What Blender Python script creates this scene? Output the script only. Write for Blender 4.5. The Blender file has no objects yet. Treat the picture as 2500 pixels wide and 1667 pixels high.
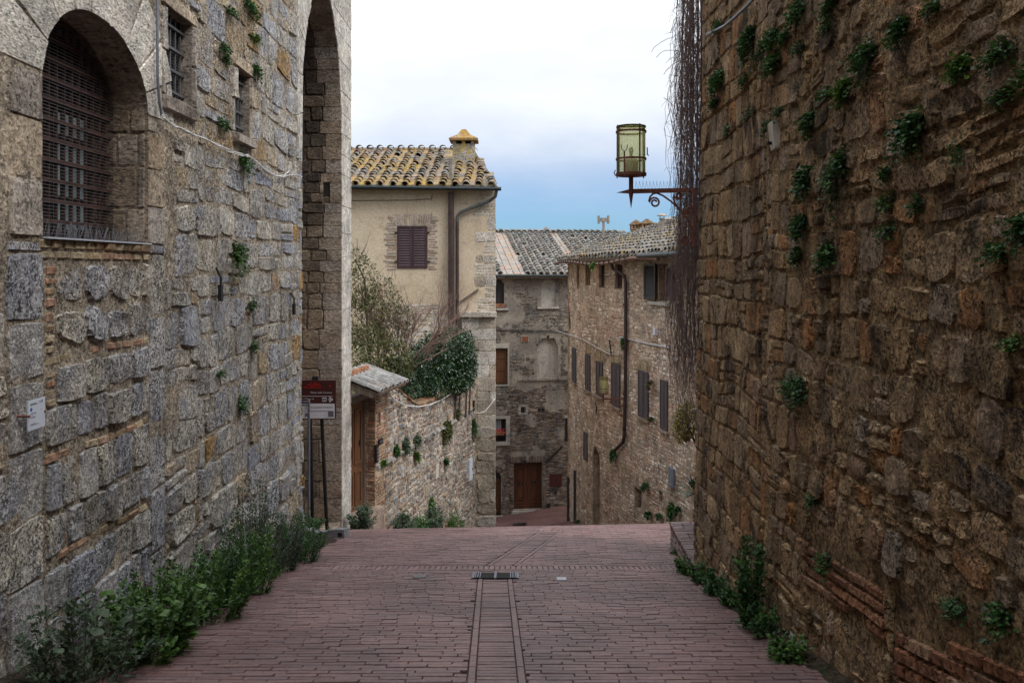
import bpy, math, random
from mathutils import Vector, noise

# ---------------------------------------------------------------- camera, sky, sun, exposure
sc = bpy.context.scene
COL = sc.collection
F, CX, HY = 2000.0, 1250.0, 650.0          # the photograph is 2500 px wide, its horizon lies at row 650

cam_d = bpy.data.cameras.new('camera')
cam = bpy.data.objects.new('camera', cam_d)
COL.objects.link(cam)
cam.rotation_euler = (math.radians(90), 0, 0)
cam_d.sensor_width = 36.0
cam_d.lens = 28.8
cam_d.shift_y = -183.5 / 2500.0
cam_d.clip_start = 0.05
cam_d.clip_end = 6000.0
sc.camera = cam

SUN_EL, SUN_AZ = 48.0, 122.0
world = bpy.data.worlds.new('World')
sc.world = world
world.use_nodes = True
wt = world.node_tree
wt.nodes.clear()
w_out = wt.nodes.new('ShaderNodeOutputWorld')
w_bg = wt.nodes.new('ShaderNodeBackground')
w_bg.inputs['Strength'].default_value = 0.1
w_sky = wt.nodes.new('ShaderNodeTexSky')
w_sky.sky_type = 'NISHITA'
w_sky.sun_disc = False
w_sky.sun_elevation = math.radians(SUN_EL)
w_sky.sun_rotation = math.radians(SUN_AZ)
w_sky.altitude = 300
w_sky.air_density = 1.0
w_sky.dust_density = 0.3
w_sky.ozone_density = 3.0
w_co = wt.nodes.new('ShaderNodeTexCoord')
w_map = wt.nodes.new('ShaderNodeMapping')
w_map.inputs['Scale'].default_value = (1.0, 1.0, 2.4)
w_n = wt.nodes.new('ShaderNodeTexNoise')
w_n.inputs['Scale'].default_value = 2.2
w_n.inputs['Detail'].default_value = 5.0
w_n.inputs['Roughness'].default_value = 0.55
w_sep = wt.nodes.new('ShaderNodeSeparateXYZ')
w_a = wt.nodes.new('ShaderNodeMath'); w_a.operation = 'MULTIPLY_ADD'
w_a.inputs[1].default_value = 0.12
w_r = wt.nodes.new('ShaderNodeMapRange'); w_r.interpolation_type = 'SMOOTHSTEP'
w_r.inputs['From Min'].default_value = 0.06
w_r.inputs['From Max'].default_value = 0.27
w_mix = wt.nodes.new('ShaderNodeMix'); w_mix.data_type = 'RGBA'
w_cl = wt.nodes.new('ShaderNodeMix'); w_cl.data_type = 'RGBA'      # cloud: thin bluish to bright white
w_cl.inputs[6].default_value = (5.5, 5.9, 6.5, 1)
w_cl.inputs[7].default_value = (7.0, 7.2, 7.5, 1)
w_r2 = wt.nodes.new('ShaderNodeMapRange')
w_r2.inputs['From Min'].default_value = 0.40
w_r2.inputs['From Max'].default_value = 0.66
w_tint = wt.nodes.new('ShaderNodeMix'); w_tint.data_type = 'RGBA'; w_tint.blend_type = 'MULTIPLY'
w_tint.inputs[0].default_value = 1.0
w_tint.inputs[7].default_value = (0.33, 0.54, 0.79, 1)
L = wt.links.new
L(w_co.outputs['Generated'], w_map.inputs[0]); L(w_map.outputs[0], w_n.inputs['Vector'])
L(w_co.outputs['Generated'], w_sep.inputs[0])
L(w_n.outputs[0], w_a.inputs[0]); L(w_sep.outputs[2], w_a.inputs[2])
L(w_a.outputs[0], w_r.inputs['Value'])
L(w_n.outputs[0], w_r2.inputs['Value']); L(w_r2.outputs[0], w_cl.inputs[0])
L(w_sky.outputs[0], w_tint.inputs[6]); L(w_tint.outputs[2], w_mix.inputs[6])
L(w_r.outputs[0], w_mix.inputs[0]); L(w_cl.outputs[2], w_mix.inputs[7])
w_oc = wt.nodes.new('ShaderNodeMapRange')                # an overcast sky is brighter overhead than low down
w_oc.inputs['From Min'].default_value = 0.25
w_oc.inputs['From Max'].default_value = 1.0
w_oc.inputs['To Min'].default_value = 1.0
w_oc.inputs['To Max'].default_value = 2.8
w_vm = wt.nodes.new('ShaderNodeVectorMath'); w_vm.operation = 'SCALE'
L(w_sep.outputs[2], w_oc.inputs['Value']); L(w_mix.outputs[2], w_vm.inputs[0]); L(w_oc.outputs[0], w_vm.inputs['Scale'])
L(w_vm.outputs[0], w_bg.inputs['Color']); L(w_bg.outputs[0], w_out.inputs[0])

sun_d = bpy.data.lights.new('sun', 'SUN')
sun_d.energy = 1.5
sun_d.angle = math.radians(30)
sun_d.color = (1.0, 0.95, 0.88)
sun = bpy.data.objects.new('sun', sun_d)
COL.objects.link(sun)
_el, _az = math.radians(SUN_EL), math.radians(SUN_AZ)
sdir = Vector((math.sin(_az) * math.cos(_el), math.cos(_az) * math.cos(_el), math.sin(_el)))
sun.rotation_euler = sdir.to_track_quat('Z', 'Y').to_euler()
sun.location = sdir * 60

sc.view_settings.view_transform = 'Standard'
sc.view_settings.look = 'None'
sc.view_settings.exposure = 0.62
sc.view_settings.gamma = 1.0
sc.view_settings.use_curve_mapping = False

# ---------------------------------------------------------------- helpers
RS = random.Random(11)
WL = {}                                     # world place of each object's origin
V = Vector
ZV = Vector((0, 0, 1))
def P(px, py, Y): return Vector(((px - CX) / F * Y, Y, -(py - HY) / F * Y))
def vw(x): return x * 2500.0 / 2352.0       # from the 2352 px view to photograph pixels
def U(a, b): return RS.uniform(a, b)

def thing(name, label, cat, loc=(0, 0, 0), group=None):
    o = bpy.data.objects.new(name, None)
    COL.objects.link(o)
    o.location = loc
    o.empty_display_size = 0.2
    o['label'] = label; o['category'] = cat
    if group: o['group'] = group
    WL[o.name] = Vector(loc)
    return o

def tag(o, label=None, cat=None, group=None, kind=None):
    if label: o['label'] = label
    if cat: o['category'] = cat
    if group: o['group'] = group
    if kind: o['kind'] = kind
    return o

def mesh_obj(name, verts, faces, mat, parent=None, tint=None, smooth=True, origin=None, kind=None, label=None):
    if origin is None:
        n = len(verts)
        lo = [min(v[i] for v in verts) for i in range(3)]
        hi = [max(v[i] for v in verts) for i in range(3)]
        origin = Vector(((lo[0] + hi[0]) / 2, (lo[1] + hi[1]) / 2, (lo[2] + hi[2]) / 2))
    ox, oy, oz = origin
    me = bpy.data.meshes.new(name)
    me.from_pydata([(v[0] - ox, v[1] - oy, v[2] - oz) for v in verts], [], faces)
    if tint is not None:
        a = me.attributes.new('tint', 'FLOAT', 'FACE')
        if isinstance(tint, (int, float)): tint = [float(tint)] * len(me.polygons)
        a.data.foreach_set('value', tint)
    if smooth is not False:
        me.polygons.foreach_set('use_smooth', smooth if isinstance(smooth, list) else [True] * len(me.polygons))
    me.materials.append(mat)
    o = bpy.data.objects.new(name, me)
    COL.objects.link(o)
    WL[o.name] = Vector(origin)
    if parent is not None:
        o.parent = parent
        o.location = Vector(origin) - WL[parent.name]
    else:
        o.location = origin
    if kind: o['kind'] = kind
    if label: o['label'] = label
    return o

class MB:
    def __init__(s): s.v = []; s.f = []; s.t = []
    def add(s, verts, faces, tint=0.5):
        k = len(s.v)
        s.v.extend(verts)
        s.f.extend([tuple(i + k for i in f) for f in faces])
        s.t.extend([tint] * len(faces))
        return s
    def obox(s, c, u, v, n, hu, hv, hn, tint=0.5):
        c = Vector(c); u = Vector(u) * hu; v = Vector(v) * hv; n = Vector(n) * hn
        vs = [c + a * u + b * v + d * n for d in (-1, 1) for b in (-1, 1) for a in (-1, 1)]
        return s.add(vs, [(0, 2, 3, 1), (4, 5, 7, 6), (0, 1, 5, 4), (2, 6, 7, 3), (0, 4, 6, 2), (1, 3, 7, 5)], tint)
    def box(s, x0, x1, y0, y1, z0, z1, tint=0.5):
        return s.obox(((x0 + x1) / 2, (y0 + y1) / 2, (z0 + z1) / 2), (1, 0, 0), (0, 1, 0), (0, 0, 1),
                      abs(x1 - x0) / 2, abs(y1 - y0) / 2, abs(z1 - z0) / 2, tint)
    def mbox(s, m, s0, s1, t0, t1, d0, d1, tint=0.5):       # box on a wall frame
        vs = [m(a, b, d) for d in (d0, d1) for b in (t0, t1) for a in (s0, s1)]
        return s.add(vs, [(0, 2, 3, 1), (4, 5, 7, 6), (0, 1, 5, 4), (2, 6, 7, 3), (0, 4, 6, 2), (1, 3, 7, 5)], tint)
    def tube(s, path, r, n=6, tint=0.5, caps=True):
        path = [Vector(p) for p in path]
        rr = r if isinstance(r, (list, tuple)) else [r] * len(path)
        vs = []; prev = None
        for i, p in enumerate(path):
            t = (path[min(i + 1, len(path) - 1)] - path[max(i - 1, 0)])
            if t.length < 1e-9: t = Vector((0, 0, 1))
            t.normalize()
            a = prev if prev is not None else (Vector((0, 0, 1)) if abs(t.z) < .9 else Vector((1, 0, 0)))
            a = a - t * a.dot(t)
            if a.length < 1e-6: a = t.orthogonal()
            a.normalize(); b = t.cross(a); prev = a
            for k in range(n):
                w = 2 * math.pi * k / n
                vs.append(p + (a * math.cos(w) + b * math.sin(w)) * rr[i])
        fs = []
        for i in range(len(path) - 1):
            for k in range(n):
                fs.append((i * n + k, i * n + (k + 1) % n, (i + 1) * n + (k + 1) % n, (i + 1) * n + k))
        if caps:
            fs.append(tuple(range(n - 1, -1, -1)))
            fs.append(tuple((len(path) - 1) * n + k for k in range(n)))
        return s.add(vs, fs, tint)
    def prism(s, pts, ext, tint=0.5):                        # polygon pts (Vectors) pushed along ext
        n = len(pts); ext = Vector(ext)
        vs = [Vector(p) for p in pts] + [Vector(p) + ext for p in pts]
        fs = [tuple(range(n - 1, -1, -1)), tuple(range(n, 2 * n))]
        fs += [(i, (i + 1) % n, n + (i + 1) % n, n + i) for i in range(n)]
        return s.add(vs, fs, tint)
    def lathe(s, c, prof, n=16, tint=0.5):                   # prof = [(r, z)]
        c = Vector(c); vs = []
        for r, z in prof:
            for k in range(n):
                w = 2 * math.pi * k / n
                vs.append(c + Vector((r * math.cos(w), r * math.sin(w), z)))
        fs = [(i * n + k, i * n + (k + 1) % n, (i + 1) * n + (k + 1) % n, (i + 1) * n + k)
              for i in range(len(prof) - 1) for k in range(n)]
        return s.add(vs, fs, tint)
    def build(s, name, mat, parent=None, smooth=False, kind=None, label=None, origin=None):
        return mesh_obj(name, s.v, s.f, mat, parent, s.t, smooth, origin, kind, label)

class Frame:                                                 # a flat wall: s along it, t = height, d = out of it
    def __init__(f, o, u, n, lean=0.0, t_ref=0.0):
        f.o = Vector(o); f.u = Vector(u).normalized(); f.n = Vector(n).normalized(); f.lean = lean; f.tr = t_ref
    def __call__(f, s, t, d=0.0):
        dd = d - f.lean * (t - f.tr)
        return f.o + f.u * s + ZV * t + f.n * dd
    def hit(f, px, py, d=0.0):
        r = Vector(((px - CX) / F, 1.0, -(py - HY) / F))
        k = (f.o + f.n * d).dot(f.n) / r.dot(f.n)
        p = r * k - f.o
        return p.dot(f.u), p.z

class CurveFrame:
    def __init__(f, pts):
        pts = [Vector((x, y, 0)) for x, y in pts]
        dense = []
        for i in range(len(pts) - 1):
            a, b = pts[max(i - 1, 0)], pts[i]
            c, d = pts[i + 1], pts[min(i + 2, len(pts) - 1)]
            for k in range(12):
                t = k / 12.0
                dense.append(0.5 * ((2 * b) + (c - a) * t + (2 * a - 5 * b + 4 * c - d) * t * t + (3 * b - a - 3 * c + d) * t ** 3))
        dense.append(pts[-1])
        f.p = dense; f.s = [0.0]
        for i in range(1, len(dense)): f.s.append(f.s[-1] + (dense[i] - dense[i - 1]).length)
        f.n = []
        for i in range(len(dense)):
            t = (dense[min(i + 2, len(dense) - 1)] - dense[max(i - 2, 0)]).normalized()
            n = Vector((t.y, -t.x, 0))
            f.n.append(n if n.x < 0 else -n)
        f.len = f.s[-1]
    def at(f, s):
        S = f.s
        if s <= 0: i = 0
        elif s >= S[-1]: i = len(S) - 2
        else:
            lo, hi = 0, len(S) - 1
            while hi - lo > 1:
                m_ = (lo + hi) // 2
                if S[m_] <= s: lo = m_
                else: hi = m_
            i = lo
        k = (s - S[i]) / (S[i + 1] - S[i])
        return f.p[i].lerp(f.p[i + 1], k), f.n[i].lerp(f.n[i + 1], min(max(k, 0), 1)).normalized()
    def __call__(f, s, t, d=0.0):
        p, n = f.at(s)
        q = p + n * d
        return Vector((q.x, q.y, t))
    def hit(f, px, py, d=0.0):
        tg = (px - CX) / F
        best = None
        N_ = 600
        prev = None
        for i in range(N_ + 1):
            s = f.len * i / N_
            q = f(s, 0, d)
            e = q.x / q.y - tg
            if prev is not None and prev[1] * e <= 0:
                k = prev[1] / (prev[1] - e) if prev[1] != e else 0
                s2 = prev[0] + (s - prev[0]) * k
                q = f(s2, 0, d)
                return s2, -(py - HY) / F * q.y
            prev = (s, e)
        q = f(f.len, 0, d)
        return f.len, -(py - HY) / F * q.y

def polyspan(poly, ta, tb):
    lo, hi = 1e9, -1e9
    n = len(poly)
    for (x, y) in poly:
        if ta <= y <= tb: lo = min(lo, x); hi = max(hi, x)
    for tt in (ta, (ta + tb) / 2, tb):
        for i in range(n):
            (x0, y0), (x1, y1) = poly[i], poly[(i + 1) % n]
            if (y0 - tt) * (y1 - tt) < 0:
                x = x0 + (x1 - x0) * (tt - y0) / (y1 - y0)
                lo = min(lo, x); hi = max(hi, x)
    return (lo, hi) if hi > lo else None

def inside(poly, x, y):
    c = False; n = len(poly)
    for i in range(n):
        (x0, y0), (x1, y1) = poly[i], poly[(i + 1) % n]
        if (y0 > y) != (y1 > y) and x < (x1 - x0) * (y - y0) / (y1 - y0) + x0: c = not c
    return c

def rect(s0, s1, t0, t1): return [(s0, t0), (s1, t0), (s1, t1), (s0, t1)]

def coursed(s0, s1, t0, t1, h, w, ops=(), gap=.012, split=.15, hfun=None):
    t = t0
    while t < t1 - .03:
        hh = U(*h) if hfun is None else hfun(t)
        tb = min(t + hh, t1)
        if t1 - tb < h[0] * .5: tb = t1
        s = s0 - U(0, w[1])
        blocks = [b for b in (polyspan(p, t + .005, tb - .005) for p in ops) if b]
        while s < s1:
            ww = U(*w)
            e = s + ww
            a, b = max(s, s0), min(e, s1)
            segs = [(a, b)] if b > a else []
            for (l, r) in blocks:
                ns = []
                for (p, q) in segs:
                    if r <= p or l >= q: ns.append((p, q)); continue
                    if l > p: ns.append((p, l))
                    if r < q: ns.append((r, q))
                segs = ns
            for (p, q) in segs:
                if q - p < .05: continue
                if RS.random() < split and tb - t > h[0] * .9:
                    tm = t + (tb - t) * U(.4, .6)
                    yield (p + gap, q - gap, t + gap, tm - gap * .7)
                    if q - p > .3 and RS.random() < .6:
                        sm = p + (q - p) * U(.35, .65)
                        yield (p + gap, sm - gap * .7, tm + gap * .7, tb - gap)
                        yield (sm + gap * .7, q - gap, tm + gap * .7, tb - gap)
                    else:
                        yield (p + gap, q - gap, tm + gap * .7, tb - gap)
                else:
                    yield (p + gap, q - gap, t + gap, tb - gap)
            s = e
        t = tb

def rubble(s0, s1, t0, t1, h, w, ops=(), gap=.008, split=.2, lane=(.5, 1.1)):
    """uncoursed rubble: lanes of stones whose beds do not line up"""
    s = s0 - U(0, lane[1])
    while s < s1:
        e = s + U(*lane)
        for (a, b, c, d) in coursed(max(s, s0), min(e, s1), t0 + U(-.1, 0), t1, h, w, ops, gap, split) if min(e, s1) - max(s, s0) > .05 else ():
            yield (a - (U(0, .05) if a - s < .03 else 0), b + (U(0, .05) if e - b < .03 else 0), c, d)
        s = e

RES = {3: (), 4: (0,), 5: (-.36, .36), 6: (-.55, 0, .55)}
def stone(m, s0, s1, t0, t1, dep=.03, rough=.3, res=4, back=-.012, warp=None, bump=.25, edge=None):
    """one dressed stone: a face with its own relief and a narrow chamfer down into the joint"""
    cs, ct, hs, ht = (s0 + s1) / 2, (t0 + t1) / 2, (s1 - s0) / 2, (t1 - t0) / 2
    mh = min(hs, ht)
    ed = edge if edge is not None else min(.006 + .03 * rough, mh * .35)
    Pa = (-1, -1 + ed / hs) + RES[res] + (1 - ed / hs, 1)
    Pb = (-1, -1 + ed / ht) + RES[res] + (1 - ed / ht, 1)
    k = len(Pa)
    j = [(U(-1, 1) * rough * mh * .55, U(-1, 1) * rough * mh * .55) for _ in range(4)]
    out = dep * U(.4, 1.4)
    tilt_a, tilt_b = U(-1, 1) * dep * .4, U(-1, 1) * dep * .4
    vs = []
    for y, b in enumerate(Pb):
        for x, a in enumerate(Pa):
            fa, fb = (a + 1) / 2, (b + 1) / 2
            js = (j[0][0] * (1 - fa) + j[1][0] * fa) * (1 - fb) + (j[2][0] * (1 - fa) + j[3][0] * fa) * fb
            jt = (j[0][1] * (1 - fa) + j[1][1] * fa) * (1 - fb) + (j[2][1] * (1 - fa) + j[3][1] * fa) * fb
            ra, rb = a, b
            rim = x in (0, k - 1) or y in (0, k - 1)
            corner = x in (0, 1, k - 2, k - 1) and y in (0, 1, k - 2, k - 1)
            if corner:
                q = rough * mh * .30
                ra -= math.copysign(q / hs, a); rb -= math.copysign(q / ht, b)
            jit = rough * mh * .14
            if k > 4 and not corner: jit *= 1.5
            s_ = cs + ra * hs + js + U(-jit, jit)
            t_ = ct + rb * ht + jt + U(-jit, jit)
            d = back if rim else out + tilt_a * a + tilt_b * b + U(-1, 1) * dep * bump
            if warp: s_, t_ = warp(s_, t_)
            vs.append(m(s_, t_, d))
    fs = [(y * k + x, y * k + x + 1, (y + 1) * k + x + 1, (y + 1) * k + x) for y in range(k - 1) for x in range(k - 1)]
    dup = {}
    for i, f in enumerate(fs):                             # the chamfer keeps its own vertices so the arris stays crisp
        x, y = i % (k - 1), i // (k - 1)
        if 0 < x < k - 2 and 0 < y < k - 2: continue
        g = []
        for q in f:
            qx, qy = q % k, q // k
            if qx in (0, k - 1) or qy in (0, k - 1): g.append(q)
            else:
                if q not in dup: dup[q] = len(vs); vs.append(vs[q])
                g.append(dup[q])
        fs[i] = tuple(g)
    return vs, fs, [0 < x < k - 2 and 0 < y < k - 2 for y in range(k - 1) for x in range(k - 1)]

class Pieces:
    def __init__(s): s.items = []
    def add(s, vf, tint=0.5): s.items.append((vf[0], vf[1], tint, vf[2] if len(vf) > 2 else None))
    def emit(s, parent, name, mat, limit=300, minpx=9, smooth=True, stuff=None, only_stuff=False):
        sco = []
        for i, (vs, fs, t, sm) in enumerate(s.items):
            xs = []; ys = []
            for v in vs:
                if v[1] > .3:
                    xs.append(CX + v[0] / v[1] * F); ys.append(HY - v[2] / v[1] * F)
            if not xs: sco.append((0, i)); continue
            x0, x1, y0, y1 = max(min(xs), 0), min(max(xs), 2500), max(min(ys), 0), min(max(ys), 1667)
            a = (x1 - x0) * (y1 - y0) if x1 > x0 and y1 > y0 else 0
            if max(x1 - x0, y1 - y0) < minpx: a = 0
            sco.append((a, i))
        sco.sort(reverse=True)
        rest = MB(); rsm = []
        for r, (a, i) in enumerate(sco):
            vs, fs, t, sm = s.items[i]
            if r < limit and a > 0 and not only_stuff:
                mesh_obj(name, vs, fs, mat, parent, t, sm if sm else smooth)
            else:
                rest.add(vs, fs, t); rsm += sm if sm else [smooth] * len(fs)
        if rest.v:
            mesh_obj(stuff or ('small_' + name + 's'), rest.v, rest.f, mat, parent, rest.t, rsm, kind='stuff')

def core_grid(m, s0, s1, t0, t1, step, ops=(), amp=.0, d=0.0, extra_s=(), extra_t=(), tight=False, oct2=0.0):
    def lines(a, b, ex):
        n = max(1, int(round((b - a) / step)))
        l = [a + (b - a) * i / n for i in range(n + 1)]
        for e in ex:
            if a < e < b:
                l = [x for x in l if abs(x - e) > step * .35 or x in (a, b)] + [e]
        return sorted(set(l))
    ls = lines(s0, s1, extra_s); lt = lines(t0, t1, extra_t)
    idx = {}; vs = []; fs = []
    def vid(i, j):
        if (i, j) not in idx:
            idx[(i, j)] = len(vs)
            q = V((ls[i] * 2.1, lt[j] * 2.1, 3.3))
            vs.append(m(ls[i], lt[j], d + amp * noise.noise(q) + oct2 * noise.noise(q * 3.7)))
        return idx[(i, j)]
    for i in range(len(ls) - 1):
        for j in range(len(lt) - 1):
            x, y = (ls[i] + ls[i + 1]) / 2, (lt[j] + lt[j + 1]) / 2
            if any(inside(p, x, y) for p in ops): continue
            if tight and any(inside(p, xx, yy) for p in ops for xx in (ls[i] + 1e-4, ls[i + 1] - 1e-4) for yy in (lt[j] + 1e-4, lt[j + 1] - 1e-4)): continue
            fs.append((vid(i, j), vid(i + 1, j), vid(i + 1, j + 1), vid(i, j + 1)))
    return vs, fs

def reveal(m, poly, d0, d1):
    n = len(poly)
    vs = [m(s, t, d0) for s, t in poly] + [m(s, t, d1) for s, t in poly]
    return vs, [(i, (i + 1) % n, n + (i + 1) % n, n + i) for i in range(n)]

def lettering(txt, size, mat, parent, o, u, v, name='lettering', align='LEFT', bold=0.0, label=None):
    cu = bpy.data.curves.new('txt', 'FONT')
    cu.body = txt; cu.size = size; cu.align_x = align; cu.offset = bold; cu.resolution_u = 3
    ob = bpy.data.objects.new('txt', cu)
    COL.objects.link(ob)
    dg = bpy.context.evaluated_depsgraph_get()
    dg.update()
    me = bpy.data.meshes.new_from_object(ob.evaluated_get(dg))
    u = Vector(u); v = Vector(v); o = Vector(o)
    vs = [o + u * q.co.x + v * q.co.y for q in me.vertices]
    fs = [tuple(p.vertices) for p in me.polygons]
    bpy.data.objects.remove(ob)
    if not vs: return None
    return mesh_obj(name, vs, fs, mat, parent, .5, False, label=label)
# ---------------------------------------------------------------- materials
class NT:
    def __init__(s, name, rough=.85, spec=.3):
        s.m = bpy.data.materials.new(name); s.m.use_nodes = True
        s.t = s.m.node_tree
        s.b = s.t.nodes['Principled BSDF']
        s.b.inputs['Roughness'].default_value = rough
        s.b.inputs['Specular IOR Level'].default_value = spec
        g = s.t.nodes.new('ShaderNodeNewGeometry'); s.pos = g.outputs['Position']
    def n(s, typ, **kw):
        nd = s.t.nodes.new(typ)
        for k, v in kw.items(): setattr(nd, k, v)
        return nd
    def l(s, a, b): s.t.links.new(a, b)
    def noise(s, scale, det=4, ro=.6, vec=None, dist=0.0):
        nd = s.n('ShaderNodeTexNoise'); nd.inputs['Scale'].default_value = scale
        nd.inputs['Detail'].default_value = det; nd.inputs['Roughness'].default_value = ro
        nd.inputs['Distortion'].default_value = dist
        s.l(vec or s.pos, nd.inputs['Vector']); return nd.outputs[0]
    def stretch(s, sc_):
        nd = s.n('ShaderNodeMapping'); nd.inputs['Scale'].default_value = sc_
        s.l(s.pos, nd.inputs[0]); return nd.outputs[0]
    def voro(s, scale, feat='F1', vec=None):
        nd = s.n('ShaderNodeTexVoronoi', feature=feat); nd.inputs['Scale'].default_value = scale
        s.l(vec or s.pos, nd.inputs['Vector']); return nd.outputs['Distance']
    def math(s, op, a, b=None, c=None):
        nd = s.n('ShaderNodeMath', operation=op)
        for i, x in enumerate((a, b, c)):
            if x is None: continue
            if isinstance(x, (int, float)): nd.inputs[i].default_value = x
            else: s.l(x, nd.inputs[i])
        return nd.outputs[0]
    def rng(s, v, a, b, c=0.0, d=1.0, smooth=True):
        nd = s.n('ShaderNodeMapRange'); nd.interpolation_type = 'SMOOTHSTEP' if smooth else 'LINEAR'
        s.l(v, nd.inputs[0])
        for i, x in zip((1, 2, 3, 4), (a, b, c, d)): nd.inputs[i].default_value = x
        return nd.outputs[0]
    def ramp(s, v, cols, mode='LINEAR'):
        nd = s.n('ShaderNodeValToRGB'); cr = nd.color_ramp; cr.interpolation = mode
        while len(cr.elements) < len(cols): cr.elements.new(.5)
        if len(cols) == 1: cols = [cols[0], cols[0]]
        for i, c in enumerate(cols):
            cr.elements[i].position = i / max(1, len(cols) - (1 if mode == 'LINEAR' else 0))
            cr.elements[i].color = (*c, 1)
        s.l(v, nd.inputs[0]); return nd.outputs[0]
    def mix(s, f, a, b, mode='MIX'):
        nd = s.n('ShaderNodeMix', data_type='RGBA', blend_type=mode)
        if isinstance(f, (int, float)): nd.inputs[0].default_value = f
        else: s.l(f, nd.inputs[0])
        for i, x in ((6, a), (7, b)):
            if isinstance(x, tuple): nd.inputs[i].default_value = (*x, 1)
            else: s.l(x, nd.inputs[i])
        return nd.outputs[2]
    def mul(s, c, v):                                      # colour times a number
        nd = s.n('ShaderNodeVectorMath', operation='SCALE')
        s.l(c, nd.inputs[0]); s.l(v, nd.inputs['Scale']); return nd.outputs[0]
    def tint(s, objrand=False):
        a = s.n('ShaderNodeAttribute', attribute_name='tint'); o = a.outputs['Fac']
        if objrand:
            i = s.n('ShaderNodeObjectInfo')
            o = s.math('FRACT', s.math('ADD', o, i.outputs['Random']))
        return o
    def bump(s, h, dist, strength=1.0):
        nd = s.n('ShaderNodeBump'); nd.inputs['Distance'].default_value = dist
        nd.inputs['Strength'].default_value = strength
        s.l(h, nd.inputs['Height']); s.l(nd.outputs[0], s.b.inputs['Normal'])
    def out(s, c):
        if isinstance(c, tuple): s.b.inputs['Base Color'].default_value = (*c, 1)
        else: s.l(c, s.b.inputs['Base Color'])
        return s.m

def stone_mat(name, cols, crust=None, lichen=None, pit=(22, .40, .30), bump=.03, var=.35, streak=None, moss=None, mode='LINEAR', vstretch=1.0):
    k = NT(name, .92, .15)
    vec = k.stretch((1, 1, vstretch)) if vstretch != 1.0 else None
    c = k.ramp(k.tint(), cols, mode)
    n1 = k.noise(2.3, 4, .65)
    n2 = k.noise(17, 5, .72, vec)
    c = k.mul(c, k.rng(n1, .25, .75, 1 - var, 1 + var))
    c = k.mul(c, k.rng(n2, .25, .75, .62, 1.38))
    if lichen:                                             # (colour, scale, threshold)
        c = k.mix(k.math('MULTIPLY', k.rng(k.noise(lichen[1], 7, .75), lichen[2], lichen[2] + .09), lichen[3]), c, lichen[0])
    if crust:
        c = k.mix(k.math('MULTIPLY', k.rng(k.noise(crust[1], 6, .75, dist=.6), crust[2], crust[2] + .1), crust[3]), c, crust[0])
    if streak:                                             # run-off stains down the wall
        nv = k.noise(1.0, 5, .6, k.stretch((streak[1], streak[1], streak[1] * .12)))
        c = k.mix(k.math('MULTIPLY', k.rng(nv, streak[2], streak[2] + .16), streak[3]), c, streak[0])
    if moss:
        c = k.mix(k.math('MULTIPLY', k.rng(k.noise(moss[1], 6, .7), moss[2], moss[2] + .1), moss[3]), c, moss[0])
    n3 = k.noise(pit[0], 4, .72, vec)
    n4 = k.noise(pit[0] * .38, 3, .6, vec)
    ow = k.math('FRACT', k.math('MULTIPLY', k.tint(), 7.31))   # some stones are far more pitted than others
    p = k.math('MAXIMUM', k.rng(n3, pit[1] - .06, pit[1] + .06), k.rng(n4, .44, .56, .0, .85))
    pm = k.math('MAXIMUM', p, k.math('MULTIPLY', k.rng(ow, .35, .95), .85))
    c = k.mul(c, k.rng(pm, 0, 1, pit[2], 1.0, False))
    c = k.mul(c, k.rng(n3, .45, .75, .93, 1.26))
    h = k.math('ADD', k.math('MULTIPLY', p, .55), k.math('MULTIPLY', n2, .9))
    h = k.math('ADD', h, k.math('MULTIPLY', k.noise(6, 4, .65), 1.6))
    k.bump(h, bump)
    return k.out(c)

def plain(name, col, rough=.6, metal=0.0, var=.25, scale=9, bump=0.0, spec=.4, dirt=None):
    k = NT(name, rough, spec)
    k.b.inputs['Metallic'].default_value = metal
    n = k.noise(scale, 5, .65)
    rgb = k.n('ShaderNodeRGB'); rgb.outputs[0].default_value = (*col, 1)
    c = k.mul(rgb.outputs[0], k.rng(n, .25, .75, 1 - var, 1 + var))
    if dirt: c = k.mix(k.math('MULTIPLY', k.rng(k.noise(dirt[1], 5, .7), dirt[2], dirt[2] + .12), dirt[3]), c, dirt[0])
    if bump: k.bump(n, bump)
    return k.out(c)

GREY = [(.34, .30, .26), (.47, .43, .375), (.53, .48, .40), (.36, .365, .41), (.56, .51, .43), (.46, .36, .24), (.45, .28, .12)]
M_left = stone_mat('travertine_grey', GREY, crust=((.10, .105, .135), 5, .575, .6), lichen=((.70, .69, .67), 12, .545, .7), pit=(54, .47, .21), bump=.035, vstretch=.9, moss=((.33, .35, .42), 2.2, .5, .45))
M_ashlar = stone_mat('travertine_smooth', [(.48, .44, .385), (.58, .535, .47), (.52, .485, .44), (.60, .56, .49)], crust=((.16, .15, .15), 5, .58, .6), lichen=((.55, .53, .50), 8, .6, .6), pit=(30, .42, .35), bump=.02, vstretch=2.2)
M_pale = stone_mat('pale_pilaster_stone', [(.42, .38, .33), (.52, .48, .43), (.47, .43, .37)], crust=((.22, .20, .18), 9, .58, .6), lichen=((.6, .58, .54), 8, .58, .6), pit=(26, .41, .45), bump=.02, vstretch=.7)
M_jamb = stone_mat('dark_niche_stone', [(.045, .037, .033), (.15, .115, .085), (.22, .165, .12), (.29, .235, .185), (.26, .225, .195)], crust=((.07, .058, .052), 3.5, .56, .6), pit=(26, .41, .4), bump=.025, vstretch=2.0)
M_mort_l = stone_mat('grey_brown_mortar', [(.39, .325, .25)], crust=((.16, .14, .12), 5, .54, .6), pit=(38, .44, .32), bump=.04)
BROWN = [(.25, .17, .10), (.36, .235, .125), (.42, .285, .16), (.29, .21, .145), (.45, .32, .19), (.40, .20, .085), (.33, .27, .21)]
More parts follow.
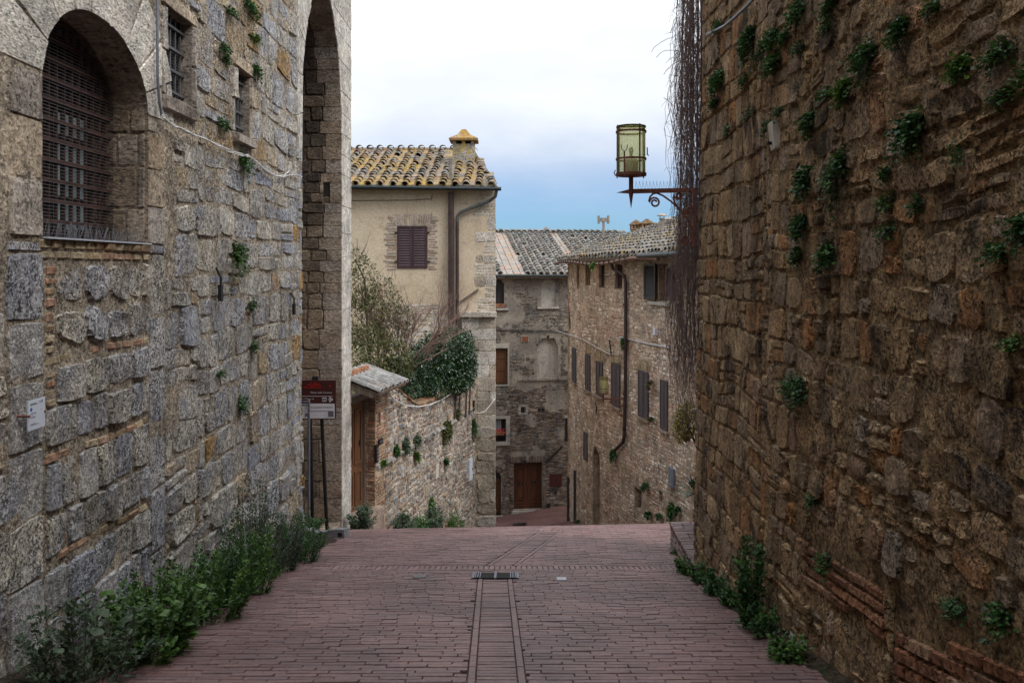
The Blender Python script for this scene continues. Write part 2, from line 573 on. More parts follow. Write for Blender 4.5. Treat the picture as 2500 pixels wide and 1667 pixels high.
M_right = stone_mat('brown_tufa', BROWN, crust=((.035, .028, .024), 2.2, .525, .8), lichen=((.42, .34, .26), 13, .60, .6), pit=(58, .46, .24), bump=.03, streak=((.035, .029, .026), 1.3, .53, .75))
M_mort_r = stone_mat('dark_earth_mortar', [(.28, .19, .105)], crust=((.06, .048, .038), 3, .55, .75), pit=(34, .44, .32), bump=.05)
M_garden = stone_mat('garden_rubble', [(.18, .155, .135), (.30, .265, .23), (.38, .35, .315), (.26, .25, .245), (.32, .245, .175), (.48, .45, .41), (.27, .17, .12)], crust=((.07, .065, .06), 5, .56, .6), pit=(30, .42, .4), bump=.025)
M_house = stone_mat('warm_rubble', [(.29, .21, .165), (.49, .365, .275), (.58, .475, .39), (.47, .28, .195), (.78, .71, .63), (.52, .43, .34), (.38, .32, .27)], crust=((.10, .085, .07), 4, .58, .55), lichen=((.42, .37, .3), 9, .6, .5), pit=(28, .42, .5), bump=.025)
M_mort_h = stone_mat('tan_mortar', [(.43, .335, .25)], crust=((.22, .165, .125), 3, .58, .55), pit=(20, .4, .55), bump=.03)
M_quoin = stone_mat('quoin_stone', [(.40, .36, .31), (.50, .46, .41), (.33, .28, .22), (.44, .38, .30)], crust=((.20, .2, .2), 4, .58, .5), pit=(34, .40, .35), bump=.015)
M_brick = stone_mat('old_brick', [(.20, .09, .055), (.27, .13, .08), (.30, .20, .12), (.22, .15, .09), (.25, .17, .13)], crust=((.09, .07, .055), 6, .56, .6), pit=(40, .40, .6), bump=.012)
M_ybrick = stone_mat('yellow_and_red_brick', [(.33, .18, .12), (.35, .27, .17), (.38, .31, .21), (.31, .23, .14), (.36, .22, .15), (.28, .23, .17)], crust=((.12, .10, .08), 6, .57, .6), pit=(40, .40, .6), bump=.012)
M_dbrick = stone_mat('sooty_brick', [(.075, .055, .045), (.16, .115, .09), (.24, .185, .15), (.11, .08, .07), (.29, .23, .185)], crust=((.03, .028, .03), 1.6, .5, .75), pit=(40, .40, .6), bump=.012)
M_rbrick = stone_mat('patch_brick', [(.26, .115, .065), (.31, .15, .085), (.21, .10, .06), (.29, .18, .115)], crust=((.07, .05, .04), 4, .57, .6), pit=(34, .42, .5), bump=.02)

def paver_mat():
    k = NT('terracotta_paver', .5, .5)
    c = k.ramp(k.tint(), [(.148, .083, .079), (.18, .102, .094), (.204, .121, .111), (.165, .102, .102), (.216, .131, .117)])
    c = k.mul(c, k.rng(k.noise(.8, 5, .65), .3, .7, .68, 1.3))
    c = k.mul(c, k.rng(k.noise(30, 4, .7), .25, .75, .75, 1.25))
    c = k.mix(k.math('MULTIPLY', k.rng(k.noise(1.0, 4, .6, k.stretch((1.6, .25, 1))), .54, .68), .4), c, (.085, .06, .058))
    c = k.mix(k.math('MULTIPLY', k.rng(k.noise(3.3, 6, .7), .58, .7), .35), c, (.10, .085, .085))
    c = k.mix(k.math('MULTIPLY', k.rng(k.noise(90, 2, .5), .72, .76), .6), c, (.32, .29, .27))
    k.bump(k.noise(60, 4, .65), .004)
    return k.out(c)
M_paver = paver_mat()
M_joint = stone_mat('mossy_joint', [(.095, .062, .054)], crust=((.02, .03, .012), 3, .55, .8), pit=(30, .4, .5), bump=.01)
def lower_street_mat():
    k = NT('herringbone_brick', .7, .35)
    br = k.n('ShaderNodeTexBrick'); br.inputs['Scale'].default_value = 1.0
    mp = k.n('ShaderNodeMapping'); mp.inputs['Rotation'].default_value = (0, 0, math.radians(52))
    k.l(k.pos, mp.inputs[0]); k.l(mp.outputs[0], br.inputs['Vector'])
    br.inputs['Color1'].default_value = (.15, .072, .062, 1); br.inputs['Color2'].default_value = (.19, .095, .08, 1)
    br.inputs['Mortar'].default_value = (.06, .04, .036, 1)
    br.inputs['Brick Width'].default_value = .28; br.inputs['Row Height'].default_value = .1
    br.inputs['Mortar Size'].default_value = .012
    c = k.mul(br.outputs[0], k.rng(k.noise(1.3, 4, .6), .3, .7, .75, 1.25))
    k.bump(br.outputs[1], -.006)
    return k.out(c)
M_lower = lower_street_mat()

def stucco_mat(name, base, stain, light, bump=.01, up=1.0):
    k = NT(name, .93, .1)
    n1 = k.noise(.9, 5, .62); n2 = k.noise(3.5, 6, .7); n3 = k.noise(16, 5, .7)
    c = k.mix(k.rng(n1, .38, .66), base, light)
    c = k.mix(k.math('MULTIPLY', k.rng(n2, .52, .68), up), c, stain)
    st = k.noise(1.0, 5, .6, k.stretch((2.6, 2.6, .3)))
    c = k.mix(k.math('MULTIPLY', k.rng(st, .54, .72), .55 * up), c, stain)
    c = k.mul(c, k.rng(n3, .25, .75, .8, 1.2))
    k.bump(k.math('ADD', n3, n2), bump)
    return k.out(c)
M_cream = stucco_mat('cream_plaster', (.50, .40, .285), (.38, .31, .23), (.57, .47, .35), .006, .8)
M_grey_stucco = stucco_mat('stained_grey_plaster', (.20, .175, .15), (.07, .073, .085), (.33, .285, .235), .04, 1.0)
M_niche = stucco_mat('niche_plaster', (.36, .34, .31), (.14, .13, .13), (.42, .38, .33), .02, .8)

def tile_mat(name, cols, lich, amount, lich2, thr=.5):
    k = NT(name, .9, .15)
    c = k.ramp(k.tint(), cols)
    c = k.mul(c, k.rng(k.noise(14, 5, .7), .25, .75, .65, 1.35))
    c = k.mix(k.math('MULTIPLY', k.rng(k.noise(7, 6, .75), .5, .62), .6), c, (.35, .34, .32))
    big = k.rng(k.noise(1.1, 3, .5), .35, .62)
    f = k.math('MULTIPLY', k.rng(k.noise(8, 6, .72), thr, thr + .1), k.math('MULTIPLY', big, amount))
    c = k.mix(f, c, lich)
    c = k.mix(k.math('MULTIPLY', k.rng(k.noise(5, 6, .75), .6, .7), .7), c, lich2)
    k.bump(k.noise(40, 4, .7), .01)
    return k.out(c)
TCOLS = [(.08, .068, .06), (.13, .115, .10), (.18, .155, .13), (.25, .14, .07), (.15, .135, .12), (.25, .18, .12), (.10, .09, .08)]
M_tile_y = tile_mat('lichen_roof_tile', TCOLS, (.33, .21, .035), .92, (.24, .19, .05), .45)
M_tile_g = tile_mat('grey_roof_tile', [(.075, .072, .068), (.13, .123, .115), (.185, .175, .165), (.15, .11, .09), (.25, .24, .225), (.10, .097, .093)], (.17, .18, .05), .5, (.40, .24, .10), .52)
M_tile_f = tile_mat('flat_roof_tile', [(.20, .15, .12), (.30, .21, .16), (.36, .25, .18), (.24, .22, .2), (.42, .25, .14)], (.40, .25, .04), .9, (.25, .22, .1), .45)
M_tile_p = tile_mat('pale_roof_tile', [(.15, .147, .145), (.23, .225, .22), (.32, .315, .31), (.2, .175, .16)], (.2, .2, .08), .3, (.2, .18, .16), .55)

M_rust = plain('rusty_iron', (.19, .075, .055), .75, .2, .4, 24, .003, dirt=((.05, .03, .028), 12, .55, .7))
M_rustbar = plain('dark_rusty_bar', (.10, .048, .036), .8, .15, .4, 24, .003, dirt=((.03, .02, .02), 12, .5, .7))
M_iron = plain('dark_iron', (.028, .024, .024), .6, .5, .3, 30, .002)
M_mesh = plain('grey_wire', (.11, .11, .12), .6, .3)
M_wood = NT('brown_door_wood', .5, .4)
def wood_mat(name, col, rough=.5, sc_=(14, 14, 1.2), var=.35):
    k = NT(name, rough, .4)
    n = k.noise(1.0, 5, .6, k.stretch(sc_), dist=.3)
    rgb = k.n('ShaderNodeRGB'); rgb.outputs[0].default_value = (*col, 1)
    c = k.mul(rgb.outputs[0], k.rng(n, .25, .75, 1 - var, 1 + var))
    k.bump(n, .003)
    return k.out(c)
M_wood = wood_mat('brown_door_wood', (.115, .05, .023))
M_door2 = wood_mat('red_brown_door_wood', (.085, .031, .015))
M_oldwood = wood_mat('grey_old_wood', (.13, .10, .075), .85)
M_shut = wood_mat('plum_brown_shutter', (.058, .030, .036), .5)
M_shut2 = wood_mat('greyed_plum_shutter', (.075, .061, .07), .6)
M_dshut = wood_mat('dark_shutter', (.028, .024, .026), .5)
M_glass = plain('dark_window_glass', (.025, .03, .035), .12, 0, .2, 4, spec=.6)
M_paleglass = plain('pale_reflection_glass', (.42, .52, .56), .3, 0, .3, 5, spec=.6)  # the window panes' reflection is put into this pale bluish colour
M_dark = plain('dark_interior', (.012, .010, .009), .95, 0, .2, 5)
M_copper = plain('copper_gutter', (.16, .085, .06), .5, .4, .35, 10, dirt=((.06, .05, .05), 9, .55, .6))
M_gutter = plain('dark_gutter', (.03, .038, .04), .45, .3, .3, 14, dirt=((.08, .09, .09), 6, .62, .5))
M_pipe = plain('brown_pipe', (.06, .038, .036), .5, .3, .3, 12)
M_gpipe = plain('grey_pipe', (.10, .105, .105), .5, .3, .3, 12)
M_galv = plain('galvanised_steel', (.20, .21, .25), .45, .6, .2, 20)
M_conc = plain('grey_concrete', (.17, .165, .17), .9, 0, .3, 18, .006, dirt=((.09, .085, .085), 6, .55, .6))
M_cable = plain('pale_cable', (.55, .53, .52), .6, 0, .15, 8)
M_dcable = plain('dark_cable', (.04, .04, .042), .6, 0, .2, 8)
M_white = plain('white_panel', (.62, .66, .74), .4, 0, .06, 6)
M_cream_panel = plain('pale_meter_panel', (.42, .44, .48), .5, 0, .12, 6, dirt=((.25, .23, .2), 5, .6, .5))
M_greypanel = plain('blue_grey_panel', (.17, .19, .23), .5, 0, .12, 6)
M_signbrown = plain('sign_brown', (.055, .016, .014), .4, 0, .1, 6)
M_signred = plain('sign_red', (.42, .015, .015), .5, 0, .1, 6)
M_signwhite = plain('sign_white', (.55, .53, .55), .45, 0, .08, 6)
M_ink = plain('black_print', (.02, .02, .025), .5, 0, .1, 6)
M_green = plain('green_print', (.06, .28, .08), .5, 0, .1, 6)
M_blue = plain('blue_print', (.03, .12, .42), .5, 0, .1, 6)
M_paper = plain('white_paper', (.75, .75, .78), .7, 0, .08, 10)
M_curtain = plain('white_curtain', (.42, .50, .56), .8, 0, .15, 10)
M_flower = plain('red_flower', (.38, .035, .035), .6, 0, .4, 30)
M_slab = plain('white_marble_slab', (.50, .46, .40), .6, 0, .15, 14, .003, dirt=((.22, .18, .15), 9, .58, .6))
M_zinc = plain('zinc_flue', (.26, .23, .2), .5, .4, .35, 7, dirt=((.36, .25, .06), 4, .58, .6))
M_chim = stone_mat('chimney_stone', [(.27, .24, .2), (.34, .31, .27)], crust=((.12, .11, .1), 5, .55, .6), moss=((.42, .29, .05), 4, .48, .9), pit=(22, .4, .5), bump=.02)
M_step = stone_mat('stone_step', [(.26, .19, .15), (.32, .25, .2)], crust=((.12, .1, .085), 5, .55, .6), pit=(30, .4, .5), bump=.01)
M_terrain = stone_mat('dry_ground', [(.12, .10, .06)], moss=((.06, .085, .03), .5, .45, .8), pit=(6, .4, .6), bump=.05)

def leaf_mat(name, cols, rough=.45, spec=.4, trans=.25):
    k = NT(name, rough, spec)
    c = k.ramp(k.tint(), cols)
    c = k.mul(c, k.rng(k.noise(18, 3, .6), .25, .75, .75, 1.25))
    k.out(c)
    tr = k.n('ShaderNodeBsdfTranslucent'); mx = k.n('ShaderNodeMixShader')
    mx.inputs[0].default_value = trans
    k.l(c, tr.inputs[0]); k.l(k.b.outputs[0], mx.inputs[1]); k.l(tr.outputs[0], mx.inputs[2])
    k.l(mx.outputs[0], k.t.nodes['Material Output'].inputs[0])
    return k.m
M_leaf = leaf_mat('deep_green_leaf', [(.018, .05, .018), (.032, .085, .026), (.05, .12, .032), (.085, .17, .032)])
M_leaf_w = leaf_mat('weed_leaf', [(.026, .06, .014), (.042, .095, .018), (.062, .135, .022), (.105, .20, .026)], trans=.3)
M_leaf_s = leaf_mat('silver_green_leaf', [(.035, .062, .032), (.06, .095, .053), (.095, .13, .08), (.05, .085, .034)], .6)
M_leaf_h = leaf_mat('glossy_hedge_leaf', [(.013, .032, .014), (.02, .048, .018), (.03, .07, .024), (.05, .1, .028)], .22, .6, .12)
M_leaf_o = leaf_mat('olive_leaf', [(.045, .055, .016), (.07, .085, .024), (.10, .105, .032), (.14, .115, .04)], .6)
M_leaf_y = leaf_mat('yellow_green_leaf', [(.20, .19, .035), (.30, .26, .05), (.40, .32, .08), (.17, .19, .035)], .6)
M_moss = leaf_mat('bright_moss', [(.05, .14, .015), (.08, .2, .02), (.11, .24, .03)], .7)
M_twig = plain('brown_twig', (.075, .055, .048), .85, 0, .3, 30)
M_redtwig = plain('reddish_twig', (.23, .15, .12), .85, 0, .3, 30)
M_vine = plain('dead_vine_stem', (.19, .135, .125), .85, 0, .4, 40)
def lamp_glass():
    m = bpy.data.materials.new('yellowed_lamp_glass'); m.use_nodes = True
    t = m.node_tree; t.nodes.clear()
    o = t.nodes.new('ShaderNodeOutputMaterial'); tr = t.nodes.new('ShaderNodeBsdfTransparent')
    tr.inputs[0].default_value = (.93, .93, .74, 1)
    tl = t.nodes.new('ShaderNodeBsdfTranslucent'); tl.inputs[0].default_value = (.86, .84, .52, 1)
    gl = t.nodes.new('ShaderNodeBsdfGlossy'); gl.inputs['Roughness'].default_value = .15; gl.inputs[0].default_value = (.8, .85, .7, 1)
    fr = t.nodes.new('ShaderNodeFresnel'); fr.inputs[0].default_value = 1.25
    m1 = t.nodes.new('ShaderNodeMixShader'); m1.inputs[0].default_value = .42
    mx = t.nodes.new('ShaderNodeMixShader')
    t.links.new(tr.outputs[0], m1.inputs[1]); t.links.new(tl.outputs[0], m1.inputs[2])
    t.links.new(fr.outputs[0], mx.inputs[0]); t.links.new(m1.outputs[0], mx.inputs[1]); t.links.new(gl.outputs[0], mx.inputs[2])
    t.links.new(mx.outputs[0], o.inputs[0])
    return m
M_lampglass = lamp_glass()
# ---------------------------------------------------------------- ground
GK = [(-40, 6.9), (14, -4.44), (16, -5.14), (20, -6.55), (24.3, -7.95), (33, -10.45), (37, -11.02), (60, -13.2), (90, -15.0)]
def sst(a, b, x):
    t = min(max((x - a) / (b - a), 0), 1); return t * t * (3 - 2 * t)
def gz(x, y):
    for i in range(len(GK) - 1):
        if y <= GK[i + 1][0]:
            (a, za), (b, zb) = GK[i], GK[i + 1]
            z = za + (zb - za) * (y - a) / (b - a); break
    else: z = GK[-1][1]
    z += .022 * x * sst(10, 15, y) * (1 - sst(20, 27, y)) + .14 * (x - 1.0) * sst(26, 33, y)
    return z

def street_mesh():
    xs = [-16, -9, -4.5, -3, -2, -1, 0, 1, 2, 3, 4.5, 7, 12, 18]
    ys = [-30, -20, -12, -6, 0, 4, 8, 10, 12, 14, 15, 16, 18, 20, 22, 24.3, 26, 28, 30, 33, 35, 37, 40, 46, 52, 60, 75, 90]
    vs = [(x, y, gz(x, y) - .016) for y in ys for x in xs]
    n = len(xs)
    return vs, [(j * n + i, j * n + i + 1, (j + 1) * n + i + 1, (j + 1) * n + i) for j in range(len(ys) - 1) for i in range(n - 1)]
v_, f_ = street_mesh()
M_soil = stone_mat('dark_soil', [(.055, .04, .028)], crust=((.03, .045, .015), 6, .52, .7), pit=(40, .44, .5), bump=.03)
street = tag(mesh_obj('street', v_, f_, M_joint, None, .5, origin=(0, 8, gz(0, 8))), kind='structure')
# the lower street, paved too far off to tell its bricks apart
vs = []; xs = [-4, -2, -1, 0, 1, 2, 3, 4, 6]; ys = [26, 28, 30, 32, 33.5, 35, 37, 40]
for y in ys:
    for x in xs: vs.append((x, y, gz(x, y) - .012))
n = len(xs)
mesh_obj('lower_paving', vs, [(j * n + i, j * n + i + 1, (j + 1) * n + i + 1, (j + 1) * n + i) for j in range(len(ys) - 1) for i in range(n - 1)], M_lower, street, .5)
tv = []; tn = 24
for j in range(tn + 1):
    for i in range(tn + 1):
        x = (i / tn - .5) * 3000; y = (j / tn - .3) * 3000
        tv.append((x, y, -17.0 - 20 * sst(60, 800, math.hypot(x, y)) + 6 * noise.noise(V((x * .004, y * .004, 1)))* sst(100, 400, math.hypot(x, y))))
tag(mesh_obj('terrain', tv, [(j * (tn + 1) + i, j * (tn + 1) + i + 1, (j + 1) * (tn + 1) + i + 1, (j + 1) * (tn + 1) + i) for j in range(tn) for i in range(tn)], M_terrain, None, .5), kind='structure')

def stripe_c(y):                           # middle of the drain strip down the street
    if y < 9.1: return -.0945 - .0232 * (y - 5.04)
    return -.125 + .215 * (y - 9.66)
pav = Pieces()
def paver(x0, x1, y0, y1, t=None, h=.0):
    b = .0035
    jz = U(-.003, .003)
    zs = lambda x, y: gz(x, y) + jz + h
    tx = U(-.004, .004)
    top = [(x0 + b, y0 + b), (x1 - b, y0 + b), (x1 - b, y1 - b), (x0 + b, y1 - b)]
    bot = [(x0, y0), (x1, y0), (x1, y1), (x0, y1)]
    vs = [V((x, y, zs(x, y) + (tx if x > x0 + b * 2 else 0))) for x, y in top] + [V((x, y, zs(x, y) - .007)) for x, y in bot] + [V((x, y, zs(x, y) - .04)) for x, y in bot]
    fs = [(0, 1, 2, 3)]
    for k in range(4):
        q = (k + 1) % 4
        fs.append((4 + k, 4 + q, q, k)); fs.append((8 + k, 8 + q, 4 + q, 4 + k))
    pav.add((vs, fs), U(0, 1) if t is None else t)
def xleft(y): return -2.95 if y < 12.4 else -2.75
def xright(y):
    if y < 9.25: return 2.02
    if y < 11.25: return 2.05 + .12 * (y - 9.3) / 1.9
    return 3.6
y = 4.3; r = 0; pitch = .0675
while y < 16.2:
    if 9.38 < y < 9.66:
        x = xleft(y) - .5
        while x < xright(9.7) + .05:
            paver(x, x + .054, 9.395, 9.645); x += .0625
        y = 9.66; continue
    th = pitch - U(.004, .009)
    c = stripe_c(y)
    has = y < 9.12 or y > 9.6
    if y > 13.2: has = False
    hw = .185
    off = (.14 if r % 2 else 0) + r * .011 + U(-.03, .03)
    for side in (-1, 1):
        if has: a, b = (xleft(y), c - hw) if side < 0 else (c + hw, xright(y))
        else: a, b = (xleft(y), c) if side < 0 else (c, xright(y))
        x = a - (off % .29)
        while x < b:
            ln = .283 + U(-.012, .012)
            p, q = max(x, a), min(x + ln - .005, b - .004)
            if q - p > .04: paver(p, q, y + U(-.003, .003), y + th)
            x += ln
    if has and (y > 9.6 or y < 8.72):
        paver(c - .128, c + .128, y + U(-.002, .002), y + th)
    y += pitch; r += 1
for (ya, yb) in ((4.3, 8.7), (9.68, 13.2)):
    y = ya
    while y < yb:
        l_ = .27 if ya < 9 else .25
        for sd in (-1, 1):
            c0, c1 = stripe_c(y) + sd * .157, stripe_c(min(y + l_, yb)) + sd * .157
            jz = U(-.002, .002)
            q0 = [(c0 - .021, y + .004), (c0 + .021, y + .004), (c1 + .021, y + l_ - .004), (c1 - .021, y + l_ - .004)]
            vs = [V((px_, py_, gz(px_, py_) + .004 + jz)) for px_, py_ in q0] + [V((px_, py_, gz(px_, py_) - .04)) for px_, py_ in q0]
            pav.add((vs, [(0, 1, 2, 3)] + [(4 + k, 4 + (k + 1) % 4, (k + 1) % 4, k) for k in range(4)]), U(.3, 1))
        y += l_
pav.emit(street, 'paving_brick', M_paver, 300, 10, smooth=False, stuff='paving_brickwork')
# drain grate across the foot of the strip
gr = thing('drain_grate', 'dark iron drain grate across the end of the brick strip in the street', 'drain grate', (-.17, 8.9, gz(-.17, 8.9)))
b = MB()
for k in range(9):
    yy = 8.75 + k * .04
    b.obox((-.18, yy, gz(0, yy) + .004), (1, 0, 0), (0, 1, -.21), (0, 0, 1), .235, .011, .012)
b.build('cross_bars', M_iron, gr)
for sx in (-.42, -.18, .06):
    q = MB(); q.obox((sx, 8.91, gz(sx, 8.91) + .008), (1, 0, 0), (0, 1, -.21), (0, 0, 1), .013, .185, .012)
    q.build('frame_bar', M_galv, gr)
for sx in (-.395, -.37, -.345, .035, .01, -.015):
    q = MB(); q.obox((sx, 8.91, gz(sx, 8.91) + .011), (1, 0, 0), (0, 1, -.21), (0, 0, 1), .006, .17, .01)
    q.build('slot_bar', M_galv, gr)
for (px, py, lb) in ((1025, 1408, 'small worn metal cover set in the paving left of the drain grate'), (1371, 1414, 'small pale square valve cover in the paving right of the drain grate')):
    yy = 3000.0 / (py - 1070); xx = (px - CX) / F * yy
    q = MB(); q.obox((xx, yy, gz(xx, yy) + .004), (1, 0, 0), (0, 1, -.21), (0, 0, 1), .07 if px < 1200 else .05, .09, .008)
    o = tag(q.build('valve_cover', M_conc if px < 1200 else M_cream_panel), lb, 'valve cover', 'small covers in the paving')
q = MB(); c0 = P(1268, 1279, 34.0); zz = gz(c0.x, 34.0)
q.obox((c0.x, 34.0, zz + .006), (1, 0, .14), (0, 1, -.22), (0, 0, 1), .28, .5, .012)
tag(q.build('manhole_cover', M_iron), 'dark manhole cover in the lower street before the double door', 'manhole cover')

# earth gathered along the wall feet, its edge uneven
for nm_, xa_, xb_, ya_, yb_ in (('verge', -3.2, -2.58, 2.5, 12.4), ('verge', 2.1, 1.93, 2.5, 9.2)):
    vs = []; fs = []; n = 90
    for k in range(n + 1):
        y = ya_ + (yb_ - ya_) * k / n
        xe = xb_ + (.16 if xa_ < 0 else .05) * noise.noise(V((y * 2.1, xa_, 0))) + (.05 if xa_ < 0 else .02) * noise.noise(V((y * 9, xa_, 4)))
        vs += [V((xa_, y, gz(xa_, y) + .045)), V(((xa_ + xe) / 2, y, gz(xe, y) + .03 + .02 * noise.noise(V((y * 5, 1, 1))))), V((xe, y, gz(xe, y) - .006))]
        if k: fs += [(3 * k - 3, 3 * k - 2, 3 * k + 1, 3 * k), (3 * k - 2, 3 * k - 1, 3 * k + 2, 3 * k + 1)]
    tag(mesh_obj(nm_, vs, fs, M_soil, None, .5), kind='structure')

# ---------------------------------------------------------------- left stone building
mL = Frame((-3.15, 0, 0), (0, 1, 0), (1, 0, 0))
LB = thing('stone_building', 'tall grey travertine building with a barred arched window and two small square ones', 'building', (-3.15, 9, gz(-3.15, 9)))
def arch_pts(s0, s1, tb, sp, rise, n=18, ac=.5, pw=2.0):
    """outline: sill, right jamb, arch, left jamb; ac = where the crown stands between the jambs"""
    pts = [(s0, tb), (s1, tb)]
    sc_ = s0 + (s1 - s0) * ac
    for k in range(n + 1):
        w = math.pi * k / n
        c = math.cos(w)
        x = sc_ + c * ((s1 - sc_) if c > 0 else (sc_ - s0))
        pts.append((x, sp + rise * abs(math.sin(w)) ** (2 / pw)))
    return pts
WIN = arch_pts(5.48, 7.07, .195, 1.30, .60, ac=.45)
WINO = arch_pts(4.95, 7.62, -.0, 1.30, 1.25, ac=.48)
W2 = rect(7.45, 8.03, 1.55, 2.36)
W3 = rect(9.32, 9.80, 1.53, 2.26)
TARCH = [(12.28, -6.5), (15.14, -6.5), (15.16, 2.76), (15.0, 3.49), (14.8, 3.98), (14.48, 4.36), (14.1, 4.66), (13.5, 5.0), (13.15, 4.6), (12.8, 4.05), (12.6, 3.74), (12.43, 3.39), (12.29, 2.86)]
TRING = [(12.28, -6.5), (12.28, 1.5), (12.02, 2.6), (12.0, 3.5), (12.2, 4.3), (12.6, 5.1), (13.4, 5.8), (15, 5.6), (17, 5)]
wob = lambda a: (lambda s, t: (s + a * noise.noise(V((s * 1.3, t * 1.3, 5))), t + a * noise.noise(V((s * 1.1, t * 1.1, 9)))))
vf = core_grid(mL, -14, 12.28, -6.0, 9.5, .11, (WIN, W2, W3), .010, .0, (5.48, 7.07, 7.45, 8.03, 9.32, 9.80), (.195, 1.55, 2.36, 1.53, 2.26), True, .007)
mesh_obj('wall_core', vf[0], vf[1], M_mort_l, LB, .5)
b = MB(); b.box(-10, -3.72, -14, 12.2, -7, 9.5); b.box(-3.72, -3.18, 11.9, 12.26, -6.5, 9.45); b.box(-3.72, -3.2, -14, 12.2, 9.3, 9.5)
b.build('building_body', M_mort_l, LB)
st = Pieces()
INF = rect(5.50, 7.10, -2.75, .18)
def ltint(s, t):
    if t > 1.15 and 7.3 < s < 10.2 and RS.random() < .6: return U(.72, .95)
    r = RS.random()
    if r < .07: return U(.78, .88)
    if r < .10: return 1.0
    return U(0, .72)
hL = lambda t: U(.24, .46)
for (a, b_, c, d) in rubble(2.2, 12.30, -5.4, 4.9, (.22, .44), (.26, .72), (WINO, INF, rect(7.33, 8.15, 1.42, 2.5), rect(9.2, 9.92, 1.4, 2.38), TRING, rect(5.12, 5.5, -3.2, .2), rect(7.1, 7.42, -3.0, .2)), .007, .25, (1.2, 2.4)):
    foot = c < gz(-3, (a + b_) / 2) + .95
    res = 5 if a < 10.5 else 4
    st.add(stone(mL, a, b_, c, d, U(.018, .055) if foot else U(.006, .022), .45 if foot else .34, res, warp=wob(.06), bump=.5 if foot else .45), ltint(a, c))
# smooth ashlar pilasters beside the walled-up doorway
for (a0, a1, z0, z1) in ((5.10, 5.50, -3.2, .17), (7.10, 7.42, -3.0, .19)):
    z = z0
    while z < z1 - .05:
        h = U(.38, .62); e = min(z + h, z1)
        st.add(stone(mL, a0 + .008, a1 - .008, z + .006, e - .006, .014, .12, 5, bump=.3), U(.28, .46))
        z = e
st.emit(LB, 'stone', M_left, 300, 10, stuff='small_stones')
# the walled-up doorway: rough stones, brick courses, brick edges
inf = Pieces(); bri = Pieces()
z = -2.75; k = 0
while z < .02:
    if k % 3 == 2 and z < -.45 and (z > -1.6 or RS.random() < .5):
        h = U(.065, .085); s = 5.52
        while s < 7.08:
            w = U(.10, .2)
            if RS.random() < .8: bri.add(stone(mL, s, min(s + w - .012, 7.08), z, z + h - .008, U(.008, .02), .25, 3, warp=wob(.05)), U(0, 1))
            s += w
    else:
        h = U(.26, .40) if z + .55 < .03 else .035 - z; s = 5.52 + (U(.1, .17) if z > -1.15 else 0); e = 7.08 - (U(.06, .15) if z > -.7 and RS.random() < .7 else 0)
        for (p, q) in ((5.52, s), (e, 7.08)):
            if q - p < .04: continue
            zz = z
            while zz < z + h - .03:
                bh = min(U(.06, .09), z + h - zz)
                bri.add(stone(mL, p + .008, q - .010, zz + .005, zz + bh - .006, U(.005, .014), .2, 3), U(0, 1)); zz += bh
        while s < e - .06:
            w = min(U(.19, .4), e - s)
            g_ = .014 if z > -.9 else .006
            inf.add(stone(mL, s + g_, s + w - g_, z + g_ + U(0, g_ * 2), z + h - g_ - U(0, g_ * 2), U(.016, .034), .5 if z > -.9 else .25, 5, bump=.5), U(0, .62))
            s += w
    z += h; k += 1
    if z > -.13: break
inf.emit(LB, 'infill_stone', M_left, 300, 10)
# sill bricks under the arched window, one row on edge and one flat
s = 5.44
while s < 7.12:
    w = U(.125, .16)
    bri.add(stone(mL, s + .004, min(s + w, 7.13) - .006, .118, .186, .03, .12, 4, bump=.2), U(.3, .75)); s += w
s = 5.46
while s < 7.1:
    w = U(.14, .27)
    bri.add(stone(mL, s + .006, min(s + w, 7.12) - .008, .045, .108, .016, .2, 3), U(0, .8)); s += w
bri.emit(LB, 'brick', M_ybrick, 300, 9)
# arch ring of the window and its jamb stones
vo = Pieces()
def ring(fin, fout, ks, m, dep, tintf, rough=.12, gap=.006):
    for i in range(len(ks) - 1):
        k0, k1 = ks[i], ks[i + 1]
        def mm(a, r, d):
            w = math.pi * a
            (x0, y0), (x1, y1) = fin(w), fout(w)
            return m(x0 + (x1 - x0) * r, y0 + (y1 - y0) * r, d)
        vo.add(stone(mm, k0 + gap*.3, k1 - gap*.3, .0, 1.0, dep, rough * .05, 5, bump=.3, edge=.004), tintf())
def fwin(w):
    c = math.cos(w); sc_ = 5.48 + 1.59 * .45
    return sc_ + c * ((7.07 - sc_) if c > 0 else (sc_ - 5.48)), 1.30 + .60 * abs(math.sin(w))
def fwout(w):
    c = math.cos(w); sc_ = 4.95 + 2.67 * .48
    return sc_ + c * ((7.62 - sc_) if c > 0 else (sc_ - 4.95)), 1.30 + 1.25 * abs(math.sin(w))
ring(fwin, fwout, [0, .10, .2, .31, .42, .53, .64, .76, .88, 1.0], mL, .014, lambda: U(.2, 1))
vo.emit(LB, 'voussoir', M_ashlar, 300, 9)
M_jstone = stone_mat('tan_jamb_stone', [(.28, .23, .19), (.36, .32, .28), (.42, .38, .34), (.38, .29, .2), (.44, .36, .27)], crust=((.15, .13, .12), 5, .57, .6), lichen=((.55, .53, .50), 9, .6, .6), pit=(40, .42, .35), bump=.02)
jm = Pieces()
for (a0, a1, z0, z1) in ((5.02, 5.48, .19, 1.29), (7.07, 7.40, .19, 1.29)):
    z = z0
    while z < z1 - .03:
        e = min(z + U(.24, .4), z1)
        if z1 - e < .12: e = z1
        w0 = a0 if RS.random() < .6 else a0 + .1 * (1 if a0 < 6 else 0)
        jm.add(stone(mL, w0 + .006, a1 - .004, z + .004, e - .004, .014, .06, 5, bump=.3), U(.1, .95)); z = e
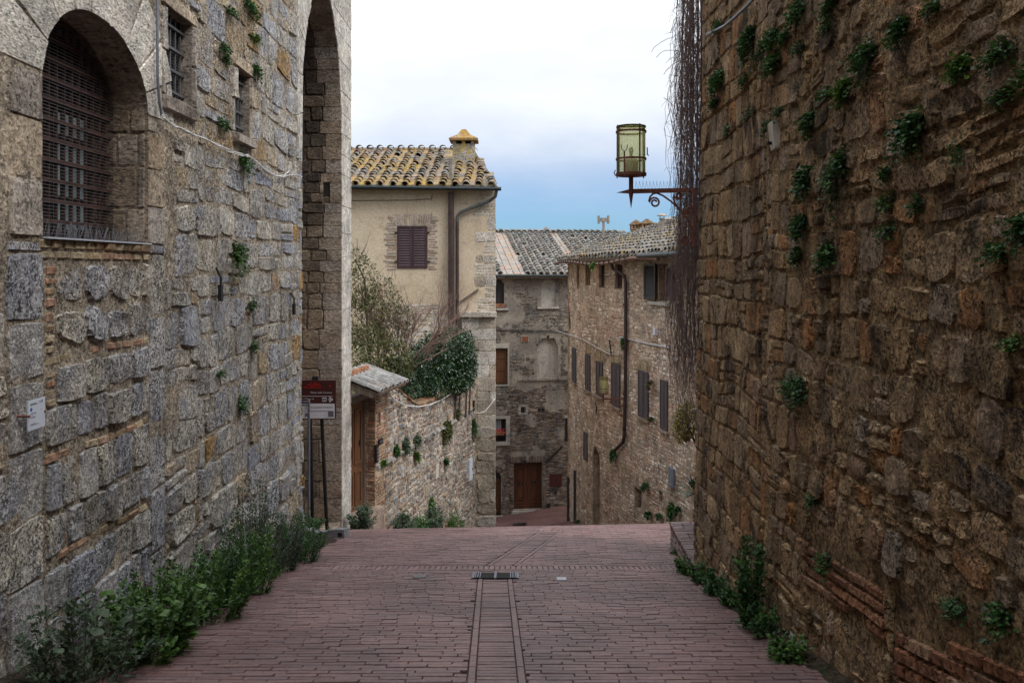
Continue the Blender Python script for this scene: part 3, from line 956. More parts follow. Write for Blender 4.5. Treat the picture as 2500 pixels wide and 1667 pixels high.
# stones framing the two small windows
for (s0, s1, t0, t1) in ((7.45, 8.03, 1.55, 2.36), (9.32, 9.80, 1.53, 2.26)):
    jm.add(stone(mL, s0 - .12, s1 + .12, t1 + .004, t1 + .14, .03, .15, 5, bump=.15), U(.9, 1))
    jm.add(stone(mL, s0 - .1, s1 + .1, t0 - .13, t0 - .004, .05, .2, 5, bump=.2), U(0, .4))
    for (a, c) in ((s0 - .12, s0 - .004), (s1 + .004, s1 + .12)):
        for z in (0, 1):
            h = (t1 - t0) / 2
            jm.add(stone(mL, a, c, t0 + z * h + .004, t0 + z * h + h - .004, .028, .12, 4), U(0, 1))
jm.emit(LB, 'jamb_stone', M_jstone, 300, 9)
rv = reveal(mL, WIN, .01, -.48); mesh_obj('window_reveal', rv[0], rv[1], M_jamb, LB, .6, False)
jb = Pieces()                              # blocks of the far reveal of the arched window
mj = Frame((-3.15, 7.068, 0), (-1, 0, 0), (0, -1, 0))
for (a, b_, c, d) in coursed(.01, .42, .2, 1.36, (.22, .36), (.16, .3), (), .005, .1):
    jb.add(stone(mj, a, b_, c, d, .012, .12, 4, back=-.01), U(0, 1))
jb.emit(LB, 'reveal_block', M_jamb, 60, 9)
# arched window: iron bars, fine mesh, panes with their reflection painted pale behind
wf = MB(); wf.v = [mL(s, t, -.46) for s, t in WIN]; wf.f = [tuple(range(len(WIN)))]; wf.t = [.5]
WINO_ = wf.build('arched_window', M_dark, LB)
for k in range(4):
    for (t0, t1) in ((.3, .52), (.56, .80), (.84, 1.0), (1.05, 1.22)):
        q = MB(); s = 6.44 + k * .125; q.mbox(mL, s, s + .075, t0, t1, -.455, -.445)
        q.build('pane', M_paleglass, WINO_)
gri = MB()
for k in range(11):
    t = .34 + k * .152
    sp = polyspan(WIN, t - .002, t + .002)
    if sp:
        q = MB(); q.mbox(mL, sp[0] - .02, sp[1] + .02, t - .013, t + .013, -.325, -.305); q.build('cross_bar', M_rustbar, WINO_)
for k in range(15):
    s = 5.50 + k * .108
    tops = [t for t in [1.3 + i * .02 for i in range(31)] if inside(WIN, s, t)]
    tp = max(tops) if tops else 1.3
    q = MB(); q.mbox(mL, s - .0075, s + .0075, .20, tp, -.345, -.322); q.build('upright_bar', M_rustbar, WINO_)
ms = MB()
for k in range(64):
    t = .22 + k * .0255
    sp = polyspan(WIN, t - .002, t + .002)
    if sp: ms.mbox(mL, sp[0], sp[1], t - .0018, t + .0018, -.29, -.285)
ms.build('wire_mesh', M_mesh, WINO_, kind='stuff')
sp_ = MB()
for k in range(150):
    s = U(5.5, 7.05); d = U(-.25, -.02)
    sp_.tube([mL(s, .19, d), mL(s + U(-.07, .07), .19 + U(.08, .14), d + U(-.03, .03))], .0017, 3, caps=False)
tag(sp_.build('bird_spikes', M_mesh, None), 'thin wire bird spikes bristling along the sill of the barred arched window', 'bird spikes')
sl = MB(); sl.mbox(mL, 5.48, 7.07, .186, .197, -.46, .045); sl.build('window_sill', M_cream_panel, LB)
for nm, (s0, s1, t0, t1) in (('a', (7.45, 8.03, 1.55, 2.36)), ('b', (9.32, 9.80, 1.53, 2.26))):
    pl = rect(s0, s1, t0, t1)
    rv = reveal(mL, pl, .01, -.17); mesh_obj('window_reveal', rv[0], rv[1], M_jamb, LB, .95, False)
    q = MB(); q.mbox(mL, s0, s1, t0, t1, -.17, -.14); wn = q.build('small_window', M_dark, LB)
    for k in range(4):
        t = t0 + .1 + k * (t1 - t0 - .2) / 3
        q = MB(); q.mbox(mL, s0, s1, t - .012, t + .012, -.075, -.06); q.build('cross_bar', M_mesh, wn)
    for k in range(5):
        s = s0 + .06 + k * (s1 - s0 - .12) / 4
        q = MB(); q.mbox(mL, s - .009, s + .009, t0, t1, -.09, -.076); q.build('upright_bar', M_mesh, wn)
    q = MB()
    for k in range(30):
        t = t0 + (t1 - t0) * (k + .5) / 30; q.mbox(mL, s0, s1, t - .004, t + .004, -.12, -.112)
    q.build('louvre_mesh', M_mesh, wn, kind='stuff')
# iron hooks let into the wall
for (px, py, h_) in ((523, 700, .34), (706, 745, .30)):
    s, t = mL.hit(px, py)
    q = MB(); q.tube([mL(s, t + h_ * .6, .02), mL(s, t + .1, .07), mL(s, t - h_ * .4, .07)], .012, 5)
    q.mbox(mL, s - .03, s + .03, t - h_ * .45, t + .02, .05, .085)
    tag(q.build('iron_bracket', M_iron), 'rusty black iron bracket let into the grey stone wall, ' + ('the nearer of the pair' if px < 600 else 'nearest the sign niche'), 'bracket', 'old iron brackets in the left wall')

# ---------------------------------------------------------------- tower with the tall pointed arch
TW = thing('stone_tower', 'pale stone tower front with a tall dark pointed arch reaching out of view', 'tower', (-3.15, 15.5, gz(-3.15, 15.5)))
tc = core_grid(mL, 12.29, 16.03, -6.5, 11, .15, (TARCH,), .004, -.006, (15.14,), (), True)
mesh_obj('wall_core', tc[0], tc[1], M_mort_l, TW, .5)
b = MB(); b.box(-9, -4.75, 12.3, 15.98, -7, 11); b.box(-4.75, -3.17, 15.2, 16.02, -7, 11); b.box(-4.75, -3.19, 12.32, 16.02, 5.1, 11)
b.build('tower_body', M_mort_l, TW)
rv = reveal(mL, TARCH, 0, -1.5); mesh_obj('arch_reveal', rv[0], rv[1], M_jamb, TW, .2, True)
RBP = [(-9, 15.14), (2.3, 15.14), (2.76, 15.13), (3.49, 14.98), (3.98, 14.78), (4.36, 14.46), (4.66, 14.08), (5.2, 13.4)]
def rb_y(t):
    for (ta, ya), (tb_, yb) in zip(RBP, RBP[1:]):
        if t <= tb_: return ya + (yb - ya) * (t - ta) / (tb_ - ta)
    return 13.4
ts = Pieces()
z = -6.2
while z < 5.2:
    e = z + U(.34, .6)
    # pilaster right of the arch; above the spring its edge follows the curve
    def mpl(a, t, d): lo = rb_y(t) + .015; return mL(lo + (16.025 - lo) * a, t, d)
    ts.add(stone(mpl, .001, .999, z + .002, e - .002, .007, .015, 6, bump=.6, back=-.004, edge=.006), U(0, 1))
    z = e
ring_in = [(12.285, 1.55), (12.285, 2.3), (12.29, 2.86), (12.43, 3.39), (12.6, 3.74), (12.8, 4.05), (13.15, 4.6)]
ring_out = [(12.10, 1.5), (11.98, 2.2), (11.93, 2.86), (11.98, 3.55), (12.1, 4.1), (12.3, 4.6), (12.6, 5.2)]
for i in range(6):
    def mm(a, r, d, i=i):
        (xa, ya), (xb, yb) = ring_in[i], ring_in[i + 1]
        (xc, yc), (xd, yd) = ring_out[i], ring_out[i + 1]
        x0, y0 = xa + (xb - xa) * a, ya + (yb - ya) * a
        x1, y1 = xc + (xd - xc) * a, yc + (yd - yc) * a
        return mL(x0 + (x1 - x0) * r, y0 + (y1 - y0) * r, d)
    ts.add(stone(mm, .006, .994, 0, 1, .014, .015, 5, bump=.3, edge=.012), U(.3, .9))
ts.emit(TW, 'ashlar_block', M_pale, 300, 9)
z = -6.2; cr = Pieces()                     # the outer corner, seen edge on
tj = Pieces()
def mJ(s, t, d):
    for (ta, ya), (tb_, yb) in zip(RBP, RBP[1:]):
        if t <= tb_: return V((-3.15 - s, ya + (yb - ya) * (t - ta) / (tb_ - ta) - d, t))
    return V((-3.15 - s, 13.4 - d, t))
PUT = rect(.22, .335, 1.30, 1.53)
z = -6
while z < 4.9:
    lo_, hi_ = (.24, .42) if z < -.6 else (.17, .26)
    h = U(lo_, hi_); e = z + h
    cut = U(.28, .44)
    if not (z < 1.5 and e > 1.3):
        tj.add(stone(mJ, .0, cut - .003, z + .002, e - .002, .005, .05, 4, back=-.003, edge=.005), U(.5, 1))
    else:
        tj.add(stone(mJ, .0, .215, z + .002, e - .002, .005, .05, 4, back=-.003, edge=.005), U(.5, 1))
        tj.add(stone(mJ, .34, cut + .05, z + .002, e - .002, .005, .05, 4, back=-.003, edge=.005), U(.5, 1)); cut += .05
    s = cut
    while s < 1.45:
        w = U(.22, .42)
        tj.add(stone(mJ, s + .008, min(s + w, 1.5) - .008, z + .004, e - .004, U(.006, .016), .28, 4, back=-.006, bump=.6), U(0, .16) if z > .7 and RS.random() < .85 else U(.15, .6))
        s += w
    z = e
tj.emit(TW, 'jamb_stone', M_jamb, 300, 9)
q = MB(); q.mbox(mJ, .22, .335, 1.30, 1.53, -.018, -.012); q.build('putlog_hole', M_dark, TW)
tb = MB(); tb.box(-4.7, -3.16, 12.4, 15.12, -5.2, -4.72); tb.build('niche_floor', M_step, TW)

# ---------------------------------------------------------------- right stone wall
mR = Frame((2.06, 0, 0), (0, 1, 0), (-1, 0, 0), lean=.018, t_ref=-3.4)
RW = thing('stone_wall', 'tall dark brown weathered stone wall overgrown with tufts of green plants', 'wall', (2.06, 6, gz(2.06, 6)))
BPA, BPB = [(.3, -3.7), (4.5, -3.7), (4.5, -1.8), (.3, -.93)], [(4.5, -2.2), (5.8, -2.3), (5.8, -1.9), (4.5, -1.75)]
mRc = lambda s, t, d: mR(s, t, (d * .5 - .012) if inside(BPA, s, t) or inside(BPB, s, t) else d * (1 - .75 * sst(5.6, 7.4, s)) - .007 * sst(5.6, 7.4, s))
vf = core_grid(mRc, -14, 9.27, -5.2, 6.2, .10, (), .018, -.002, (), (), False, .010)
mesh_obj('wall_core', vf[0], vf[1], M_mort_r, RW, .5)
b = MB(); b.box(2.34, 6.5, -14, 9.2, -6, 6.2); b.box(2.2, 2.5, 9.0, 9.22, -6, 6.15); b.build('wall_body', M_mort_r, RW)
rs_ = Pieces(); rb = Pieces()
SLAB = rect(6.52, 6.76, .93, 1.18)
BP1 = [(.4, -3.6), (4.47, -3.6), (4.47, -1.82), (.4, -.97)]
BP2 = rect(4.55, 5.75, -2.18, -1.86)
def hR(t): return U(.16, .34)
def rtint(s, t):
    return U(0, 1) if RS.random() < .8 else U(.3, .7)
for (a, b_, c, d) in list(coursed(6.9, 9.30, -4.9, 4.6, (.17, .34), (.15, .40), (SLAB, BP1, BP2), .007, .2, hR)) + list(rubble(.2, 6.9, -4.9, 4.6, (.13, .31), (.15, .36), (SLAB, BP1, BP2), .008, .25, (1.1, 2.2))):
    near = a < 6.2
    foot = c < gz(2, a) + .7
    rs_.add(stone(mR, a, b_, c, d, U(.008, .026) if near else U(.005, .018), .42 if near or foot else .26, 5 if a < 8 else 4, warp=wob(.07), bump=.6 if near else .4), rtint(a, c))
rs_.emit(RW, 'stone', M_right, 300, 10, stuff='small_stones')
mRs = lambda s, t, d: mR(s, t - .21 * (s - 4.47), d)        # the brick courses follow the slope of the lane
z = -3.3; k = 0
while z < -1.90:
    s = .5 - (.14 if k % 2 else 0)
    while s < 4.42:
        if z > -1.98 and RS.random() < .4: s += .285; continue
        rb.add(stone(mRs, max(s, .5), min(s + .276, 4.46), z, z + .073, U(.007, .013), .12, 3), U(0, 1)); s += .285
    z += .083; k += 1
mRt = lambda s, t, d: mR(s, t - .12 * (s - 5.1), d)
for z in (-2.16, -2.088, -2.016, -1.944):
    s = 4.56
    while s < 5.7:
        if RS.random() < (.9 if z < -2 else .6): rb.add(stone(mRt, s, s + .25, z, z + .062, U(.008, .014), .18, 3), U(0, 1))
        s += .262
rb.emit(RW, 'brick', M_rbrick, 300, 9)
q = Pieces(); q.add(stone(mR, 6.53, 6.75, .94, 1.17, .045, .1, 5, bump=.1), .5); q.emit(RW, 'pale_slab', M_slab, 5, 5)
s, t = mR.hit(1868, 350); q = MB(); q.mbox(mR, s - .012, s + .012, t - .012, t + .012, .0, .06); q.build('slab_hole', M_dark, RW)

# ---------------------------------------------------------------- unseen house added behind the viewpoint to shade the near lane
BRH = thing('added_shade_house', 'unseen stone house with a passage arch, added behind the viewpoint to shade the near lane', 'house', (-.5, -12, gz(0, -12)))
mBr_ = Frame((0, -7.5, 0), (-1, 0, 0), (0, 1, 0))
PAS = arch_pts(-1.9, 2.9, -2.0, 2.6, 1.9)
vf = core_grid(mBr_, -6.5, 9.8, -2.2, 10.0, .4, (PAS,), .02, 0, (), (), False)
mesh_obj('shade_house_front', vf[0], vf[1], M_mort_l, BRH, .5)
rv = reveal(mBr_, PAS, 0, -6.0); mesh_obj('shade_house_vault', rv[0], rv[1], M_mort_l, BRH, .5, False)
b = MB(); b.box(-9.8, 6.5, -13.5, -7.6, 4.8, 10.0); b.box(-9.8, -3.0, -13.5, -7.6, -1, 4.8); b.box(2.0, 6.5, -13.5, -7.6, -1, 4.8); b.build('house_body', M_mort_l, BRH)
# ---------------------------------------------------------------- garden wall, gate and its tiled canopy
mG = Frame((-2.8, 17.0, 0), (.2268, .974, 0), (.974, -.2268, 0))
GW = thing('garden_wall', 'low rubble stone garden wall running downhill from the brown gate, ivy hanging on it', 'wall', (-2.1, 20, gz(-2.1, 20)))
def gtop(s): return -2.52 - .80 * sst(.3, 2.9, s) if s < 2.9 else -3.32
vs = []; ns = 30
for k in range(ns + 1):
    s = -.08 + 7.6 * k / ns
    for t in (-9.0, gtop(s) - .02): vs.append(mG(s, t, 0)); vs.append(mG(s, t, -.45))
fs = []
for k in range(ns):
    a = k * 4; c = a + 4
    fs += [(a, c, c + 2, a + 2), (a + 2, c + 2, c + 3, a + 3), (a + 1, a + 3, c + 3, c + 1)]
fs += [(0, 2, 3, 1)]
mesh_obj('wall_core', vs, fs, M_mort_h, GW, .5, False)
gs = Pieces(); gb = Pieces()
def band_z(s): return -4.16
for (a, b_, c, d) in rubble(-.06, 7.5, -8.6, -2.4, (.09, .21), (.11, .30), (), .006, .2, (.3, .8)):
    tp = gtop((a + b_) / 2) - .04
    if c > tp - .04 or (c < -4.12 and d > -4.22): continue
    d = min(d, tp)
    if c < gz(-2.8 + .2268 * a, 17 + .974 * a) - .35: continue
    if a < .45 and c > -4.1 or (a < .3):
        z = c
        while z < d - .02:
            gb.add(stone(mG, a, b_, z + .003, min(z + .06, d) - .003, .012, .15, 3), U(0, 1)); z += .06
    else:
        gs.add(stone(mG, a, b_, c, d, U(.012, .03), .5, 4, warp=wob(.05), bump=.4), U(0, 1))
s = -.05
while s < 7.4:                               # the projecting string course
    w = U(.25, .38)
    gs.add(stone(mG, s, s + w - .006, -4.215, -4.13, .075, .08, 4, bump=.15), U(.35, .45)); s += w
s = .35
while s < 7.4:                               # coping bricks
    w = .27; e = min(s + w, 7.45)
    def mc(a, t, d): return mG(a, gtop(a) + t, d)
    gb.add(stone(mc, s, e - .008, -.035, .03, .05, .1, 3, back=-.3, bump=.1), U(0, .9)); s = e
gs.emit(GW, 'stone', M_garden, 300, 9, stuff='small_stones')
gb.emit(GW, 'brick', M_brick, 300, 8, stuff='small_bricks')
# garden soil behind the wall
q = MB(); q.prism([mG(-1.3, -3.4, -.3), mG(7.2, -3.75, -.3), V((-1.3, 24.9, -3.75)), V((-8, 24.9, -3.0)), V((-8, 16.2, -3.0))], (0, 0, -6))
tag(q.build('garden_terrace', M_terrain, None), kind='structure')
# gate
GT = thing('garden_gate', 'brown panelled wooden gate deep in a brick jamb beneath a little tiled canopy', 'gate', tuple(mG(-.5, -5.2, 0)))
dr = MB(); dr.mbox(mG, -1.0, -.12, -4.93, -2.75, -.34, -.28); D_ = dr.build('door', M_wood, GT)
for (a, b_) in ((-.93, -.60), (-.52, -.19)):
    for (c, d) in ((-4.85, -4.15), (-4.02, -2.9)):
        q = MB()
        q.mbox(mG, a, b_, c, c + .05, -.285, -.255); q.mbox(mG, a, b_, d - .05, d, -.285, -.255)
        q.mbox(mG, a, a + .05, c + .05, d - .05, -.285, -.255); q.mbox(mG, b_ - .05, b_, c + .05, d - .05, -.285, -.255)
        q.mbox(mG, a + .085, b_ - .085, c + .085, d - .085, -.285, -.265)
        q.build('panel', M_wood, D_)
q = MB(); s0, t0 = mG.hit(887, 1077, -.24); q.lathe(mG(-.30, t0, -.25), [(.0, .06), (.022, .05), (.022, -.05), (0, -.06)], 8); q.build('handle', M_iron, D_)
q = MB(); q.mbox(mG, -.34, -.27, -3.45, -3.33, -.282, -.276); q.build('letter_plate', M_slab, D_)
q = MB(); q.mbox(mG, -.12, -.075, -4.95, -2.7, -.34, -.22); q.mbox(mG, -1.02, -.075, -2.75, -2.68, -.34, -.22); q.build('door_frame', M_oldwood, GT)
jb = Pieces()
mjb = Frame(mG(-.08, 0, 0), -mG.n, -mG.u)
z = -5.1
while z < -2.6:
    jb.add(stone(mjb, .005, .17, z + .003, z + .058, .012, .1, 3), U(0, 1)); jb.add(stone(mjb, .18, .36, z + .003, z + .058, .012, .1, 3), U(0, 1)); z += .063
jb.emit(GT, 'jamb_brick', M_brick, 300, 6)
q = MB(); q.mbox(mG, -1.1, -.0, -5.9, -4.95, -.5, .16); q.build('step', M_step, GT)
q = MB(); q.mbox(mG, -1.3, -1.0, -5.9, -2.6, -.6, -.22); q.build('back_wall', M_mort_h, GT)
q = MB(); q.mbox(mG, -1.12, .35, -2.70, -2.58, -.3, -.12); q.build('lintel', M_oldwood, GT)
# canopy: boards on brackets, cover tiles running down to the street
def mC(s, l, d):                             # l from the back to the eave
    return mG(s, -2.17 - .33 * (l + .3) + d * .95, l + d * .31)
cb = MB(); cb.mbox(mC, -1.08, .42, -.35, .50, -.075, -.03); cb.build('canopy_board', M_oldwood, GT)
for s in (-1.06, -.36, .36):
    q = MB(); q.mbox(mC, s - .035, s + .035, -.3, .42, -.16, -.078); q.build('rafter', M_oldwood, GT)
ct = Pieces()
def cover_tile(m, s, l, ln, r0, r1, d0, d1, n=5, jig=.01):
    js, jl = U(-jig, jig), U(-jig, jig)
    vs = []
    for (ll, rr, dd) in ((l, r0, d0), (l + ln, r1, d1)):
        for k in range(n + 1):
            w = math.pi * k / n
            vs.append(m(s + js + rr * math.cos(w), ll + jl, dd + rr * .85 * math.sin(w)))
    c = len(vs)
    for k in range(n + 1):                    # thickness seen at the lower lip
        w = math.pi * k / n
        vs.append(m(s + js + (r0 - .018) * math.cos(w), l + jl, d0 + (r0 - .018) * .85 * math.sin(w) - .002))
    fs = [(k, k + 1, n + 2 + k, n + 1 + k) for k in range(n)] + [(k + 1, k, c + k, c + k + 1) for k in range(n)]
    return vs, fs
def mCr(s, l, d): return mC(s, -l, d)         # up-slope
for i in range(8):
    s = -1.02 + i * .195
    for k in range(3):
        ct.add(cover_tile(mCr, s, -.52 + k * .29, .36, .088, .072, -.01 + .02, .02, 6, .015), U(0, 1) if not (i == 0 and k == 2) else .9)
ct.emit(GT, 'cover_tile', M_tile_p, 300, 8)
fl = Pieces()
for i in range(8):
    s = -1.0 + i * .195 + .0975
    for k in range(3):
        fl.add(stone(mCr, s - .09, s + .09, -.5 + k * .29, -.5 + k * .29 + .3, .02, .08, 3, back=-.025), U(0, 1))
fl.emit(GT, 'flat_tile', M_tile_f, 100, 8)
q = MB(); c = mC(-.95, -.22, .03); q.tube([mC(-1.1, -.22, .06), mC(.0, -.26, .05)], .085, 8); q.build('ridge_tile', M_rbrick, GT)
# small things fixed to the garden wall
def on_wall(m, px, py, w, h, d0, d1, name, mat, label, cat, dd=.0, grp=None):
    s, t = m.hit(px, py, d1)
    q = MB(); q.mbox(m, s - w / 2, s + w / 2, t - h / 2, t + h / 2, d0, d1)
    return tag(q.build(name, mat), label, cat, grp), s, t
o, s, t = on_wall(mG, 932, 1018, .15, .23, .0, .045, 'house_number_tile', M_brick, 'small terracotta house number tile on the wall right of the gate', 'number tile')
q = MB(); q.mbox(mG, s - .055, s + .055, t - .095, t + .095, .045, .05); q.build('face', M_slab, o)
q = MB(); q.mbox(mG, s - .03, s - .012, t - .05, t + .05, .05, .054); q.mbox(mG, s + .012, s + .03, t - .05, t + .05, .05, .054); q.build('numerals', M_signred, o)
o, s, t = on_wall(mG, 931, 1077, .2, .1, .0, .045, 'letter_slot', M_iron, 'dark metal letter slot in the wall beside the gate', 'letter slot')
q = MB(); q.mbox(mG, s - .07, s + .07, t - .012, t + .012, .045, .05); q.build('flap', M_galv, o)
o, s, t = on_wall(mG, 922, 1107, .11, .36, .0, .05, 'intercom', M_iron, 'tall narrow black door intercom below the letter slot by the gate', 'intercom')
for k in range(4):
    q = MB(); q.mbox(mG, s - .03, s + .03, t - .14 + k * .07, t - .10 + k * .07, .05, .058); q.build('button', M_galv, o)
o, s, t = on_wall(mG, 1150, 1146, .34, .62, .0, .07, 'meter_cabinet', M_cream_panel, 'pale grey meter cabinet at the far end of the garden wall', 'meter cabinet')
q = MB(); q.mbox(mG, s - .15, s + .15, t - .29, t + .29, .07, .078); q.build('door', M_white, o)
q = MB(); q.mbox(mG, s + .1, s + .125, t - .04, t + .04, .078, .088); q.build('lock', M_iron, o)
o, s, t = on_wall(mG, 1068, 1150, .24, .34, .0, .045, 'white_stone', M_slab, 'white flat stone set in the middle of the garden wall', 'stone')
o, s, t = on_wall(mG, 1158, 990, .12, .3, .0, .04, 'wall_bracket', M_iron, 'dark iron bracket at the top far end of the garden wall', 'bracket')

# ---------------------------------------------------------------- cream house
mH = Frame((0, 25.0, 0), (1, 0, 0), (0, -1, 0))
CH = thing('cream_house', 'cream plastered house with plum shutters and a lichen yellow tiled roof', 'house', (-2.5, 25, -7))
def hx(px): return (px - CX) / F * 25.0
def hz(py): return -(py - HY) / F * 25.0
SW = rect(hx(969), hx(1044), hz(655), hz(552))
vf = core_grid(mH, -9, -.5, -9, 2.36, .5, (SW,), 0, 0, (SW[0][0], SW[1][0]), (SW[0][1], SW[2][1]))
mesh_obj('plaster_wall', vf[0], vf[1], M_cream, CH, .5, False)
b = MB(); b.prism([V((-8.98, 25.15, -9)), V((-.53, 25.15, -9)), V((-1.6, 33, -9)), V((-8.98, 33, -9))], (0, 0, 11.3)); b.build('house_body', M_cream, CH)
rv = reveal(mH, SW, 0, -.14); mesh_obj('window_reveal', rv[0], rv[1], M_cream, CH, .5, False)
# brick window surround left bare in the plaster
sb = Pieces()
x0, x1, z0, z1 = SW[0][0], SW[1][0], SW[0][1], SW[2][1]
n = 17
for k in range(n):                           # flat arch of bricks on edge
    a = (k - (n - 1) / 2) / n
    c = (x0 + x1) / 2 + a * 1.14; sl_ = a * .10
    def mm(s, t, d, c=c, sl_=sl_): return mH(c + s + sl_ * (t - z1) / .3, t, d)
    sb.add(stone(mm, -.030, .030, z1 + .01, z1 + .37, .014, .05, 3, back=-.004), U(.5, 1))
z = z0 - .06; k = 0
while z < z1 + .3:
    wl = .30 + .10 * noise.noise(V((z * 3, 1, 0))) + (.06 if k % 2 else 0)
    wr = .30 + .12 * noise.noise(V((z * 3, 7, 0))) - (.06 if k % 2 else 0)
    if z > z1: wl -= .14; wr -= .05
    gl = 0 if z < z1 else .08
    sb.add(stone(mH, x0 - wl - gl, x0 - .02 - gl, z, z + .075, .014, .15, 3, back=-.004), U(.3, 1))
    sb.add(stone(mH, x1 + .02 + gl, x1 + wr + gl, z, z + .075, .014, .15, 3, back=-.004), U(.3, 1))
    z += .083; k += 1
sb.emit(CH, 'surround_brick', stone_mat('pinkish_brick', [(.36, .27, .22), (.33, .24, .19), (.40, .33, .27), (.30, .25, .21)], crust=((.2, .18, .16), 6, .6, .5), pit=(40, .38, .6), bump=.01), 300, 6)
def shutter(m, s0, s1, t0, t1, d, mat, parent, nsl, parts=True, name='shutter'):
    w = min(.06, (s1 - s0) * .16)
    q = MB()
    q.mbox(m, s0, s0 + w, t0, t1, d - .04, d); q.mbox(m, s1 - w, s1, t0, t1, d - .04, d)
    q.mbox(m, s0 + w, s1 - w, t0, t0 + w * 1.3, d - .04, d - .002); q.mbox(m, s0 + w, s1 - w, t1 - w, t1, d - .04, d - .002)
    q.mbox(m, s0 + w, s1 - w, t0 + w, t1 - w, d - .042, d - .038)
    o = q.build(name, mat, parent)
    js = MB(); hgt = (t1 - t0 - w * 2.3) / nsl
    for k in range(nsl):
        t = t0 + w * 1.3 + (k + .5) * hgt
        h = hgt * .40
        vs = [m(a, t + b_ * h, d - .022 + (-b_) * .014 + e) for e in (-.004, .004) for b_ in (-1, 1) for a in (s0 + w, s1 - w)]
        fs = [(0, 2, 3, 1), (4, 5, 7, 6), (0, 1, 5, 4), (2, 6, 7, 3)]
        if parts:
            mesh_obj('slat', vs, fs, mat, o, .5, False)
        else: js.add(vs, fs, .5)
    if not parts: js.build('slats', mat, o, kind='stuff')
    return o
xm = (x0 + x1) / 2
shutter(mH, x0 + .01, xm - .006, z0, z1, .03, M_shut, CH, 15)
shutter(mH, xm + .006, x1 - .01, z0, z1, .03, M_shut, CH, 15)
q = MB()
for sx in (x0 - .03, x1 + .03):
    for t in (z0 + .2, z1 - .2): q.mbox(mH, sx - .03, sx + .03, t - .02, t + .02, .0, .045)
q.build('hinges', M_iron, CH, kind='stuff')
# quoin stones and bricks at the right corner, bare of plaster
qs = Pieces()
QU = [(470, 500, 1165, 1), (500, 527, 1157, 1), (527, 562, 1189, 0), (564, 590, 1160, 0), (592, 618, 1178, 1), (621, 643, 1160, 0), (644, 672, 1158, 1), (672, 702, 1157, 0), (703, 727, 1187, 1), (728, 762, 1164, 1)]
for (ya, yb, pxl, br) in QU:
    ta, tb_ = hz(yb), hz(ya); sl_ = hx(pxl)
    if br:
        z = ta
        while z < tb_ - .02:
            s = sl_ + U(-.05, .05)
            while s < -.53:
                w = U(.2, .36)
                qs.add(stone(mH, s, min(s + w, -.5) - .008, z + .004, min(z + .085, tb_) - .004, .007, .18, 3, back=-.004), U(.3, .6)); s += w
            z += .085
    else:
        sp = sl_ + (-.5 - sl_) * U(.4, .62)
        if RS.random() < .5: qs.add(stone(mH, sl_, -.495, ta + .008, tb_ - .008, .010, .35, 6, back=-.004, bump=.5), U(0, .4))
        else:
            qs.add(stone(mH, sl_, sp - .01, ta + .008, tb_ - .008, .009, .35, 5, back=-.004), U(.4, 1)); qs.add(stone(mH, sp + .01, -.495, ta + .008, tb_ - .008, .010, .2, 5, back=-.004), U(0, .3))
qs.emit(CH, 'quoin_stone', M_quoin, 300, 8)
# bare rubble low on the wall, behind the garden
rub = Pieces()
for (a, b_, c, d) in rubble(hx(960), hx(1096), -4.0, hz(742), (.12, .24), (.16, .45), (), .008, .2):
    rub.add(stone(mH, a, b_, c, d, .012, .45, 4), U(.1, .7))
rub.emit(CH, 'rubble_stone', M_quoin, 300, 8)
# lower pier of squared blocks with its cap
mPi = Frame((0, 24.72, 0), (1, 0, 0), (0, -1, 0))
pp = Pieces()
z = -8.6
while z < -1.55:
    h = U(.3, .42); e = min(z + h, -1.5)
    lo = (1127 - CX) / F * 24.72 if z > -3.4 else (1163 - CX) / F * 24.72 + .02
    s = lo
    while s < -.52:
        w = U(.3, .62); r_ = min(s + w, -.49)
        if -.49 - r_ < .15: r_ = -.49
        low = z < -5
        pp.add(stone(mPi, s + .004, r_ - .004, z + .005, e - .005, .009 if not low else .025, .12 if not low else .45, 5, bump=.5, back=-.004), U(.1, 1) if not low else U(.4, .8)); s = r_
    z = e
pp.emit(CH, 'pier_block', M_quoin, 300, 8)
b = MB(); b.box((1127 - CX) / F * 24.72 + .01, -.5, 24.725, 25.1, -9, -1.5); b.build('pier', M_mort_h, CH)
b = MB(); b.box((1122 - CX) / F * 24.6, -.47, 24.56, 25.0, hz(773) + .02, hz(760) - .01); b.build('pier_cap', M_quoin, CH)
q = MB(); A, B_ = mH(hx(1122), hz(738), .03), mH(hx(1168), hz(706), .03)
q.obox((A + B_) / 2, (B_ - A).normalized(), (0, -1, 0), (B_ - A).normalized().cross(V((0, -1, 0))), (B_ - A).length / 2, .05, .025); q.build('sloping_ledge', M_oldwood, CH)
# gutter and pipes
q = MB(); ga, gb_ = hx(840) - 1, hx(1224)
q.tube([V((ga, 24.62, hz(458))), V((gb_, 24.62, hz(464)))], .06, 8); q.build('gutter', M_gutter, CH)
q = MB(); q.tube([V((hx(1102), 24.86, hz(470))), V((hx(1102), 24.86, hz(812)))], .088, 10)
for t in (520, 635, 730): q.tube([V((hx(1102), 24.86, hz(t))), V((hx(1102), 24.86, hz(t + 4)))], .095, 10)
q.build('flue_pipe', M_pipe, CH)
q = MB(); q.tube([V((hx(1213), 24.66, hz(466))), V((hx(1210), 24.72, hz(482))), V((hx(1195), 24.85, hz(492))), V((hx(1126), 24.88, hz(518))), V((hx(1118), 24.9, hz(527))), V((hx(1117), 24.9, hz(545)))], .05, 8)
q.build('gutter_outlet', M_gpipe, CH)
q = MB(); q.tube([V((hx(1117), 24.9, hz(540))), V((hx(1117), 24.9, hz(812)))], .05, 8)
for t in (560, 640, 720): q.tube([V((hx(1117), 24.9, hz(t))), V((hx(1117), 24.9, hz(t + 3)))], .058, 8)
q.build('downpipe', M_pipe, CH)
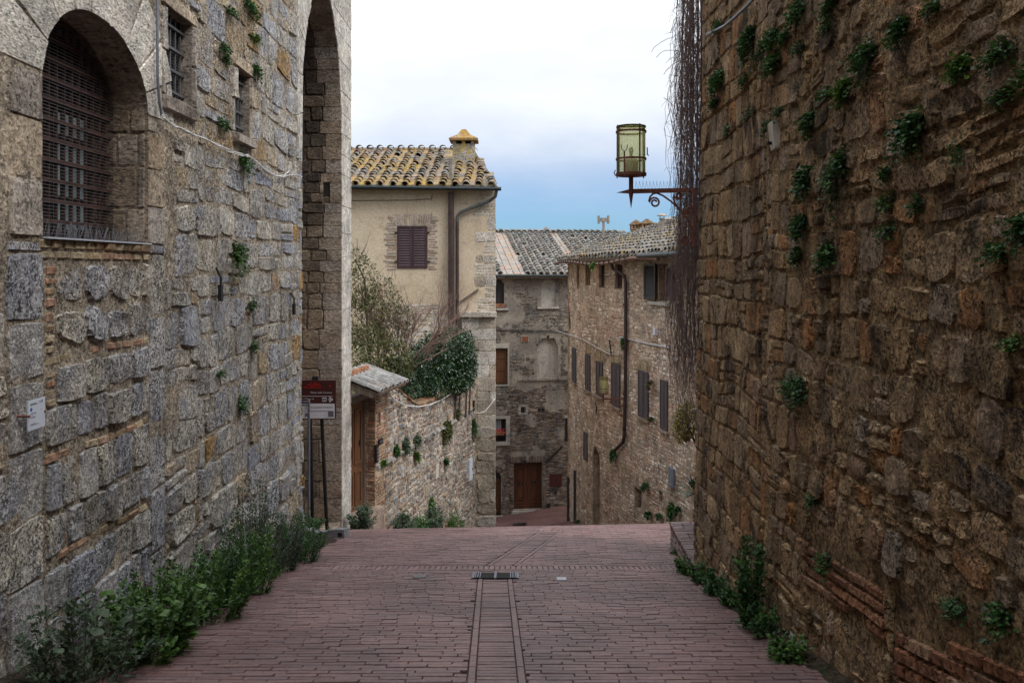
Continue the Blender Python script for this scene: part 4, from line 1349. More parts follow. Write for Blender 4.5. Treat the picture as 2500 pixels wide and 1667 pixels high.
q = MB(); q.tube([mH(hx(850), hz(490), .015), mH(hx(1010), hz(489), .015), mH(hx(1045), hz(486), .015), mH(hx(1052), hz(489), .015), mH(hx(1056), hz(474), .015)], .012, 5); q.build('wall_cable', M_oldwood, CH)
# roof of flat tiles and cover tiles, hipped at the right
M_tile_cy = tile_mat('grey_lichen_cover_tile', [(.10, .09, .08), (.17, .155, .14), (.23, .21, .19), (.25, .14, .08), (.19, .175, .16), (.28, .22, .16)], (.34, .21, .035), .85, (.27, .19, .06), .455)
RL = 4.95; rsl = math.atan2(4.17 - 2.42, 29.5 - 24.7)
def mRf(s, l, d):
    return V((s, 24.66 + l * math.cos(rsl) - d * math.sin(rsl), 2.44 + l * math.sin(rsl) + d * math.cos(rsl)))
def hip_r(l): return -.42 - .95 * l / RL
q = MB(); q.v = [mRf(-9.3, -.02, -.05), mRf(hip_r(0), -.02, -.05), mRf(hip_r(RL), RL, -.05), mRf(-9.3, RL, -.05)]
q.v += [p - V((0, 0, .1)) for p in q.v]; q.f = [(0, 1, 2, 3), (4, 7, 6, 5), (0, 4, 5, 1), (1, 5, 6, 2), (2, 6, 7, 3)]; q.t = [.2] * 5
q.build('roof_deck', M_oldwood, CH)
cov = Pieces(); flt = Pieces()
ncol = 24; sp_ = .372
for i in range(ncol):
    s = -.62 - i * sp_
    for k in range(15):
        l = -.05 + k * .335
        if l + .3 > RL: continue
        ok = s < hip_r(l) - .02
        miss = (i in (4,) and k > 8) or (i == 1 and k > 9) or (RS.random() < .015)
        if ok and not miss: cov.add(cover_tile(mRf, s, l, .40, .112 + U(-.008, .008), .085, .052 + U(-.012, .014), .012, 6, .032), U(0, 1))
        sf = s - sp_ / 2
        if sf + .12 < hip_r(l):
            w = sp_ * .40 if not (i in (0, 1, 4)) else sp_ * .62
            vs, fs, _ = stone(mRf, sf - w, sf + w, l, l + .36, .02, .05, 3, back=-.03, bump=.2)
            flt.add((vs, fs), U(0, 1))
for l in [x * .34 for x in range(14)]:          # tiles along the hip
    s = hip_r(l)
    def mhip(a, b_, d, s=s, l=l): return mRf(s - .12 + a - .95 / RL * b_, l + b_, d)
    if l < .8 or l > 1.3: cov.add(cover_tile(mhip, 0, 0, .40, .11, .085, .03, .02, 5, .012), U(0, 1))
cov.emit(CH, 'cover_tile', M_tile_cy, 300, 9, stuff='far_cover_tiles')
flt.emit(CH, 'flat_tile', M_tile_y, 300, 9, stuff='far_flat_tiles')
rd = Pieces()
def mrd(a, b_, d): return V((b_, 29.42 + a, 4.13 + d))
x = -9.0
while x < -1.5:
    rd.add(cover_tile(mrd, 0, x, .44, .15, .13, .0, .02, 6, .015), U(0, 1)); x += .38
for i in range(ncol):                          # the bulge where each column runs under the ridge
    def mre(a, b_, d, i=i): return V((-.62 - i * sp_ + a, 29.25 + b_, 4.17 + d))
    if -.62 - i * sp_ < -1.5: rd.add(cover_tile(mre, 0, 0, .3, .125, .12, .06, .06, 6, .012), U(0, 1))
rd.emit(CH, 'ridge_tile', M_tile_y, 100, 8)
# chimney with a pyramid cap, and a zinc flue
CM = MB(); c = P(1133, 395, 27.6)
CM.box(c.x - .36, c.x + .36, 27.25, 27.95, c.z - .6, c.z + .55); chm = CM.build('chimney', M_chim, CH)
q = MB(); zt = c.z + .66
q.v = [V((c.x + a, 27.6 + b_, zt)) for a, b_ in ((-.47, -.47), (.47, -.47), (.47, .47), (-.47, .47))] + [V((c.x + a, 27.6 + b_, zt + .07)) for a, b_ in ((-.48, -.48), (.48, -.48), (.48, .48), (-.48, .48))]
q.v += [V((c.x + a, 27.6 + b_, zt + .22)) for a, b_ in ((-.22, -.22), (.22, -.22), (.22, .22), (-.22, .22))] + [V((c.x + a, 27.6 + b_, zt + .42)) for a, b_ in ((-.07, -.07), (.07, -.07), (.07, .07), (-.07, .07))]
q.f = [(3, 2, 1, 0)] + [(r * 4 + k, r * 4 + (k + 1) % 4, r * 4 + 4 + (k + 1) % 4, r * 4 + 4 + k) for r in range(3) for k in range(4)] + [(12, 13, 14, 15)]
q.t = [.5] * len(q.f); q.build('cap', M_tile_y, chm)
for a in (-.3, 0, .3):
    for b_ in (-.3, .3):
        q = MB(); q.box(c.x + a - .055, c.x + a + .055, 27.6 + b_ - .055, 27.6 + b_ + .055, c.z + .55, zt); q.build('vent_pier', M_chim, chm)
q = MB(); q.box(c.x - .25, c.x + .25, 27.42, 27.78, c.z + .552, c.z + .64); q.build('flue_mouth', M_dark, chm)
q = MB(); A = P(1102, 444, 25.2); q.tube([A - V((0, 0, .15)), A + V((0, 0, .72))], .085, 10)
for k in range(3): q.tube([A + V((0, 0, .56 + k * .06)), A + V((0, 0, .585 + k * .06))], .095, 10)
q.build('zinc_flue', M_zinc, CH)
# ---------------------------------------------------------------- far house across the lower street
c8, s8 = math.cos(math.radians(8)), math.sin(math.radians(8))
mB = Frame((-1.5, 36.75, 0), (c8, s8, 0), (s8, -c8, 0))
BH = thing('far_house', 'stained grey old house closing the lower street, with a wide brown double door', 'house', (.8, 37, -11.2))
def bx(x, y, d=0.0): return mB.hit(vw(x), vw(y), d)       # from view pixels to the facade
def brect(x0, y0, x1, y1):
    a, t1 = bx(x0, y0); b, t0 = bx(x1, y1)
    return rect(a, b, t0, t1)
def rr(p): return p[0][0], p[1][0], p[0][1], p[2][1]
W_top = brect(1126, 646, 1158, 706); W_mid = brect(1130, 800, 1166, 883); W_low = brect(1130, 963, 1162, 1014)
N_big = brect(1233, 790, 1282, 869); N_sml = brect(1243, 652, 1277, 704)
D_main = brect(1180, 1063, 1246, 1169); D_left = brect(1122, 1094, 1151, 1183)
a0, a1, z0, z1 = rr(N_big); NB = arch_pts(a0, a1, z0, z1 - .3, .62)
a0, a1, z0, z1 = rr(N_sml); NS = arch_pts(a0, a1, z0, z1 - .05, .27)
a0, a1, z0, z1 = rr(W_top); WT = arch_pts(a0, a1, z0, z1 - .12, .2)
a0, a1, z0, z1 = rr(D_left); DL = arch_pts(a0, a1, z0, z1 - .1, .38)
HOLE = brect(1196, 934, 1207, 947)
ops = [WT, W_mid, W_low, NB, NS, D_main, DL]
es = [x for p in ops for x, _ in p[:2]]; et = [y for p in ops for _, y in (p[0], p[2])]
vf = core_grid(mB, -3, 8.5, -13, -.38, .12, ops, .02, 0, es, et)
mesh_obj('stucco_wall', vf[0], vf[1], M_grey_stucco, BH, .5)
b = MB(); b.prism([mB(-3, -13, -.4), mB(8.5, -13, -.4), mB(8.5, -13, -8), mB(-3, -13, -8)], (0, 0, 12.6)); b.build('house_body', M_grey_stucco, BH)
for p in ops:
    rv = reveal(mB, p, .0, -.32); mesh_obj('reveal', rv[0], rv[1], M_niche if p in (NB, NS) else M_grey_stucco, BH, .5, False)
def fill(poly, d, name, mat, par=None):
    q = MB(); q.v = [mB(s, t, d) for s, t in poly]; q.f = [tuple(range(len(poly)))]; q.t = [.5]
    return q.build(name, mat, par or BH)
fill(NB, -.16, 'blind_niche', M_niche); fill(NS, -.12, 'small_blind_niche', M_niche)
w = fill(WT, -.2, 'arched_window', M_dark)
a0, a1, z0, z1 = rr(W_top)
q = MB(); q.mbox(mB, a0 + .02, a1 - .02, z0, z1 + .02, -.19, -.16); q.build('shutter', M_dshut, w)
tr = MB(); tr.mbox(mB, a0, a1 + .03, z0 + .0, z0 + .17, -.1, .06); tr.build('flower_box', M_rbrick, BH)
q = MB(); q.mbox(mB, a0, a1 + .22, z0 - .12, z0 - .03, -.05, .1); q.build('sill', M_niche, BH)
a0, a1, z0, z1 = rr(W_mid)
w = MB(); w.mbox(mB, a0, a1, z0, z1, -.2, -.15); w = w.build('brown_window', M_wood, BH)
for k in range(3):
    h = (z1 - z0) / 3
    q = MB(); q.mbox(mB, a0 + .08, a1 - .07, z0 + k * h + .06, z0 + k * h + h - .05, -.152, -.135); q.build('window_panel', M_wood, w)
q = MB(); q.mbox(mB, a0, a1 + .06, z0 - .06, z0, -.1, .05); q.build('sill', M_niche, BH)
q = MB(); q.mbox(mB, a0, a1 + .07, z1 + .005, z1 + .22, -.05, .025); q.mbox(mB, a1 + .005, a1 + .07, z0, z1, -.05, .02); q.build('window_surround', M_niche, BH)
a0, a1, z0, z1 = rr(W_low)
w = MB(); w.mbox(mB, a0, a1, z0, z1, -.28, -.24); w = w.build('curtained_window', M_glass, BH)
for k in range(5):
    s = a0 + .1 + k * .09
    if s + .08 < a1 - .1:
        q = MB(); q.mbox(mB, s, s + .075, z0 + .3, z1 - .05, -.238, -.225); q.build('curtain', M_curtain, w)
q = MB(); q.mbox(mB, a0, a1, z1 - .05, z1, -.22, -.12); q.mbox(mB, a1 - .09, a1, z0, z1 - .05, -.22, -.12); q.mbox(mB, a0, a1 - .09, z0, z0 + .05, -.22, -.12); q.build('frame', M_iron, w)
for k in range(8):
    s = a0 + .06 + k * .075
    if s < a1 - .1: q = MB(); q.mbox(mB, s, s + .012, z0 + .05, z0 + .5, -.11, -.095); q.build('rail_bar', M_iron, w)
q = MB(); q.mbox(mB, a0, a1 - .08, z0 + .30, z0 + .44, -.1, .06); q.build('flower_box', M_rbrick, BH)
fl_ = MB()
for k in range(90):
    c = mB(U(a0, a1 - .06), z0 + U(.36, .60), U(-.06, .08)); u = V((U(-1, 1), U(-1, 1), U(-1, 1))).normalized(); v = u.orthogonal().normalized()
    fl_.add([c, c + u * .045 + v * .025, c + u * .08, c + u * .045 - v * .025], [(0, 1, 2, 3)], U(0, 1))
tag(fl_.build('window_flowers', M_flower), 'red flowers in the box on the curtained lower window of the far house', 'flowers')
q = MB(); q.mbox(mB, a1 + .005, a1 + .18, z0 - .1, z1 + .02, -.05, .03); q.mbox(mB, a0, a1 + .18, z0 - .16, z0 - .01, -.05, .045); q.mbox(mB, a0, a1 + .2, z1 + .02, z1 + .14, -.05, .03); q.build('window_surround', M_niche, BH)
# doors
a0, a1, z0, z1 = rr(D_main); xm = (a0 + a1) / 2
for (s0, s1) in ((a0, xm - .005), (xm + .005, a1)):
    q = MB(); q.mbox(mB, s0, s1, z0 - .02, z1, -.26, -.2); dd = q.build('door_leaf', M_door2, BH)
    w_ = s1 - s0
    for (c, d) in ((.12, .30), (.42, z1 - z0 - .28)):
        q = MB()
        x0, x1 = s0 + .13, s1 - .13
        q.mbox(mB, x0, x1, z0 + c, z0 + c + .04, -.2, -.175); q.mbox(mB, x0, x1, z0 + d - .04, z0 + d, -.2, -.175)
        q.mbox(mB, x0, x0 + .04, z0 + c + .04, z0 + d - .04, -.2, -.175); q.mbox(mB, x1 - .04, x1, z0 + c + .04, z0 + d - .04, -.2, -.175)
        if d > 1: q.mbox(mB, x0 + .08, x1 - .08, z0 + c + .09, z0 + d - .09, -.2, -.185)
        q.build('panel', M_door2, dd)
    kc = mB((s0 + s1) / 2 + (.02 if s0 == a0 else -.02), z0 + 1.18, -.17)
    q = MB(); q.tube([kc + mB.u * .085 * math.cos(k * math.pi / 7) + ZV * .085 * math.sin(k * math.pi / 7) for k in range(15)], .018, 5, caps=False); q.build('ring_knocker', M_iron, dd)
q = MB(); q.mbox(mB, a0 - .1, a1 + .1, z0 - .25, z0 - .025, -.3, .1); q.build('door_step', M_niche, BH)
a0, a1, z0, z1 = rr(D_left)
q = MB(); q.mbox(mB, a0, a1, z0, z1 + .3, -.24, -.2); dd = q.build('narrow_door', M_wood, BH)
for (c, d) in ((.1, .8), (.9, 1.5)):
    q = MB(); q.mbox(mB, a0 + .1, a1 - .06, z0 + c, z0 + d, -.2, -.18); q.build('panel', M_wood, dd)
q = MB(); q.mbox(mB, a0, a1, z0 + 1.62, z0 + 2.2, -.198, -.17); q.build('fanlight', M_glass, dd)
q = MB(); q.mbox(mB, a0 - .1, a1 + .12, z0 - .3, z0, -.3, .12); q.build('door_step', M_niche, BH)
# brick facing low down
bb = Pieces()
ops2 = [brect(1122, 790, 1172, 890), brect(1228, 765, 1288, 876), brect(1194, 765, 1220, 792), brect(1186, 864, 1310, 878), brect(1120, 955, 1168, 1020), brect(1174, 1035, 1252, 1180), brect(1110, 1060, 1160, 1200), HOLE, brect(1296, 955, 1310, 1012)]
a_l, t_l = bx(1140, 1205); t_hi = bx(1200, 950)[1]
for (a, b_, c, d) in coursed(.6, 4.6, -12.6, bx(1200, 720)[1], (.062, .072), (.18, .29), ops2, .005, 0):
    n = noise.noise(V((a * .9, c * .9, 2)))
    lim = -.5 if c < -8.4 else -.28 + (c + 8.4) * .16
    if n < lim: continue
    bb.add(stone(mB, a, b_, c, d, .018, .15, 3, back=-.01), U(0, 1))
er = Pieces()                                # rubble showing where the plaster has come away
for (a, b_, c, d) in rubble(.55, 4.4, bx(1200, 935)[1], -.6, (.11, .2), (.13, .34), ops2 + [brect(1236, 645, 1284, 712), brect(1120, 640, 1164, 715)], .008, .15, (.4, .9)):
    if noise.noise(V((a * .75 + 9, c * .75, 6))) < .06 + .10 * sst(-3.5, -.6, c): continue
    er.add(stone(mB, a, b_, c, d, U(.012, .03), .5, 4, back=-.006), U(0, 1))
er.emit(BH, 'exposed_stone', stone_mat('drab_rubble', [(.13, .11, .095), (.21, .18, .15), (.27, .235, .195), (.17, .165, .165), (.24, .19, .14)], crust=((.06, .06, .065), 3, .55, .6), pit=(26, .44, .45), bump=.03), 300, 8)
def fw(w): return (rr(D_left)[0] + rr(D_left)[1]) / 2 + .5 * (rr(D_left)[1] - rr(D_left)[0]) * math.cos(w), rr(D_left)[3] - .1 + .38 * math.sin(w)
x0, x1, zz0, zz1 = rr(D_left)
for k in range(14):
    wa = math.pi * k / 13 * .95
    cx_ = (x0 + x1) / 2
    for (r0, r1) in ((1.05, 1.5), (1.56, 1.72)):
        def mm(a, r, d, wa=wa):
            w = wa + a
            hw = (x1 - x0) / 2
            return mB(cx_ + hw * r * math.cos(w), zz1 - .1 + (.38 + hw * (r - 1)) * math.sin(w), d)
        bb.add(stone(mm, -.095, .095, r0, r1, .03, .04, 3), U(.5, 1))
for sd in (x1 + .03,):
    z = zz0 - .1
    while z < zz1 - .1:
        bb.add(stone(mB, sd, sd + .24, z, z + .06, .02, .12, 3), U(.3, 1)); z += .066
a0, a1, z0, z1 = rr(D_main)
k = a0 - .12
while k < a1 + .12:
    bb.add(stone(mB, k, k + .056, z1 + .015, z1 + .30, .025, .06, 3), U(.5, 1)); k += .063
for (sa, sb_) in ((a0 - .2, a0 - .01), (a1 + .01, a1 + .16)):
    z = z0
    while z < z1:
        bb.add(stone(mB, sa, sb_, z, z + .06, .022, .12, 3), U(.3, 1)); z += .066
bb.emit(BH, 'brick', M_dbrick, 300, 8, stuff='sooty_brickwork')
# ledges, vents, holes, wires
q = MB(); a, t = bx(1190, 872); b_, _ = bx(1306, 872); q.mbox(mB, a, b_, t - .05, t + .04, -.02, .06); q.build('ledge', M_grey_stucco, BH)
q = MB(); a, t = bx(1234, 707); b_, _ = bx(1283, 707); q.mbox(mB, a, b_, t - .04, t + .04, -.02, .09); q.build('niche_sill', M_niche, BH)
a, t = bx(1206, 778); q = MB(); q.mbox(mB, a - .17, a + .17, t - .14, t + .14, -.01, .03); v_ = q.build('vent_frame', M_niche, BH)
q = MB(); q.mbox(mB, a - .14, a + .14, t - .115, t + .115, .03, .04); q.build('rusty_plate', plain('rust_plate', (.20, .065, .03), .85, 0, .4, 9), v_)
a0, a1, z0, z1 = rr(HOLE); q = MB(); q.mbox(mB, a0 - .12, a1 + .12, z0 - .1, z1 + .12, -.01, .015); h_ = q.build('vent_surround', M_niche, BH)
q = MB(); q.mbox(mB, a0, a1, z0, z1, .0, .019); q.build('vent_hole', M_dark, h_)
for px in (1239, 1247):
    a, t = bx(px, 940); q = MB()
    pts = [mB(a + .075 * math.cos(k * .5236), t + .075 * math.sin(k * .5236), .022) for k in range(12)]
    q.prism(pts, mB.n * .015); q.build('round_vent', M_iron, BH)
for (x, y) in ((1206, 1102 - 40), (1276, 1131)):
    a, t = bx(x, y); q = MB(); q.prism([mB(a + .07 * math.cos(k * .5236), t + .07 * math.sin(k * .5236), .02) for k in range(12)], mB.n * .02); q.build('round_vent', M_iron, BH)
a0, a1, z0, z1 = rr(brect(1262, 1088, 1290, 1115)); q = MB(); q.mbox(mB, a0, a1, z0, z1, .015, .05); q.build('brown_plate', M_signbrown, BH)
a0, a1, z0, z1 = rr(brect(1255, 1167 - 8, 1264, 1169)); q = MB(); q.mbox(mB, a0, a1, z0, z1 + .06, .015, .035); q.build('cellar_grille', M_iron, BH)
a0, a1, z0, z1 = rr(brect(1298, 960, 1306, 1012)); q = MB(); q.mbox(mB, a0, a1 + .3, z0, z1, .0, .03); q.build('dark_window', M_dark, BH)
A = mB(*bx(1254, 1061), .05); B_ = mB(*bx(1291, 1024), .05); d_ = (B_ - A)
q = MB(); q.obox((A + B_) / 2, d_.normalized(), mB.n, d_.normalized().cross(mB.n), d_.length / 2, .07, .03); q.build('sloping_ledge', M_iron, BH)
for (x0_, y0_, y1_) in ((1205, 905, 1060), (1282, 900, 1010), (1255, 960, 1060)):
    a, t0 = bx(x0_, y1_); _, t1 = bx(x0_, y0_)
    q = MB(); q.tube([mB(a, t0, .03), mB(a, t1, .03)], .008, 4); q.build('wire', M_galv, BH)
q = MB(); pts = [mB(*bx(x, y), .04) for x, y in ((1138, 757), (1190, 760), (1240, 759), (1308, 762))]; q.tube(pts, .018, 5); q.build('cable', M_dcable, BH)
# eaves and roof
q = MB(); q.tube([mB(-3, -.42, .42), mB(4.6, -.42, .42)], .06, 8); q.build('gutter', M_gutter, BH)
q = MB(); q.mbox(mB, -3, 8.4, -.5, -.42, -.1, .36); q.build('eaves_board', M_oldwood, BH)
rb_ = math.atan2(2.15, 7.0); BL = 7.35
def mBr(s, l, d): return mB(s, -.36 + l * math.sin(rb_) + d * math.cos(rb_), .42 - l * math.cos(rb_) + d * math.sin(rb_))
q = MB(); q.v = [mBr(-3.2, 0, -.04), mBr(8.6, 0, -.04), mBr(8.6, BL, -.04), mBr(-3.2, BL, -.04)]; q.v += [p - V((0, 0, .12)) for p in q.v]
q.f = [(0, 1, 2, 3), (4, 7, 6, 5), (0, 4, 5, 1), (1, 5, 6, 2), (2, 6, 7, 3), (3, 7, 4, 0)]; q.t = [.3] * 6; q.build('roof_deck', M_mort_l, BH)
M_tile_bf = tile_mat('worn_flat_tile', [(.13, .12, .11), (.20, .18, .16), (.26, .22, .19), (.30, .19, .13), (.34, .21, .13)], (.16, .17, .05), .5, (.22, .2, .18), .52)
cov = Pieces(); flt = Pieces()
i = 0; s = -2.8
bare = (6, 13, 14, 15, 24)
while s < 8.3:
    for k in range(19):
        l = -.04 + k * .385
        if l + .36 > BL: continue
        if i not in bare and RS.random() > .02:
            cov.add(cover_tile(mBr, s, l, .45, .115, .085, .055, .012, 5, .022), U(0, 1))
        w = .075 if i not in bare and (i + 1) not in bare else .15
        a, b_, c_ = stone(mBr, s + .16 - w, s + .16 + w, l, l + .41, .02, .05, 3, back=-.03)
        flt.add((a, b_, c_), U(0, .5) if w < .1 else U(.25, .8))
    s += .31; i += 1
cov.emit(BH, 'cover_tile', M_tile_g, 300, 8, stuff='small_cover_tiles')
flt.emit(BH, 'flat_tile', M_tile_bf, 300, 8, stuff='small_flat_tiles')
rd = Pieces(); s = -2.8
while s < 8.4:
    def mrb(a, b_, d): return mBr(b_, BL - .02 + a, d)
    rd.add(cover_tile(mrb, 0, s, .44, .15, .13, .02, .04, 6, .015), U(0, 1)); s += .38
s = -2.8
while s < 8.3:
    def mrc(a, b_, d, s=s): return mBr(s + a, BL - .2 + b_, d)
    rd.add(cover_tile(mrc, 0, 0, .3, .13, .12, .09, .09, 5, .01), U(0, 1)); s += .31
rd.emit(BH, 'ridge_tile', M_tile_g, 100, 6)
c = P(vw(1254), vw(534), 44.0)
q = MB(); q.box(c.x - .28, c.x + .28, 43.8, 44.3, c.z - .5, c.z + .03); ch2 = q.build('chimney', M_chim, BH)
q = MB(); q.v = [c + V((a, b_, .03)) for a, b_ in ((-.34, -.2), (.34, -.2), (.34, .35), (-.34, .35))] + [c + V((0, .05, .32))]; q.f = [(3, 2, 1, 0)] + [(k, (k + 1) % 4, 4) for k in range(4)]; q.t = [.5] * 5; q.build('cap', M_tile_g, ch2)
c = P(vw(1386), vw(534), 43.0)
tp = thing('chimney_cowl', 'H shaped grey chimney cowl on a thin stack rising behind the far roof', 'chimney', tuple(c - V((0, 0, .5))))
q = MB(); q.box(c.x - .065, c.x + .065, 42.93, 43.07, c.z - .5, c.z + .60); q.build('stack', M_zinc, tp)
q = MB(); q.box(c.x - .2, c.x + .2, 42.9, 43.1, c.z + .56, c.z + .76); q.build('cross_piece', M_zinc, tp)
for sx in (-1, 1):
    q = MB(); q.box(c.x + sx * .25 - .055, c.x + sx * .25 + .055, 42.88, 43.12, c.z + .46, c.z + .88); q.build('side_pot', M_zinc, tp)

# ---------------------------------------------------------------- the curved warm stone house on the right
mH2 = CurveFrame([(2.27, 33.3), (2.72, 30), (3.33, 27.2), (3.95, 25.0), (4.40, 23.2), (5.0, 20.5), (5.5, 18)])
RH = thing('rubble_house', 'curved warm brown rubble stone house with plum shutters, copper gutter and a lichened roof', 'house', (3.3, 27, -9))
def rx(x, y): return mH2.hit(vw(x), vw(y))
def rrect(x0, y0, x1, y1, same=True):
    a, ta = rx(x0, y0); b, tb = rx(x1, y1)
    tl = (rx(x0, y0)[1], rx(x0, y1)[1]) ; tr_ = (rx(x1, y0)[1], rx(x1, y1)[1])
    t1 = tl[0]; t0 = tb
    return (min(a, b), max(a, b), min(t0, t1), max(t0, t1))
UP = [rrect(1325, 606, 1331, 664), rrect(1345, 606, 1356, 656), rrect(1376, 606, 1389, 661), rrect(1413, 606, 1430, 664), rrect(1478, 606, 1490, 664), rrect(1513, 606, 1534, 692)]
LO = [rrect(1316, 797, 1324, 880), rrect(1347, 812, 1356.5, 898), rrect(1372, 828, 1385, 912), rrect(1407, 833, 1425, 936), rrect(1469, 849, 1490, 963), rrect(1520, 871, 1534, 990)]
SM = rrect(1342, 990, 1350.5, 1060)
HO1 = rrect(1458, 1116, 1474, 1175); HO2 = rrect(1514, 1124, 1521, 1156)
AD = rrect(1362, 1025, 1378, 1181)
ADP = arch_pts(AD[0], AD[1], AD[2] - .6, AD[3] - .35, .35)
opsH = [rect(*r) for r in UP + LO + [SM, HO1, HO2]] + [ADP]
es = [x for p in opsH for x, _ in p[:2]]; et = [y for p in opsH for _, y in (p[0], p[2])]
vf = core_grid(mH2, 0, mH2.len, -12.5, .30, .13, opsH, .015, 0, es, et)
mesh_obj('wall_core', vf[0], vf[1], M_mort_h, RH, .5)
N_ = 24
vs = []; 
for k in range(N_ + 1):
    s = mH2.len * k / N_
    for (t, d) in ((-12.5, -.5), (.2, -.5), (.2, -5.2), (-12.5, -5.2)): vs.append(mH2(s, t, d))
fs = [(k * 4 + a, k * 4 + (a + 1) % 4, k * 4 + 4 + (a + 1) % 4, k * 4 + 4 + a) for k in range(N_) for a in range(4)] + [(3, 2, 1, 0)]
mesh_obj('house_body', vs, fs, M_mort_h, RH, .5, False)
vs = [mH2(0, -12.5, 0), mH2(0, -12.5, -.5), mH2(0, .28, -.5), mH2(0, .28, 0)]
mesh_obj('end_wall', vs, [(0, 1, 2, 3)], M_mort_h, RH, .5, False)
for p in opsH:
    rv = reveal(mH2, p, .01, -.3); mesh_obj('reveal', rv[0], rv[1], M_mort_h, RH, .5, False)
hs = Pieces(); hb = Pieces()
for (a, b_, c, d) in rubble(.0, mH2.len - .1, -11.5, .22, (.075, .17), (.10, .28), opsH, .006, .15, (.4, 1.0)):
    if d < gz(mH2(a, 0).x, mH2(a, 0).y) - .2: continue
    n = noise.noise(V((a * .7, c * .7, 4)))
    if a < .25: hb.add(stone(mH2, a, b_, c, d, .012, .15, 3, back=-.006), U(.3, .6)); continue
    tnt = U(0, 1) if n < .25 else U(.3, .6)
    hs.add(stone(mH2, a, b_, c, d, U(.004, .016), .5, 3, warp=wob(.06), back=-.006), tnt)
hs.emit(RH, 'stone', M_house, 300, 9, stuff='small_stones')
hb.emit(RH, 'corner_brick', M_brick, 100, 6)
for r, nm in list(zip(UP, ('slit_window', 'slit_window', 'louvred_window', 'louvred_window', 'louvred_window', 'open_window'))) + [(HO1, 'cellar_opening'), (HO2, 'slit_opening')]:
    q = MB(); q.mbox(mH2, r[0] - .02, r[1] + .02, r[2] - .02, r[3] + .02, -.32, -.27); w = q.build(nm, M_dark, RH)
    if nm == 'louvred_window':
        shutter(mH2, r[0] + .02, r[1] - .02, r[2], r[3], -.08, M_shut if r[0] < 9 else M_dshut, w, 20, False, 'louvre')
for r in LO:
    xm = (r[0] + r[1]) / 2
    q = MB(); q.mbox(mH2, r[0], r[1], r[2], r[3], -.25, -.2); w = q.build('shuttered_window', M_dark, RH)
    shutter(mH2, r[0] - .03, xm - .005, r[2], r[3], .05, M_shut2, w, 20, False); shutter(mH2, xm + .005, r[1] + .03, r[2], r[3], .05, M_shut2, w, 20, False)
    q = MB(); q.mbox(mH2, r[0] - .1, r[1] + .1, r[2] - .09, r[2] - .02, -.05, .09); q.build('sill', M_step, w)
q = MB(); q.mbox(mH2, SM[0], SM[1], SM[2], SM[3], -.25, -.2); w = q.build('shuttered_window', M_dark, RH)
shutter(mH2, SM[0], SM[1], SM[2], SM[3], .04, M_shut2, w, 16, False)
# flat arches of upright bricks over the lower windows
for r in LO[1:5]:
    s = r[0] - .12
    while s < r[1] + .1:
        hb.items.clear() if False else None
        q = stone(mH2, s, s + .058, r[3] + .02, r[3] + .36, .02, .06, 3, back=-.006)
        mesh_obj('lintel_brick', q[0], q[1], M_ybrick, RH, U(.2, .6), q[2]); s += .066
# open dark shutter leaf standing out beside the top window
r = rrect(1487, 606, 1513, 690)
shutter(mH2, r[0], r[1], r[2], r[3], .12, M_dshut, RH, 22, False, 'open_shutter')
r2 = rrect(1536, 612, 1552, 690); shutter(mH2, r2[0], r2[1], r2[2], r2[3], .1, M_shut, RH, 22, False, 'open_shutter')
q = MB(); r = UP[5]; q.mbox(mH2, r[0] + .02, r[0] + .35, r[2] + .05, r[3] - .1, -.26, -.2); q.build('inner_frame', M_wood, RH)
q = MB(); q.mbox(mH2, r[0] - .6, r[1] + .2, r[2] - .13, r[2] - .04, -.05, .1); q.build('window_sill', M_niche, RH)
q = MB(); q.mbox(mH2, AD[0], AD[1], AD[2] - .5, AD[3], -.3, -.26); q.build('arched_doorway', M_oldwood, RH)
# roof
rsR = .33; RLN = 5.6
def ez(s): return .26 + .012 * s
def mRr(s, l, d):
    p, n = mH2.at(min(max(s, 0), mH2.len))
    ss = s if s < 0 else 0
    t_ = (mH2.p[1] - mH2.p[0]).normalized()
    dd = .38 - l * math.cos(rsR) + d * math.sin(rsR) * 0
    q = p + n * dd + t_ * ss
    return V((q.x, q.y, ez(s) + l * math.sin(rsR) + d + .03 * noise.noise(V((s * .5, l * .5, 3)))))
vs = []; nk = 26
for k in range(nk + 1):
    s = -.35 + (mH2.len + .35) * k / nk
    for l in (0, 1.4, 2.8, 4.2, RLN): vs.append(mRr(s, l, -.04))
    for l in (RLN, 0): vs.append(mRr(s, l, -.14))
fs = [(k * 7 + a, k * 7 + (a + 1) % 7, k * 7 + 7 + (a + 1) % 7, k * 7 + 7 + a) for k in range(nk) for a in range(7)] + [tuple(range(6, -1, -1))]
mesh_obj('roof_deck', vs, fs, M_oldwood, RH, .5, False)
cov = Pieces(); flt = Pieces()
s = -.28
while s < mH2.len - .1:
    for k in range(14):
        l = -.05 + k * .395
        if l + .4 > RLN: continue
        cov.add(cover_tile(mRr, s, l, .46, .11, .085, .055, .01, 5, .03), U(0, 1))
        flt.add(stone(mRr, s + .15 - .075, s + .15 + .075, l, l + .42, .02, .06, 3, back=-.03), U(0, 1))
    s += .30
M_tile_r = tile_mat('mossy_roof_tile', [(.09, .086, .08), (.145, .138, .13), (.20, .19, .18), (.165, .13, .10), (.27, .255, .24)], (.36, .25, .08), .75, (.33, .23, .08), .48)
cov.emit(RH, 'cover_tile', M_tile_r, 300, 8, stuff='small_cover_tiles')
flt.emit(RH, 'flat_tile', M_tile_r, 300, 8, stuff='small_flat_tiles')
rd = Pieces()
l = 0
while l < RLN - .3:                            # verge tiles along the far edge
    def mv(a, b_, d): return mRr(-.33 + a, b_, d)
    rd.add(cover_tile(mv, 0, l, .46, .11, .09, .02, .03, 5, .02), U(0, 1)); l += .38
rd.emit(RH, 'verge_tile', M_tile_r, 100, 6)
vs = []
